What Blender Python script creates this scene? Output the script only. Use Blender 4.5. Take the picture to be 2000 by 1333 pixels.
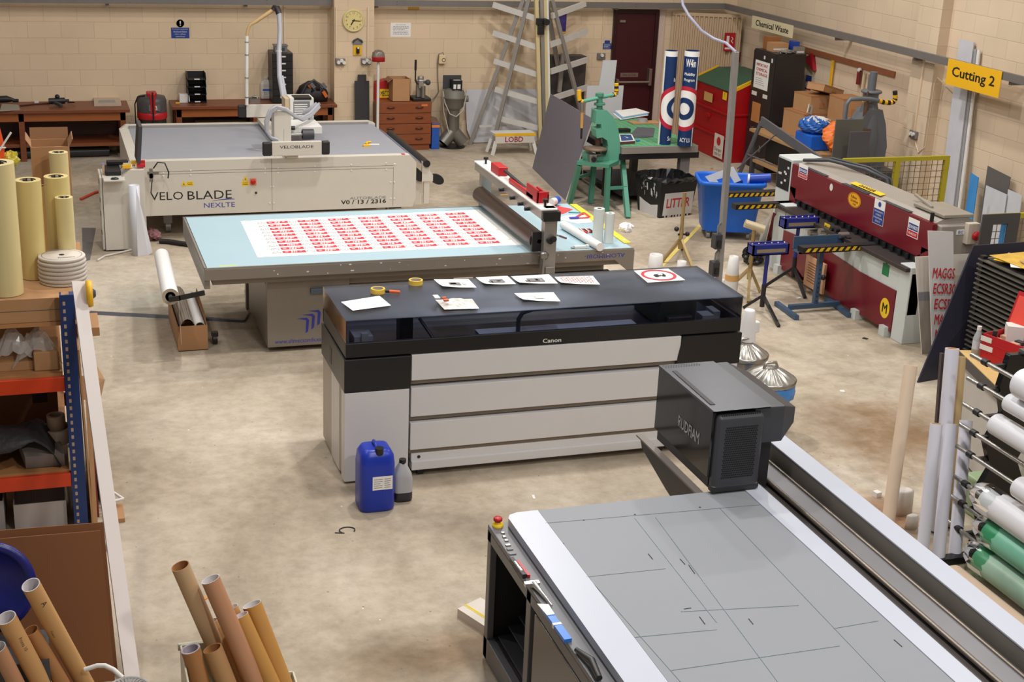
import bpy, bmesh, math, random
from mathutils import Vector, Matrix, Euler
for o in list(bpy.data.objects): bpy.data.objects.remove(o)
SC = bpy.context.scene
COL = SC.collection
PI = math.pi
rnd = random.Random(7)

# ---------------------------------------------------------------- camera
PITCH, ROLL, YAW, FPX, CAMH = 0.33612762, -0.04504665, 0.3329901, 2726.33, 4.5
def _axes():
    cy, sy = math.cos(YAW), math.sin(YAW)
    f = Vector((sy*math.cos(PITCH), cy*math.cos(PITCH), -math.sin(PITCH)))
    r = Vector((cy, -sy, 0)); d = f.cross(r)
    return math.cos(ROLL)*r+math.sin(ROLL)*d, -math.sin(ROLL)*r+math.cos(ROLL)*d, f
CR, CD, CF = _axes()
cam = bpy.data.objects.new('camera', bpy.data.cameras.new('camera'))
COL.objects.link(cam)
cam.data.sensor_width = 36; cam.data.lens = FPX/2000*36; cam.data.clip_end = 200
cam.matrix_world = Matrix(((CR.x, -CD.x, -CF.x, 0), (CR.y, -CD.y, -CF.y, 0), (CR.z, -CD.z, -CF.z, CAMH), (0, 0, 0, 1)))
SC.camera = cam

# ---------------------------------------------------------------- light
SC.view_settings.view_transform = 'Standard'; SC.view_settings.look = 'None'
SC.view_settings.gamma = 1; SC.view_settings.use_curve_mapping = False
SC.view_settings.exposure = -0.2
W = bpy.data.worlds.new('workshop_air'); SC.world = W; W.use_nodes = True
W.node_tree.nodes['Background'].inputs[0].default_value = (1.0, .97, .94, 1)
W.node_tree.nodes['Background'].inputs[1].default_value = 0.2
def area(name, x, y, z, sx, sy, power, col=(1, .965, .93), rx=0, ry=0, rz=0):
    l = bpy.data.lights.new(name, 'AREA'); l.shape = 'RECTANGLE'; l.size = sx; l.size_y = sy; l.energy = power; l.color = col
    o = bpy.data.objects.new(name, l); o.location = (x, y, z); o.rotation_euler = (rx, ry, rz); COL.objects.link(o)
    return o
for x, y, p, d in ((3.2, 10.2, 190, .28), (5.0, 14.6, 225, .28), (-.8, 9.6, 85, .28), (8.2, 10.0, 125, .3), (8.4, 15.6, 165, .3), (3.0, 5.4, 165, .4), (3.0, 1.2, 260, .5), (7.2, 4.2, 160, .4), (-1.4, 15.6, 55, .4), (1.2, 12.8, 110, .3), (1.8, 16.9, 75, .3), (6.2, 17.2, 95, .3)):
    area('bay_and_fill_lamp', x, y, 6.6, d, d, p)  # some lamps follow cast shadows; others, like the camera-side ones, are added fill

# ---------------------------------------------------------------- camera rays used to read positions off the plan
def ray(px, py): return CR*((px-1000)/FPX)+CD*((py-666.5)/FPX)+CF
C0 = Vector((0, 0, CAMH))
def G(px, py, z=0.0):
    d = ray(px, py); return C0+d*((z-CAMH)/d.z)
def YP(px, py, y):
    d = ray(px, py); return C0+d*(y/d.y)
def XP(px, py, x):
    d = ray(px, py); return C0+d*(x/d.x)
def HZ(px, py, x, y):
    d = ray(px, py); return CAMH+d.z*(x*d.x+y*d.y)/(d.x*d.x+d.y*d.y)
def dep(p): return (Vector(p)-C0).dot(CF)
def mm(px, p): return px*dep(p)/FPX          # metres spanned by px pixels at p

# ---------------------------------------------------------------- materials
def lin(c):
    c = c/255.0
    return c/12.92 if c <= .04045 else ((c+.055)/1.055)**2.4
def rgb(t): return (lin(t[0]), lin(t[1]), lin(t[2]), 1)
_M = {}
def mat(name, col, rough=.55, metal=0.0, var=.10, scale=6.0, spec=.5, coat=0, bump=0.0, alpha=1.0, trans=0.0, stretch=None, ior=None):
    """principled material with a soft procedural variation of its colour"""
    if name in _M: return _M[name]
    m = bpy.data.materials.new(name); m.use_nodes = True; nt = m.node_tree; N = nt.nodes; L = nt.links
    b = N['Principled BSDF']; c = rgb(col)
    b.inputs['Roughness'].default_value = rough; b.inputs['Metallic'].default_value = metal
    b.inputs['Specular IOR Level'].default_value = spec; b.inputs['Coat Weight'].default_value = coat
    if trans: b.inputs['Transmission Weight'].default_value = trans
    if ior: b.inputs['IOR'].default_value = ior
    if alpha < 1: b.inputs['Alpha'].default_value = alpha
    tc = N.new('ShaderNodeTexCoord'); no = N.new('ShaderNodeTexNoise'); no.inputs['Scale'].default_value = scale; no.inputs['Detail'].default_value = 5
    src = tc.outputs['Object']
    if stretch:
        mp = N.new('ShaderNodeMapping'); mp.inputs['Scale'].default_value = stretch; L.new(src, mp.inputs[0]); src = mp.outputs[0]
    L.new(src, no.inputs['Vector'])
    mx = N.new('ShaderNodeMix'); mx.data_type = 'RGBA'
    lo = tuple(max(0, v*(1-var)) for v in c[:3])+(1,); hi = tuple(min(1, v*(1+var)) for v in c[:3])+(1,)
    mx.inputs[6].default_value = lo; mx.inputs[7].default_value = hi
    L.new(no.outputs['Fac'], mx.inputs[0]); L.new(mx.outputs[2], b.inputs['Base Color'])
    if bump:
        bp = N.new('ShaderNodeBump'); bp.inputs['Strength'].default_value = bump; bp.inputs['Distance'].default_value = .02
        L.new(no.outputs['Fac'], bp.inputs['Height']); L.new(bp.outputs[0], b.inputs['Normal'])
    _M[name] = m
    return m
def tint_glass(name, tint, rough=.05, gloss=.12):
    """clear or smoked plastic sheet: tinted see-through plus a mirror-like sheen"""
    if name in _M: return _M[name]
    m = bpy.data.materials.new(name); m.use_nodes = True; nt = m.node_tree; N = nt.nodes; L = nt.links
    N.remove(N['Principled BSDF']); out = N['Material Output']
    t = N.new('ShaderNodeBsdfTransparent'); t.inputs[0].default_value = tint+(1,)
    g = N.new('ShaderNodeBsdfGlossy'); g.inputs['Roughness'].default_value = rough; g.inputs[0].default_value = (1, 1, 1, 1)
    f = N.new('ShaderNodeLayerWeight'); f.inputs[0].default_value = gloss
    no = N.new('ShaderNodeTexNoise'); no.inputs['Scale'].default_value = 4; no.inputs['Detail'].default_value = 6
    mp = N.new('ShaderNodeMapRange'); mp.inputs[3].default_value = rough*.6; mp.inputs[4].default_value = rough*1.6
    L.new(no.outputs[0], mp.inputs[0]); L.new(mp.outputs[0], g.inputs['Roughness'])
    mx = N.new('ShaderNodeMixShader'); L.new(f.outputs['Fresnel'], mx.inputs[0]); L.new(t.outputs[0], mx.inputs[1]); L.new(g.outputs[0], mx.inputs[2])
    L.new(mx.outputs[0], out.inputs[0]); _M[name] = m
    return m

# ---------------------------------------------------------------- mesh builder
def T(loc=(0, 0, 0), rx=0, ry=0, rz=0): return Matrix.Translation(Vector(loc)) @ Euler((rx, ry, rz)).to_matrix().to_4x4()
def frame(o, x, y):
    """matrix whose X axis runs along x and Y axis lies in the plane of x, y; origin o"""
    x = Vector(x).normalized(); z = x.cross(Vector(y)).normalized(); y = z.cross(x)
    return Matrix(((x.x, y.x, z.x, o[0]), (x.y, y.y, z.y, o[1]), (x.z, y.z, z.z, o[2]), (0, 0, 0, 1)))
_GLY = {}
def glyphs(s, bold=False):
    k = (s, bold)
    if k not in _GLY:
        c = bpy.data.curves.new('lettering', 'FONT'); c.body = s; c.size = 1; c.resolution_u = 2
        o = bpy.data.objects.new('lettering', c); m = o.to_mesh()
        vs = [v.co.copy() for v in m.vertices]; fs = [tuple(p.vertices) for p in m.polygons]
        o.to_mesh_clear(); bpy.data.objects.remove(o); bpy.data.curves.remove(c)
        if bold and vs:
            n = len(vs); sh = ((.022, 0), (-.022, 0), (0, .016), (0, -.016)); v0, f0 = list(vs), list(fs)
            for i, (dx, dy) in enumerate(sh): vs += [Vector((v.x+dx, v.y+dy, .0003*(i+1))) for v in v0]; fs += [tuple(q+n*(i+1) for q in f) for f in f0]
        if vs:
            x0 = min(v.x for v in vs); x1 = max(v.x for v in vs); y0 = min(v.y for v in vs); y1 = max(v.y for v in vs)
        else: x0 = x1 = y0 = y1 = 0
        _GLY[k] = (vs, fs, x0, x1, y0, y1)
    return _GLY[k]
class MB:
    def __init__(s, M=None): s.v = []; s.f = []; s.m = []; s.s = []; s.M = M
    def add(s, vs, fs, mi=0, sm=False, M=None):
        n = len(s.v)
        for v in vs:
            v = Vector(v)
            if M is not None: v = M @ v
            if s.M is not None: v = s.M @ v
            s.v.append(v)
        for f in fs: s.f.append(tuple(i+n for i in f)); s.m.append(mi); s.s.append(sm)
        return s
    def bx(s, x0, x1, y0, y1, z0, z1, mi=0, M=None):
        vs = [(x0, y0, z0), (x1, y0, z0), (x1, y1, z0), (x0, y1, z0), (x0, y0, z1), (x1, y0, z1), (x1, y1, z1), (x0, y1, z1)]
        return s.add(vs, [(0, 3, 2, 1), (4, 5, 6, 7), (0, 1, 5, 4), (1, 2, 6, 5), (2, 3, 7, 6), (3, 0, 4, 7)], mi, False, M)
    def box(s, c, d, mi=0, M=None):
        return s.bx(c[0]-d[0]/2, c[0]+d[0]/2, c[1]-d[1]/2, c[1]+d[1]/2, c[2]-d[2]/2, c[2]+d[2]/2, mi, M)
    def bar(s, a, b, w, h, up=(0, 0, 1), mi=0):
        """rectangular bar from a to b, w wide across, h tall along up"""
        a = Vector(a); b = Vector(b); d = b-a; l = d.length; x = d/l; u = Vector(up); y = u.cross(x)
        if y.length < 1e-5: y = Vector((0, 1, 0)).cross(x)
        y.normalize(); z = x.cross(y)
        M = Matrix(((x.x, y.x, z.x, a.x), (x.y, y.y, z.y, a.y), (x.z, y.z, z.z, a.z), (0, 0, 0, 1)))
        return s.bx(0, l, -w/2, w/2, -h/2, h/2, mi, M)
    def cyl(s, a, b, r, r2=None, n=20, mi=0, cap=True, mcap=None):
        a = Vector(a); b = Vector(b); x = (b-a).normalized(); r2 = r if r2 is None else r2
        u = x.orthogonal().normalized(); w = x.cross(u)
        vs = []
        for p, q in ((a, r), (b, r2)):
            for k in range(n):
                t = 2*PI*k/n; vs.append(p+u*(q*math.cos(t))+w*(q*math.sin(t)))
        s.add(vs, [(k, (k+1) % n, n+(k+1) % n, n+k) for k in range(n)], mi, True)
        if cap:
            mc = mi if mcap is None else mcap
            s.add(vs[:n], [tuple(range(n-1, -1, -1))], mc); s.add(vs[n:], [tuple(range(n))], mc)
        return s
    def tube(s, a, b, ro, ri, n=24, mi=0, mend=None, min_=None):
        """hollow roll from a to b: outer skin, end rings and the bore"""
        a = Vector(a); b = Vector(b); x = (b-a).normalized(); u = x.orthogonal().normalized(); w = x.cross(u); vs = []
        for p, q in ((a, ro), (b, ro), (b, ri), (a, ri)):
            for k in range(n):
                t = 2*PI*k/n; vs.append(p+u*(q*math.cos(t))+w*(q*math.sin(t)))
        mend = mi if mend is None else mend; min_ = mend if min_ is None else min_
        for i, (m_, sm) in enumerate(((mi, True), (mend, False), (min_, True), (mend, False))):
            j = (i+1) % 4
            s.add(vs, [(i*n+k, i*n+(k+1) % n, j*n+(k+1) % n, j*n+k) for k in range(n)], m_, sm)
        return s
    def path(s, pts, r, n=8, mi=0, cap=True):
        pts = [Vector(p) for p in pts]; rings = []; u = None
        for i, p in enumerate(pts):
            d = (pts[min(i+1, len(pts)-1)]-pts[max(i-1, 0)])
            if d.length < 1e-9: d = Vector((0, 0, 1))
            d.normalize()
            if u is None: u = d.orthogonal().normalized()
            u = (u-d*u.dot(d))
            if u.length < 1e-6: u = d.orthogonal()
            u.normalize(); w = d.cross(u); q = r[i] if isinstance(r, (list, tuple)) else r
            rings.append([p+u*(q*math.cos(2*PI*k/n))+w*(q*math.sin(2*PI*k/n)) for k in range(n)])
        vs = [v for g in rings for v in g]; fs = []
        for i in range(len(pts)-1):
            fs += [(i*n+k, i*n+(k+1) % n, (i+1)*n+(k+1) % n, (i+1)*n+k) for k in range(n)]
        s.add(vs, fs, mi, True)
        if cap: s.add(rings[0], [tuple(range(n-1, -1, -1))], mi); s.add(rings[-1], [tuple(range(n))], mi)
        return s
    def lathe(s, prof, c=(0, 0, 0), n=28, mi=0, M=None, sq=None, cap=True):
        """profile [(radius, z)...] turned about the Z axis; sq = (p, sx, sy) makes the section a rounded square"""
        vs = []
        for r, z in prof:
            for k in range(n):
                t = 2*PI*k/n; a, b = math.cos(t), math.sin(t)
                if sq:
                    p = sq[0]; q = (abs(a)**p+abs(b)**p)**(-1/p); a *= q*sq[1]; b *= q*sq[2]
                vs.append((c[0]+r*a, c[1]+r*b, c[2]+z))
        fs = []
        for i in range(len(prof)-1):
            fs += [(i*n+k, i*n+(k+1) % n, (i+1)*n+(k+1) % n, (i+1)*n+k) for k in range(n)]
        s.add(vs, fs, mi, True, M)
        for i, fl in ((0, True), (len(prof)-1, False)):
            if cap and prof[i][0] > 1e-4:
                r = vs[i*n:(i+1)*n]; s.add(r, [tuple(range(n-1, -1, -1) if fl else range(n))], mi, False, M)
        return s
    def prism(s, poly, z0, z1, mi=0, M=None, mside=None, sm=False):
        n = len(poly); a = sum(poly[i][0]*poly[(i+1) % n][1]-poly[(i+1) % n][0]*poly[i][1] for i in range(n))
        if a < 0: poly = poly[::-1]
        lo = [(x, y, z0) for x, y in poly]; hi = [(x, y, z1) for x, y in poly]
        s.add(lo, [tuple(range(n-1, -1, -1))], mi, False, M); s.add(hi, [tuple(range(n))], mi, False, M)
        s.add(lo+hi, [(i, (i+1) % n, n+(i+1) % n, n+i) for i in range(n)], mi if mside is None else mside, sm, M)
        return s
    def slab(s, c, t, mi=0, mside=None, up=None):
        """sheet with the given outline (3D corners), thickened by t along its back side"""
        c = [Vector(p) for p in c]; n = len(c)
        nr = (c[1]-c[0]).cross(c[2]-c[0]).normalized() if up is None else Vector(up).normalized()
        b = [p-nr*t for p in c]; ms = mi if mside is None else mside
        s.add(c, [tuple(range(n))], mi); s.add(b, [tuple(range(n-1, -1, -1))], mi)
        s.add(c+b, [(i, n+i, n+(i+1) % n, (i+1) % n) for i in range(n)], ms)
        return s
    def quad(s, pts, mi=0, M=None): return s.add(pts, [tuple(range(len(pts)))], mi, False, M)
    def text(s, t, M, w=None, h=None, mi=0, bold=False, ctr=True):
        """lettering in the XY plane of M, fitted to w and/or h"""
        vs, fs, x0, x1, y0, y1 = glyphs(t, bold)
        if not vs: return s
        sx = w/(x1-x0) if w else None; sy = h/(y1-y0) if h else None
        sx = sx or sy; sy = sy or sx
        cx = (x0+x1)/2 if ctr else x0; cy = (y0+y1)/2 if ctr else y0
        return s.add([((v.x-cx)*sx, (v.y-cy)*sy, v.z) for v in vs], fs, mi, False, M)
    def disc(s, M, r, n=28, mi=0, ri=0, sy=1):
        o = [(r*math.cos(2*PI*k/n), sy*r*math.sin(2*PI*k/n), 0) for k in range(n)]
        if not ri: return s.add(o, [tuple(range(n))], mi, False, M)
        i = [(ri*math.cos(2*PI*k/n), sy*ri*math.sin(2*PI*k/n), 0) for k in range(n)]
        return s.add(o+i, [(k, (k+1) % n, n+(k+1) % n, n+k) for k in range(n)], mi, False, M)
    def ball(s, c, r, n=16, mi=0, sc=(1, 1, 1)):
        pr = [(max(r*math.sin(PI*i/n), 0 if i in (0, n) else 0), -r*math.cos(PI*i/n)) for i in range(n+1)]
        M = Matrix.Translation(Vector(c)) @ Matrix.Diagonal((sc[0], sc[1], sc[2], 1))
        return s.lathe(pr, (0, 0, 0), 2*n, mi, M)
    def build(s, name, mats, parent=None, loc=None, rz=0, bevel=0, seg=2, weld=False, solid=0, sub=0):
        me = bpy.data.meshes.new(name)
        vs = s.v
        if loc is not None:
            R = Matrix.Rotation(-rz, 4, 'Z') @ Matrix.Translation(-Vector(loc)); vs = [R @ v for v in vs]
        me.from_pydata(vs, [], s.f)
        for m in (mats if isinstance(mats, (list, tuple)) else [mats]): me.materials.append(m)
        me.polygons.foreach_set('material_index', s.m); me.polygons.foreach_set('use_smooth', s.s); me.update()
        o = bpy.data.objects.new(name, me); COL.objects.link(o)
        if loc is not None: o.location = loc; o.rotation_euler = (0, 0, rz)
        if parent is not None: o.parent = parent
        if weld:
            w = o.modifiers.new('weld', 'WELD'); w.merge_threshold = .0005
        if sub:
            w = o.modifiers.new('smooth', 'SUBSURF'); w.levels = sub; w.render_levels = sub
        if solid:
            w = o.modifiers.new('thickness', 'SOLIDIFY'); w.thickness = solid; w.offset = 0
        if bevel:
            b = o.modifiers.new('bevel', 'BEVEL'); b.width = bevel; b.segments = seg; b.limit_method = 'ANGLE'; b.angle_limit = .7
            b.harden_normals = False
        return o
def tag(o, label, cat, group=None, kind=None):
    o['label'] = label; o['category'] = cat
    if group: o['group'] = group
    if kind: o['kind'] = kind
    return o
def thing(name, label, cat, loc=(0, 0, 0), rz=0, group=None):
    o = bpy.data.objects.new(name, None); o.empty_display_size = .1; COL.objects.link(o)
    o.location = loc; o.rotation_euler = (0, 0, rz)
    return tag(o, label, cat, group)
def struct(o): o['kind'] = 'structure'; return o
def dup(root, loc=None, rz=None, label=None, group=None):
    """a copy of a thing with copies of its parts and sub-parts"""
    r = root.copy(); COL.objects.link(r)
    if loc is not None: r.location = loc
    if rz is not None: r.rotation_euler = (0, 0, rz)
    if label: r['label'] = label
    if group: r['group'] = group
    for ch in list(root.children):
        c = ch.copy(); COL.objects.link(c); c.parent = r
        for g in list(ch.children):
            d = g.copy(); COL.objects.link(d); d.parent = c
    return r
# ================================================================ the room
YB, XR = 21.7, 11.25           # inner faces of the rear wall and of the wall on the other side
def block_wall(name, plane, base, off, face=0):
    m = bpy.data.materials.new(name); m.use_nodes = True; nt = m.node_tree; N = nt.nodes; L = nt.links; b = N['Principled BSDF']
    ge = N.new('ShaderNodeNewGeometry'); se = N.new('ShaderNodeSeparateXYZ'); co = N.new('ShaderNodeCombineXYZ')
    L.new(ge.outputs['Position'], se.inputs[0]); L.new(se.outputs[plane], co.inputs[0]); L.new(se.outputs['Z'], co.inputs[1])
    mp = N.new('ShaderNodeMapping'); mp.inputs['Location'].default_value = off+(0,); L.new(co.outputs[0], mp.inputs[0])
    br = N.new('ShaderNodeTexBrick'); br.inputs['Scale'].default_value = 1; br.inputs['Brick Width'].default_value = .464; br.inputs['Row Height'].default_value = .232
    br.inputs['Mortar Size'].default_value = .006; br.inputs['Mortar Smooth'].default_value = .7; br.offset = .5
    br.inputs['Bias'].default_value = 0
    c = rgb(base); br.inputs['Color1'].default_value = c; br.inputs['Color2'].default_value = tuple(v*.95 for v in c[:3])+(1,)
    br.inputs['Mortar'].default_value = tuple(v*.84 for v in c[:3])+(1,)
    L.new(mp.outputs[0], br.inputs['Vector'])
    no = N.new('ShaderNodeTexNoise'); no.inputs['Scale'].default_value = 1.3; no.inputs['Detail'].default_value = 6; L.new(ge.outputs['Position'], no.inputs['Vector'])
    cr = N.new('ShaderNodeMapRange'); cr.inputs[3].default_value = .86; cr.inputs[4].default_value = 1.1; L.new(no.outputs[0], cr.inputs[0])
    mx = N.new('ShaderNodeMix'); mx.data_type = 'RGBA'; mx.blend_type = 'MULTIPLY'; mx.inputs[0].default_value = 1
    L.new(br.outputs['Color'], mx.inputs[6]); L.new(cr.outputs[0], mx.inputs[7]); L.new(mx.outputs[2], b.inputs['Base Color'])
    b.inputs['Roughness'].default_value = .6; b.inputs['Specular IOR Level'].default_value = .3
    n2 = N.new('ShaderNodeTexNoise'); n2.inputs['Scale'].default_value = 60; L.new(ge.outputs['Position'], n2.inputs['Vector'])
    ad = N.new('ShaderNodeMath'); ad.operation = 'MULTIPLY_ADD'; ad.inputs[1].default_value = .12; L.new(n2.outputs[0], ad.inputs[0])
    iv = N.new('ShaderNodeMath'); iv.operation = 'SUBTRACT'; iv.inputs[0].default_value = 1; L.new(br.outputs['Fac'], iv.inputs[1]); L.new(iv.outputs[0], ad.inputs[2])
    bp = N.new('ShaderNodeBump'); bp.inputs['Strength'].default_value = .35; bp.inputs['Distance'].default_value = .01; L.new(ad.outputs[0], bp.inputs['Height']); L.new(bp.outputs[0], b.inputs['Normal'])
    return m
def floor_mat():
    m = bpy.data.materials.new('stained_concrete'); m.use_nodes = True; nt = m.node_tree; N = nt.nodes; L = nt.links; b = N['Principled BSDF']
    ge = N.new('ShaderNodeNewGeometry')
    def noise(s, det, rough=.55, dist=0):
        n = N.new('ShaderNodeTexNoise'); n.inputs['Scale'].default_value = s; n.inputs['Detail'].default_value = det; n.inputs['Roughness'].default_value = rough
        n.inputs['Distortion'].default_value = dist; L.new(ge.outputs['Position'], n.inputs['Vector']); return n.outputs[0]
    def ramp(src, *st):
        r = N.new('ShaderNodeValToRGB'); e = r.color_ramp.elements
        while len(e) < len(st): e.new(.5)
        for i, (p, c) in enumerate(st): e[i].position = p; e[i].color = c
        L.new(src, r.inputs[0]); return r.outputs[0]
    def mul(a, c, f=1.0, mode='MULTIPLY'):
        x = N.new('ShaderNodeMix'); x.data_type = 'RGBA'; x.blend_type = mode
        if isinstance(f, float): x.inputs[0].default_value = f
        else: L.new(f, x.inputs[0])
        for i, v in ((6, a), (7, c)):
            if isinstance(v, tuple): x.inputs[i].default_value = v
            else: L.new(v, x.inputs[i])
        return x.outputs[2]
    base = ramp(noise(.55, 7, .6, .6), (.30, rgb((146, 132, 112))), (.50, rgb((186, 172, 152))), (.70, rgb((208, 196, 178))))
    fine = ramp(noise(9, 8, .7), (.32, (.72, .70, .67, 1)), (.6, (1, 1, 1, 1)))
    c = mul(base, fine, .75)
    dark = ramp(noise(1.1, 9, .72, 1.2), (.60, (1, 1, 1, 1)), (.75, (.66, .62, .58, 1)))
    c = mul(c, dark, .7)
    # worn, darker ground where people and trolleys turn beside the shear
    se = N.new('ShaderNodeSeparateXYZ'); L.new(ge.outputs['Position'], se.inputs[0])
    def blob(cx, cy, rx, ry):
        v = N.new('ShaderNodeCombineXYZ'); v.inputs[2].default_value = 0
        for i, (o, c_, r_) in enumerate((('X', cx, rx), ('Y', cy, ry))):
            q = N.new('ShaderNodeMath'); q.operation = 'SUBTRACT'; L.new(se.outputs[o], q.inputs[0]); q.inputs[1].default_value = c_
            d = N.new('ShaderNodeMath'); d.operation = 'DIVIDE'; L.new(q.outputs[0], d.inputs[0]); d.inputs[1].default_value = r_; L.new(d.outputs[0], v.inputs[i])
        l = N.new('ShaderNodeVectorMath'); l.operation = 'LENGTH'; L.new(v.outputs[0], l.inputs[0])
        a = N.new('ShaderNodeMath'); a.operation = 'MULTIPLY_ADD'; a.inputs[1].default_value = .9; L.new(noise(2.2, 7, .65), a.inputs[0]); L.new(l.outputs['Value'], a.inputs[2])
        return ramp(a.outputs[0], (.55, (1, 1, 1, 1)), (1.25, (0, 0, 0, 1)))
    c = mul(c, rgb((196, 174, 150)), blob(6.7, 9.2, 1.9, 2.2), 'MULTIPLY'); c = mul(c, rgb((214, 176, 150)), blob(5.6, 7.9, .8, 1.0), 'MULTIPLY')
    c = mul(c, rgb((206, 190, 170)), blob(2.1, 6.9, 1.5, .8), 'MULTIPLY')
    c = mul(c, rgb((176, 180, 190)), blob(5.9, 18.2, 1.1, 1.5), 'MULTIPLY')
    c = mul(c, rgb((222, 230, 234)), blob(.9, 14.1, .9, 1.4), 'MULTIPLY')
    c = mul(c, rgb((226, 206, 150)), blob(.5, 6.2, .45, .7), 'MULTIPLY')
    spk = N.new('ShaderNodeTexVoronoi'); spk.inputs['Scale'].default_value = 7; L.new(ge.outputs['Position'], spk.inputs['Vector'])
    c = mul(c, ramp(spk.outputs['Distance'], (.035, (.45, .42, .4, 1)), (.06, (1, 1, 1, 1))), .8)
    sp2 = N.new('ShaderNodeTexVoronoi'); sp2.inputs['Scale'].default_value = 4.3; L.new(ge.outputs['Position'], sp2.inputs['Vector'])
    c = mul(c, ramp(sp2.outputs['Distance'], (.02, (.45, .45, .42, 1)), (.035, (0, 0, 0, 1))), .8, 'ADD')
    L.new(c, b.inputs['Base Color']); b.inputs['Specular IOR Level'].default_value = .25
    rr = N.new('ShaderNodeMapRange'); rr.inputs[3].default_value = .5; rr.inputs[4].default_value = .8; L.new(noise(3, 5), rr.inputs[0]); L.new(rr.outputs[0], b.inputs['Roughness'])
    bp = N.new('ShaderNodeBump'); bp.inputs['Strength'].default_value = .12; bp.inputs['Distance'].default_value = .01; L.new(noise(30, 6, .7), bp.inputs['Height']); L.new(bp.outputs[0], b.inputs['Normal'])
    return m
M_WB = block_wall('painted_blocks_rear', 'X', (222, 199, 168), (.13, -.045))
M_WR = block_wall('painted_blocks_side', 'Y', (218, 197, 170), (.1, -.045))
M_FL = floor_mat()
M_RAIL = mat('rail_grey', (122, 118, 114), .5, .3)
M_CABLE = mat('conduit_paint', (222, 200, 172), .5)
struct(MB().bx(-6, XR+.3, -1.5, YB+.3, -.2, 0).build('floor', M_FL))
w = MB().bx(-6, XR+.3, YB, YB+.25, 0, 5.2).build('wall_back', M_WB); struct(w)
# pier on the rear wall that carries the clock
PL0, PL1 = YP(653, 120, YB-.35).x, YP(730, 120, YB-.35).x
PY = YB-.35
struct(MB().bx(PL0, PL1, PY, YB, 0, 5.2).build('wall_pier_back', M_WB))
struct(MB().bx(XR, XR+.25, -1.5, YB, 0, 5.2).build('wall_right', M_WR))
# pier on the side wall
RP0, RP1 = XP(1829, 100, XR-.16).y, XP(1790, 120, XR-.16).y
struct(MB().bx(XR-.16, XR, RP0, RP1+.1, 0, 5.2).build('wall_pier_right', M_WR))
# grey cable rail along both walls
def rail():
    m = MB(); z0, z1, y = 2.19, 2.285, YB-.22
    m.bx(-4, XR-.3, y, y+.05, z0, z1); m.bx(-4, XR-.3, y+.05, y+.14, z0, z0+.012)
    m.bx(XR-.33, XR-.28, 3, YB-.22, z0, z1); m.bx(XR-.28, XR-.2, 3, YB-.22, z0, z0+.012)
    for x in range(-3, 11, 2):
        m.bx(x-.02, x+.02, y+.05, YB, z0-.03, z0); m.bx(x+.3, x+.31, y-.002, y, z0+.02, z0+.03, 1); m.bx(x+.3, x+.31, y-.002, y, z1-.03, z1-.02, 1)
    for q in range(4, 21, 2): m.bx(XR-.28, XR, q-.02, q+.02, z0-.05, z0)
    return m.build('trim_rail', [M_RAIL, mat('bolt_dark', (50, 46, 44))], bevel=.004)
struct(rail())
# sheeted-over corner
def corner_sheet():
    m = MB(); a = Vector((10.06, YB-.03, 0)); b = Vector((11.16, YB-.42, 0)); d = b-a; n = 15
    nr = Vector((d.y, -d.x, 0)).normalized()
    pts = []
    for k in range(n):
        for f, h in ((0, 0), (.55, 0), (.65, .035), (.9, .035)):
            pts.append(a+d*((k+f)/n)+nr*h)
    pts.append(b)
    vs = [p+Vector((0, 0, z)) for z in (0, 2.1) for p in pts]; L_ = len(pts)
    m.add(vs, [(i, i+1, L_+i+1, L_+i) for i in range(L_-1)])
    m.bar(a+Vector((0, 0, 2.1)), b+Vector((0, 0, 2.1)), .06, .05)
    o = m.build('trim_corner_sheet', mat('sheeting_cream', (196, 170, 138), .5, .1), solid=.006)
    return o
struct(corner_sheet())
# the dark red fire door
def door():
    x0, x1 = YP(1198, 60, YB-.05).x, YP(1285, 60, YB-.05).x
    md, mf, mc = mat('door_maroon', (62, 10, 18), .45), mat('door_frame_maroon', (48, 8, 14), .45), mat('brushed_steel', (176, 168, 158), .35, .9)
    t = bpy.data.objects.new('door_1', None); COL.objects.link(t); t.location = (x0, YB-.06, 0); t['kind'] = 'structure'
    w = x1-x0
    f = MB(); f.bx(0, .06, 0, .06, 0, 2.16); f.bx(w-.06, w, 0, .06, 0, 2.16); f.bx(.06, w-.06, 0, .06, 2.09, 2.16); f.build('door_frame', mf, t, bevel=.004)
    MB().bx(.06, w-.06, .02, .06, .01, 2.09).build('door_leaf', md, t, bevel=.003)
    h = MB(); h.cyl((.1, -.07, .98), (w-.1, -.07, .98), .018); h.bx(w-.14, w-.09, -.09, .02, .92, 1.2); h.bx(.08, .12, -.09, .02, .93, 1.03); h.build('panic_bar', mc, t, bevel=.004)
    s = MB(); s.bx(.18, .5, .012, .02, 1.05, 1.12); s.text('FIRE DOOR', T((.34, .0115, 1.085), rx=PI/2), w=.24, h=.035, mi=1); s.build('door_sign', [mc, mat('sign_ink', (40, 38, 36))], t)
    MB().bx(.1, .2, -.01, .02, 1.95, 1.985).build('door_closer', mc, t)
door()
struct(MB().bx(YP(1286, 60, YB-.02).x, YP(1297, 60, YB-.02).x, YB-.03, YB, 0, 2.19).build('trim_door_jamb', mat('jamb_pinkish_white', (206, 184, 170), .5)))
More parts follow.
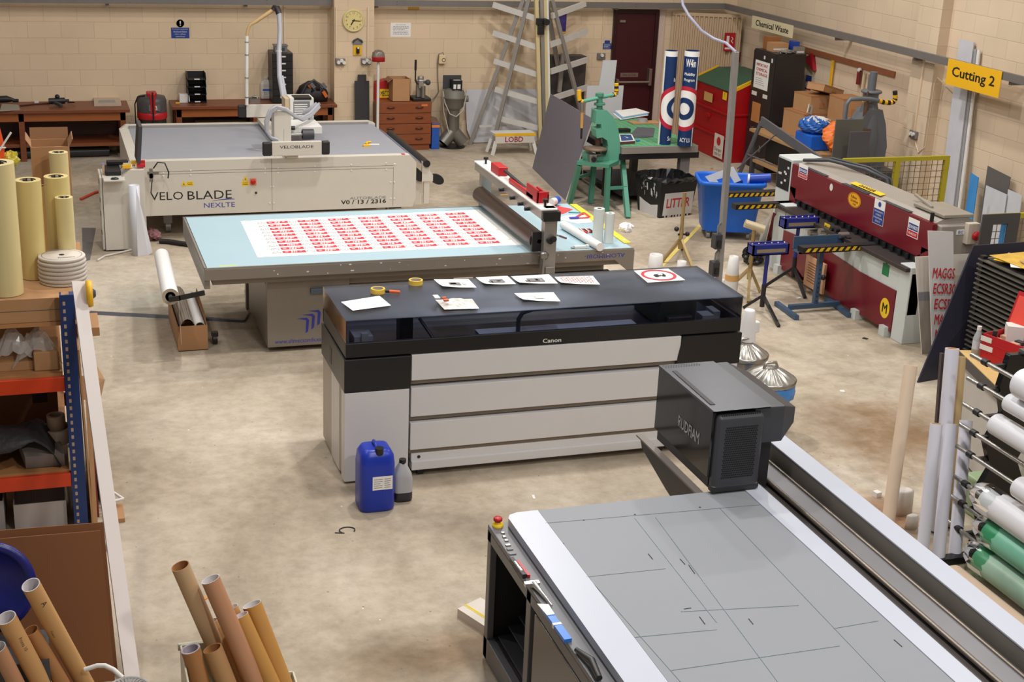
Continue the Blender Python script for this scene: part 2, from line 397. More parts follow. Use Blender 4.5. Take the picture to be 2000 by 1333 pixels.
# ================================================================ along the rear wall
WHITE = mat('white_paint', (222, 220, 214), .45); PAPER = mat('white_paper', (236, 234, 230), .7, var=.03)
BLACK = mat('black_plastic', (26, 25, 27), .45); INK = mat('black_ink', (28, 26, 28), .6, var=.02)
STEEL = mat('bare_steel', (168, 165, 160), .32, .9); ALU = mat('dull_aluminium', (172, 168, 162), .42, .75)
WOOD = mat('bench_mahogany', (118, 62, 34), .42, var=.25, scale=5, stretch=(1, 9, 9)); WOODD = mat('bench_dark', (74, 38, 24), .5, var=.25, scale=5, stretch=(1, 9, 9))
CARD = mat('cardboard', (178, 134, 92), .75, var=.08); CARDD = mat('cardboard_inside', (150, 110, 74), .8, var=.08)
RED = mat('red_plastic', (178, 20, 30), .4); YEL = mat('yellow_plastic', (232, 178, 30), .45); BLUE = mat('sign_blue', (30, 62, 140), .45)
GREY = mat('mid_grey', (120, 120, 122), .5); DGREY = mat('dark_grey', (62, 62, 66), .5); CREAM = mat('cream_plastic', (222, 200, 158), .45)
REDINK = mat('red_ink', (186, 28, 44), .6, var=.02); YELS = mat('yellow_sticker', (236, 196, 30), .5, var=.03); BLUEINK = mat('blue_ink', (52, 56, 160), .6, var=.02)
GREYTXT = mat('grey_print', (120, 120, 124), .6, var=.02); CLEAR = tint_glass('clear_plastic', (.86, .88, .88), .12, .25)
UPR = dict(rx=PI/2)     # stands lettering upright, facing the camera side

def wall_plate(name, px0, py0, px1, py1, y, label, cat, mats, fill=None, th=.006, group=None):
    """thin plate on the rear wall between two photo corners"""
    a, b = YP(px0, py0, y), YP(px1, py1, y); m = MB(); w, h = b.x-a.x, a.z-b.z
    m.bx(-w/2, w/2, 0, th, -h/2, h/2)
    if fill: fill(m, w, h)
    o = m.build(name, mats); o.location = ((a.x+b.x)/2, y-th, (a.z+b.z)/2)
    return tag(o, label, cat, group)
def lines(m, x0, x1, z0, z1, n, y=-.0012, mi=1, th=.35, seed=1):
    """rows of print too small to read, as short dashes"""
    r = random.Random(seed)
    for k in range(n):
        z = z1-(k+.5)*(z1-z0)/n; x = x0; hh = (z1-z0)/n*th/2
        e = x1-(x1-x0)*r.uniform(0, .3)
        while x < e:
            l = (x1-x0)*r.uniform(.05, .16); m.quad([(x, y, z-hh), (min(x+l, e), y, z-hh), (min(x+l, e), y, z+hh), (x, y, z+hh)], mi); x += l+(x1-x0)*.03

# benches
def bench(name, x0, x1, yf, label, shelf):
    t = thing(name, label, 'workbench', (x0, yf, 0)); w, d = x1-x0, YB-.01-yf
    MB().bx(0, w, 0, d, .7, .75).build('bench_top', WOOD, t, bevel=.006)
    MB().bx(.06, w-.06, .05, .08, .58, .7).build('apron', mat('bench_apron', (150, 84, 40), .4, var=.2, scale=5, stretch=(1, 9, 9)), t)
    n = max(2, round(w/1.5)+1)
    for k in range(n):
        x = .06+(w-.2)*k/(n-1)
        for y in (.05, d-.12):
            MB().bx(x, x+.08, y, y+.07, 0, .7).build('leg', WOOD, t, bevel=.004)
    MB().bx(.05, w-.05, d-.03, d, .1, .7).build('back_panel', WOODD, t)
    if shelf: MB().bx(.06, w-.06, .08, d-.05, .2, .25).build('lower_shelf', WOOD, t)
    return t
BLX = YP(247, 196, YB).x
bench('workbench', -3.2, BLX, 20.95, 'long mahogany workbench with lower shelf, nearer the stacked film rolls', True)
bench('workbench', G(325, 192, .75).x+.02, PL0+.0, 21.12, 'mahogany workbench between the red vacuum and the clock pier', False)

# things on the first bench
def at(px, py, z=.75): return G(px, py, z)
p = at(28, 214); m = MB(); m.slab([at(4, 205), at(0, 218), at(39, 216), at(36, 207)], .015); o = m.build('folded_cloth', mat('grey_cloth', (150, 140, 128), .9)); o.location.z += .018; tag(o, 'grey folded cloth lying on the workbench near its end', 'cloth')
p = at(14, 203); m = MB(); p.z += .02; m.path([p+Vector((-.2, .02, .04)), p+Vector((0, 0, .05)), p+Vector((.1, -.02, .04))], [.05, .05, .02], 10); m.path([p+Vector((.08, -.02, .03)), p+Vector((.16, -.03, .03))], .025, 8)
tag(m.build('hand_tool', BLACK), 'black hand tool lying beside the grey cloth on the bench', 'tool')
m = MB(); a, b = at(40, 208), at(96, 203); m.path([a+Vector((0, 0, .012)), (a+b)/2+Vector((0, .03, .012)), b+Vector((0, 0, .012))], .012, 6); m.bx(-.03, .03, -.02, .02, 0, .04, 1, Matrix.Translation(at(72, 203)))
tag(m.build('long_rod', [WOODD, WHITE]), 'dark thin rod with a white clip lying along the bench', 'rod')
def drill():
    c = at(113, 207); t = thing('cordless_drill', 'black power tool lying on the workbench beside the flat box', 'power tool', c)
    m = MB(); m.cyl((-.12, 0, .07), (.1, .03, .07), .045); m.cyl((.1, .03, .07), (.16, .04, .07), .02); m.build('motor_body', BLACK, t)
    m = MB(); m.bar((-.06, 0, .06), (.05, -.16, .03), .045, .05); m.build('handle', DGREY, t, bevel=.01)
    m = MB(); m.ball((.0, .03, .13), .035, 8); m.build('dial', BLACK, t)
    m = MB(); m.path([(.12, 0, .06), (.22, .02, .05), (.24, .1, .03), (.14, .14, .02)], .007, 6); m.build('cable', BLACK, t)
drill()
m = MB(); q = [at(184, 208), at(237, 207), at(233, 194), at(183, 194)]; m.slab([v+Vector((0, 0, .045)) for v in q], .045); m.slab([v+Vector((0, 0, .052)) for v in (at(193, 207), at(226, 206), at(224, 202), at(194, 203))], .006, 1)
tag(m.build('flat_box', [mat('beige_board', (188, 170, 148), .7), mat('grey_card', (150, 148, 148), .7)]), 'flat beige board stack with a grey card at the bench end', 'boards')
# dark pipe lying on the floor below the bench
m = MB(); m.cyl((-.9, 21.2, .08), (.9, 21.25, .08), .07); tag(m.build('plastic_pipe', mat('black_pipe', (52, 54, 58), .35)), 'dark plastic pipe lying on the floor under the long workbench', 'pipe')

# red and black vacuum cleaner
def vacuum():
    c = Vector((1.53, 21.05, 0)); t = thing('vacuum_cleaner', 'black and red drum vacuum cleaner standing between the two workbenches', 'vacuum cleaner', c); t.scale.z = 1.15
    VB = mat('vacuum_black', (36, 34, 36), .3)
    MB().lathe([(.2, .06), (.215, .1), (.2, .5), (.2, .52)], n=32).build('drum', VB, t)
    MB().lathe([(.205, .52), (.215, .53), (.215, .6), (.205, .61)], n=32).build('red_band', RED, t)
    MB().lathe([(.212, .61), (.215, .74), (.19, .8), (.1, .81), (0, .81)], n=32).build('motor_head', mat('vacuum_grey', (72, 70, 70), .45), t)
    m = MB(); m.bx(-.07, .07, -.1, .06, .8, .86); m.bx(-.04, .04, -.222, -.19, .6, .86); m.build('handle', RED, t, bevel=.012)
    m = MB(); m.path([(.0, -.225, .88), (.0, -.225, .05)], .012, 6); m.build('hose', BLACK, t)
    m = MB(); m.path([(-.1, -.1, .82), (-.2, -.06, .8), (-.24, 0, .7), (-.24, 0, .3), (-.2, -.05, .1)], .01, 6); m.build('power_cable', BLACK, t)
    m = MB(); m.bx(-.06, .1, -.218, -.21, .64, .72); m.text('KB', T((.02, -.2185, .68), **UPR), h=.05, mi=1, bold=True); m.build('head_badge', [mat('badge_grey', (96, 94, 94), .5), WHITE], t)
    m = MB(); m.text('LIEE', T((.04, -.212, .36), **UPR), h=.045, mi=0, bold=True); m.build('drum_badge', [WHITE], t)
    for k in range(4):
        a = k*PI/2+.6; m = MB(); m.cyl((.17*math.cos(a), .17*math.sin(a)-.02, .035), (.17*math.cos(a), .17*math.sin(a)+.02, .035), .035); m.build('castor', GREY, t)
vacuum()
m = MB(); m.bx(-.12, .1, 0, .2, 0, .3); m.bx(-.1, .08, .02, .18, .3, .45, 1); o = m.build('supply_box', [CARD, mat('packet_pale', (196, 186, 170), .6)]); o.location = (1.33, 21.42, 0); tag(o, 'cardboard carton with a pale packet, beside the drum vacuum', 'box')
m = MB()
for k in range(3): m.cyl((.066*k, 0, 0), (.066*k, 0, .32), .03, mi=k % 2)
o = m.build('spray_cans', [mat('can_blue', (60, 86, 150), .4), WHITE]); o.location = (2.0, 21.3, .0); tag(o, 'blue and white tubes bundled on the floor by the vacuum', 'tubes')

# letter trays, boxes on the second bench
def trays():
    a, b = YP(368, 197, 21.37), YP(404, 197, 21.37); w = b.x-a.x; c = Vector(((a.x+b.x)/2, 21.37, .75))
    t = thing('letter_tray_stack', 'stack of four black letter trays standing on the second bench', 'letter trays', c)
    for k in range(4):
        z = .01+k*.112; m = MB(); d = .3
        m.bx(-w/2, w/2, 0, d, z, z+.008); m.bx(-w/2, w/2, d-.008, d, z, z+.09)
        for s in (-1, 1):
            x = s*(w/2-.004); m.prism([(0, z), (d, z), (d, z+.1), (.06, z+.1), (0, z+.03)], -.004, .004, 0, Matrix(((0, 0, 1, x), (1, 0, 0, 0), (0, 1, 0, 0), (0, 0, 0, 1))))
        m.bx(-.04, .04, -.004, 0, z+.006, z+.022, 1); m.build('tray', [BLACK, WHITE], t)
trays()
c = at(361, 201); m = MB(); m.bx(-.075, .075, 0, .13, 0, .125); o = m.build('white_box', WHITE, bevel=.004); o.location = c; tag(o, 'small white cube box beside the black letter trays', 'box')
a, b = at(404, 190), at(430, 190); m = MB(); w = b.x-a.x; m.bx(0, w, 0, .06, 0, .17); lines(m, .01, w*.7, .1, .16, 2); m.disc(T((w*.85, -.001, .14), **UPR), .02, 12, 2); o = m.build('packet', [WHITE, INK, REDINK]); o.location = a+Vector((.01, .1, 0)); tag(o, 'white printed packet standing against the wall by the trays', 'packet')
c = at(347, 202); m = MB(); m.box((0, 0, .008), (.06, .03, .016)); o = m.build('yellow_sponge', YEL); o.location = c; tag(o, 'tiny yellow scrap lying beside the white cube box', 'scrap')
c = at(497, 199); m = MB()
for s in (-1, 1): m.bx(-.08, .08, s*.05-.006, s*.05+.006, 0, .06)
m.bx(-.08, .08, -.05, .05, 0, .01); m.path([(-.06, 0, .03), (-.03, 0, .08), (.03, 0, .08), (.06, 0, .03)], .012, 6); o = m.build('wire_tidy', STEEL); o.location = c; tag(o, 'steel clip tray lying between the white pole and plastic jug', 'tray')
def jug(px, py, label):
    c = at(px, py); t = thing('plastic_jug', label, 'jug', c)
    MB().lathe([(.0, 0), (.092, .005), (.095, .03), (.095, .22), (.08, .27), (.03, .3), (.03, .315)], n=32, sq=(5, 1, .7)).build('body', mat('jug_translucent', (206, 196, 188), .4, var=.03), t)
    MB().cyl((0, 0, .312), (0, 0, .335), .034).build('cap', WHITE, t)
    m = MB(); m.bx(-.062, .062, -.069, -.066, .06, .18); m.bx(-.062, .062, -.0695, -.069, .13, .165, 1); lines(m, -.05, .05, .07, .12, 3, -.0698, 2); m.build('label_sticker', [WHITE, mat('label_blue', (70, 110, 180), .5), GREYTXT], t)
jug(520, 193, 'translucent plastic jug with blue label beside the black drawer tower')
def drawer_tower():
    a, b = YP(533, 192, 21.26), YP(573, 191, 21.26); w = b.x-a.x; c = Vector(((a.x+b.x)/2, 21.26, .75))
    t = thing('drawer_tower', 'tall black drawer tower with white label holders on the second bench', 'drawer unit', c)
    h = HZ(553, 104, c.x, c.y)-.75
    MB().bx(-w/2-.0, w/2, .012, .42, 0, h).build('cabinet', mat('tower_black', (44, 40, 38), .4), t, bevel=.004)
    n = 7
    for k in range(n):
        z = .015+k*(h-.03)/n; d = MB().bx(-w/2+.008, w/2-.008, 0, .014, z, z+(h-.03)/n-.008).build('drawer', BLACK, t)
        MB().bx(-.015, .045, -.006, 0, z+(h-.03)/n*.55, z+(h-.03)/n*.55+.02).build('label_holder', WHITE, d)
    m = MB(); m.bx(-.1, .09, .1, .26, 0, .1); m.bx(-.11, .1, .09, .27, .09, .105); m.bx(-.05, .05, .097, .1, .02, .07, 1); o = m.build('grey_case', [mat('case_grey', (112, 112, 112), .5), DGREY]); o.location = c+Vector((0, 0, h)); tag(o, 'small grey case sitting on top of the black drawer tower', 'case')
drawer_tower()
def bag():
    c = Vector((YP(610, 192, 21.49).x, 21.49, .75)); t = thing('tool_bag', 'black open tool bag full of gear at the bench end', 'bag', c)
    MB().lathe([(0, 0), (.2, .0), (.21, .12), (.17, .22), (.06, .3), (0, .31)], n=28, sq=(3, 1.15, .8)).build('bag_body', mat('bag_nylon', (34, 32, 33), .6, bump=.4, scale=20), t)
    m = MB(); m.path([(-.2, -.12, .1), (-.12, -.16, .27), (0, -.15, .34), (.1, -.14, .26)], .018, 8); m.build('strap', DGREY, t)
    r = random.Random(3); m = MB()
    for k in range(8): m.box((0, 0, 0), (.05+.05*r.random(), .04, .05), k % 3, T((r.uniform(-.1, .2), r.uniform(-.17, -.1), r.uniform(.1, .26)), r.random(), r.random(), r.random()))
    m.build('contents', [BLACK, GREY, mat('orange_bit', (214, 110, 50), .5)], t)
bag()
# crumpled foil on a crate below the second bench
def blob_mesh(c, sx, sy, sz, seed, amp=.25, n=18):
    r = random.Random(seed); m = MB(); vs = []; fs = []
    ph = [(r.uniform(2, 9), r.uniform(2, 9), r.uniform(0, 6), r.uniform(.3, 1)) for _ in range(9)]
    for i in range(n+1):
        a = PI*i/n
        for k in range(2*n):
            b = PI*k/n; d = 1+amp*sum(w*math.sin(p*a+q*b+s) for p, q, s, w in ph)/4+r.uniform(-amp, amp)*.25
            vs.append((c[0]+sx*d*math.sin(a)*math.cos(b), c[1]+sy*d*math.sin(a)*math.sin(b), c[2]+sz*(1-d*math.cos(a)) if False else c[2]+sz-sz*d*math.cos(a)))
    zmin = c[2]
    vs = [(x, y, max(z, zmin)) for x, y, z in vs]
    for i in range(n):
        for k in range(2*n): fs.append((i*2*n+k, (i+1)*2*n+k, (i+1)*2*n+(k+1) % (2*n), i*2*n+(k+1) % (2*n)))
    m.add(vs, fs, 0, False); return m
m = MB(); m.bx(2.2, 2.95, 21.28, 21.6, 0, .46); tag(m.build('storage_crate', mat('panel_beige', (176, 160, 136), .6)), 'pale storage crate under the second bench', 'crate')
m = MB(); m.bx(3.2, 4.05, 21.28, 21.6, 0.0, .42); tag(m.build('storage_crate', DGREY), 'dark crate under the bench carrying crumpled film', 'crate')
o = blob_mesh((3.6, 21.42, .425), .36, .14, .12, 5, .35).build('crumpled_film', mat('crumpled_silver', (150, 146, 140), .25, .6, var=.4, scale=25, bump=.6)); tag(o, 'crumpled silvery film heaped under the second bench', 'film')

# wall signs and fittings
def warn(m, w, h):
    m.text('Protective equipment', T((0, -.001, h*.36), **UPR), w=w*.86, h=h*.13, mi=1); m.text('Read and follow', T((0, -.001, h*.12), **UPR), w=w*.74, h=h*.14, mi=1)
    m.text('site safety', T((0, -.001, -h*.12), **UPR), w=w*.6, h=h*.13, mi=1); m.text('instructions', T((0, -.001, -h*.34), **UPR), w=w*.5, h=h*.12, mi=1)
wall_plate('safety_sign', 334, 54, 370, 74.5, YB, 'rectangular blue instruction sign below the exclamation disc', 'sign', [BLUE, WHITE], warn)
a = YP(352, 45.5, YB); m = MB(); m.disc(T((0, -.008, 0), **UPR), .056, 32); m.lathe([(.056, 0), (.056, .006)], M=T((0, -.008, 0), rx=-PI/2), n=32); m.text('!', T((0, -.009, 0), **UPR), h=.075, w=.022, mi=1, bold=True); o = m.build('exclamation_sign', [BLUE, WHITE]); o.location = a; tag(o, 'round blue sign with white exclamation mark on the wall', 'sign')
def note(m, w, h):
    m.text('LIGHT SWITCHES', T((0, -.001, h*.36), **UPR), w=w*.5, h=h*.07, mi=1); lines(m, -w*.38, w*.42, -h*.35, h*.28, 6)
wall_plate('notice', 763, 44.5, 802, 72, YB, 'white printed notice on the wall, nearest the clock pier', 'notice', [PAPER, GREYTXT], note, .002)
wall_plate('gold_plate', 797, 13.5, 818.5, 20, YB, 'small plain gold plate on the wall under the rail', 'plate', [mat('gold_plate', (196, 150, 60), .4)])
def clock():
    c = YP(690, 40, PY); r = mm(22, c); t = thing('wall_clock', 'round cream wall clock hanging high on the pier', 'clock', c)
    MB().lathe([(r, 0), (r, .025), (r*.93, .04), (r*.82, .028)], n=48, M=T(rx=PI/2), cap=False).build('rim', mat('clock_rim', (216, 200, 140), .3), t)
    m = MB(); m.disc(T((0, -.026, 0), **UPR), r*.86, 48); m.disc(T((0, -.027, 0), **UPR), r*.83, 48, 1, r*.81)
    for k in range(12):
        a = PI/2-(k+1)*PI/6; m.text(str(k+1), T((r*.66*math.cos(a), -.0272, r*.66*math.sin(a)), **UPR), h=r*.17, mi=1)
    m.build('dial', [mat('clock_face', (222, 204, 140), .5, var=.02), INK], t)
    m = MB()
    for a, l, w in ((-.06, .6, .012), (-2.15, .46, .016)):
        m.bar((-.15*r*math.cos(a), -.03, -.15*r*math.sin(a)), (l*r*math.cos(a), -.03, l*r*math.sin(a)), .002, w, up=(-math.sin(a), 0, math.cos(a)))
    m.disc(T((0, -.032, 0), **UPR), .014, 12); m.build('hand', INK, t)
clock()
c = YP(698, 92, PY); t = thing('torch_holder', 'yellow wall bracket holding a black torch on the pier', 'torch holder', c)
m = MB(); m.bx(-.065, .065, -.02, 0, -.12, .03); m.build('back_plate', YEL, t)
m = MB(); m.path([(-.075, -.02, .07), (-.06, -.02, .1), (0, -.02, .13), (.06, -.02, .1), (.075, -.02, .07)], .014, 8); m.bx(-.07, .07, -.012, 0, .03, .09, 1); m.build('hook_cover', [DGREY, GREY], t)
m = MB(); m.cyl((0, -.04, -.09), (0, -.04, .0), .025); m.disc(T((0, -.067, -.005), **UPR), .016, 14, 1); m.build('torch', [BLACK, WHITE], t)
def socket(name, px, py, y, label, plugs, w=.15, h=.1):
    c = YP(px, py, y); t = thing(name, label, 'socket', c)
    MB().bx(-w/2, w/2, -.045, 0, -h/2, h/2).build('face_plate', mat('metal_clad', (132, 128, 124), .45, .4), t, bevel=.006)
    for i, (x, z) in enumerate(plugs):
        m = MB(); m.cyl((x, -.045, z), (x, -.085, z), .027, n=14); m.build('plug', WHITE, t)
socket('wall_socket', 664, 120, PY, 'metal double socket with white plugs, nearer the benches, on the clock pier', ((-.035, -.005), (.012, .022), (.05, -.01)))
socket('wall_socket', 714, 119.5, PY, 'metal double socket on the clock pier, on the chest side', ((-.04, -.005), (0.01, .02), (.045, -.005)))
socket('wall_socket', 1173, 109.5, YB, 'metal double socket on the wall near the fire door', ((0, .02),), .14, .1)
for px0, px1, py, y, n in ((658.5, 656.5, 113, PY, 'beside the clock, on the bench side'), (721.5, 718, 113, PY, 'beside the clock, on the chest side'), (1178.5, 1174, 104, YB, 'running down to the socket by the fire door'), (555, 556, 90, YB, 'behind the black drawer tower')):
    b = YP(px1, py, y); m = MB(); m.bx(-.012, .012, -.022, 0, 0, 2.19-b.z); o = m.build('conduit', M_CABLE); o.location = (b.x, y, b.z); tag(o, 'cream cable conduit on the wall '+n, 'conduit', )
def timer():
    c = YP(862, 115, YB); t = thing('wall_timer', 'cream plug-in timer box with round dial and grey cable', 'timer', c)
    MB().bx(-.055, .055, -.07, 0, -.07, .07).build('casing', CREAM, t, bevel=.01)
    m = MB(); m.disc(T((.02, -.071, -.01), **UPR), .032, 20, 0, .022); m.build('dial', INK, t)
    m = MB(); m.path([(.04, -.05, .05), (0, -.07, .11), (-.06, -.05, .08), (-.07, -.03, -.05), (-.06, -.03, -.3), (-.04, -.03, -.52), (-.12, -.05, -.62), (-.24, -.08, -.68)], .008, 6); m.build('cable', mat('cable_grey', (126, 116, 106), .5), t)
timer()
# dark panel leaning against the pier
a, b = YP(691, 233, PY-.1), YP(719, 233, PY-.1); m = MB(); w = b.x-a.x; h = 1.17
m.prism([(0, 0), (w, 0), (w, h*.92), (w*.8, h*.92), (w*.8, h), (w*.22, h), (w*.22, h*.92), (0, h*.92)], 0, .02, 0, T(rx=PI/2-.07))
o = m.build('charcoal_board', mat('charcoal_panel', (46, 44, 46), .5)); o.location = (a.x+.02, PY-.12, .005); tag(o, 'tall charcoal panel with a tab top leaning on the clock pier', 'panel')
# tall lamp standing behind the chest
def hood_lamp():
    c = Vector((YP(738, 200, 21.07).x, 21.07, 0)); t = thing('standing_lamp', 'white pole lamp with a red and clear hood between pier and chest', 'lamp', c)
    z = HZ(738, 120, c.x, c.y); m = MB(); m.cyl((0, 0, .02), (0, 0, z), .022, n=14); m.cyl((0, 0, 0), (0, 0, .02), .06); m.build('pole', WHITE, t)
    m = MB(); m.lathe([(.0, 0), (.1, 0), (.1, .07)], n=24, sq=(3, 1, .7)); m.build('red_hood', RED, t).location = (0, 0, z)
    m = MB(); m.lathe([(.1, 0), (.09, .06), (.05, .1), (0, .11)], n=24, sq=(3, 1, .7)); m.build('clear_cover', mat('smoky_cover', (120, 108, 96), .25), t).location = (0, 0, z+.07)
hood_lamp()
a = YP(746, 130, YB-.05); m = MB(); m.lathe([(.0, 0), (.16, 0), (.16, .012), (0, .012)], n=36, M=T(rx=PI/2)); o = m.build('round_board', mat('tan_board', (196, 172, 140), .6)); o.location = (a.x-.1, YB-.02, .95); tag(o, 'tan disc hung on the wall behind the white pole lamp', 'disc')
# chest of drawers
def chest():
    f = YB-.55; a, b = YP(735, 281, f), YP(842, 279, f); x0 = max(YP(729, 230, f).x, PL1+.008); w = b.x-x0
    z = .765; t = thing('chest_of_drawers', 'wooden chest of four wide drawers standing against the rear wall', 'chest of drawers', ((x0+b.x)/2, f, 0))
    K = mat('teak', (134, 72, 38), .4, var=.3, scale=4, stretch=(1, 1, 12)); m = MB(); m.bx(-w/2, w/2, .02, .54, .09, z); m.bx(-w/2+.02, w/2-.02, .03, .54, 0, .09); m.build('carcass', K, t, bevel=.004)
    for k in range(4):
        z0 = .1+k*.165; d = MB().bx(-w/2+.012, w/2-.012, 0, .022, z0, z0+.155).build('drawer', K, t, bevel=.004)
        for s in (-.25, .27):
            m = MB(); m.lathe([(0, 0), (.012, .0), (.016, .02), (0, .026)], n=14, M=T((s*w, 0, z0+.09), rx=PI/2) @ Matrix.Diagonal((4.2, 1, 1, 1))); m.build('handle', mat('teak_dark', (96, 48, 26), .4), d)
    MB().bx(w*.31, w*.42, -.002, 0, .7, .728).build('paper_label', mat('orange_label', (222, 120, 70), .5), t)
    cx = (x0+b.x)/2
    # on the chest
    a, b2 = YP(731, 186, f+.3), YP(757, 186, f+.3)
    t2 = thing('red_case', 'red carry case with yellow label standing on the wooden chest', 'case', ((a.x+b2.x)/2, f+.3, z)); ww = b2.x-a.x
    MB().prism([(-ww/2, 0), (ww/2, 0), (ww/2, .22), (.1, .3), (-ww/2, .24)], 0, .2, 0, T((0, .2, 0), rx=PI/2)).build('body', RED, t2, bevel=.008)
    m = MB(); m.bx(-.02, .14, -.003, 0, .02, .16); m.text('MECC', T((.06, -.0035, .09), **UPR), w=.13, h=.08, mi=1, bold=True); m.build('label_sticker', [YELS, INK], t2)
    a, b2 = YP(766, 188, f+.06), YP(801, 187, f+.06); hh = HZ(780, 155, a.x, f+.06)-z
    t3 = thing('cardboard_box', 'open cardboard box standing on the wooden chest', 'box', ((a.x+b2.x)/2, f+.06, z)); ww = b2.x-a.x
    m = MB(); m.bx(-ww/2, ww/2, 0, .006, 0, hh); m.bx(-ww/2, ww/2, .3, .306, 0, hh); m.bx(-ww/2, -ww/2+.006, 0, .3, 0, hh); m.bx(ww/2-.006, ww/2, 0, .3, 0, hh); m.bx(-ww/2, ww/2, 0, .3, 0, .006); m.build('carton', CARD, t3)
    m = MB(); m.slab([(-ww/2, 0, hh), (-ww/2-.06, 0, hh-.05), (-ww/2-.06, .3, hh-.05), (-ww/2, .3, hh)], .004); m.build('flap', CARDD, t3)
    c = YP(822, 187, f+.12)
    t4 = thing('arbor_press', 'small silver and black lever press on the wooden chest', 'press', (c.x, f+.15, z))
    MB().bx(-.14, .15, -.1, .2, 0, .05).build('base', BLACK, t4, bevel=.01)
    m = MB(); m.bx(-.06, .04, -.02, .08, .05, .32); m.bx(-.05, .03, -.08, .0, .2, .33); m.lathe([(.05, 0), (.05, .05), (0, .06)], c=(0, 0, .33)); m.build('column', ALU, t4, bevel=.01)
    m = MB(); m.cyl((-.07, -.05, .28), (.12, -.05, .3), .02); m.ball((.1, -.06, .29), .045, 10); m.build('wheel', DGREY, t4)
    m = MB(); m.path([(-.07, -.05, .27), (-.1, -.05, .32), (-.1, -.05, .52)], .012, 8); m.cyl((-.1, -.05, .48), (-.1, -.05, .64), .018); m.build('lever', BLACK, t4)
    m = MB(); m.cyl((.02, -.09, .06), (.02, -.09, .24), .035); m.build('ram', STEEL, t4)
    return b.x
CX = chest()
def carton(px0, py0, px1, z1px):
    f = YB-.5; a, b = YP(px0, py0, f), YP(px1, py0, f); w = b.x-a.x; h = HZ(px0, z1px, a.x, f); c = ((a.x+b.x)/2, f, 0)
    t = thing('printed_carton', 'blue printed carton with orange top band beside the wooden chest', 'box', c)
    MB().bx(-w/2, w/2, 0, .22, 0, h).build('carton', mat('carton_blue', (32, 84, 170), .5, var=.35, scale=22), t)
    m = MB(); m.bx(-w/2-.001, w/2+.001, -.001, .222, h-.06, h-.02); m.build('orange_band', mat('band_orange', (226, 130, 40), .5), t)
    MB().slab([(-w/2, 0, h), (w/2, 0, h), (w/2, .2, h+.06), (-w/2, .2, h+.1)], .005).build('flap', mat('flap_brown', (120, 92, 74), .7), t)
carton(843, 279, 858, 242)
# grey floor-standing extractor with forked outlet
def extractor():
    c = Vector((YP(884, 270, YB-.35).x, YB-.35, 0)); t = thing('extractor_duct', 'grey extractor motor on a forked pipe standing by the wall', 'extractor', c)
    DG = mat('duct_grey', (122, 118, 110), .35, .5); 
    m = MB(); m.cyl((0, 0, .22), (0, 0, .68), .1, n=28); m.build('pipe', DG, t)
    for s in (-1, 1):
        m = MB(); m.tube((s*.02, 0, .24), (s*.17, -.03, .07), .105, .09, 28, 0, 0, 1); m.build('outlet', [DG, BLACK], t)
    m = MB(); m.lathe([(.1, .6), (.16, .66), (.165, .78), (.18, .79), (.18, .81), (.17, .82), (.17, .9), (.1, .94), (0, .94)], n=32); m.cyl((.12, -.05, .78), (.22, -.05, .78), .05); m.build('fan_housing', mat('housing_grey', (112, 108, 98), .5), t)
    m = MB(); m.bx(-.06, .1, -.12, .05, .92, 1.08); m.bx(-.045, 0, -.122, -.12, .95, 1.02, 1); m.bx(.02, .07, -.122, -.12, .95, 1.02, 1); m.bx(-.03, .08, -.1, -.02, 1.08, 1.081, 1); m.build('switch_box', [BLACK, WHITE], t, bevel=.004)
    m = MB(); m.bx(-.17, .13, .05, .06, .92, 1.14); m.build('back_plate', DGREY, t)
    m = MB(); m.path([(.12, -.1, .96), (.17, -.12, .85), (.12, -.15, .62), (0, -.17, .52), (-.1, -.15, .56), (-.16, -.06, .72), (-.18, 0, .9)], .01, 8); m.path([(-.18, 0, .85), (-.17, -.02, .6), (-.08, -.1, .2)], .01, 8); m.build('cable', mat('cable_pale', (176, 170, 162), .5), t)
    MB().cyl((0, 0, 0), (0, 0, .02), .2).build('foot', BLACK, t)
extractor()
# ================================================================ the four big machines
def MW(t): return MB(Matrix.Translation(-Vector(t.location)))      # builder that takes floor-plan coordinates for an unturned thing
def ftext(m, s, x0, y0, x1, y1, y, mi, bold=False):
    xm = (x0+x1)/2; a, b, c = YP(x0, y0, y), YP(x1, y1, y), YP(xm, y0, y); d = YP(xm, y1, y)
    m.text(s, T(((a.x+b.x)/2, y-.001, (c.z+d.z)/2), rx=PI/2), w=b.x-a.x, h=c.z-d.z, mi=mi, bold=bold)
def frect(m, x0, y0, x1, y1, y, mi, d=.001):
    a, b = YP(x0, y0, y), YP(x1, y1, y); m.bx(a.x, b.x, y-d, y, b.z, a.z, mi)
OFFW = mat('machine_cream', (206, 200, 188), .42, var=.04); SEAM = mat('seam_shadow', (92, 88, 82), .6); BEDG = mat('cutting_bed_grey', (150, 152, 160), .55, var=.05, scale=3)

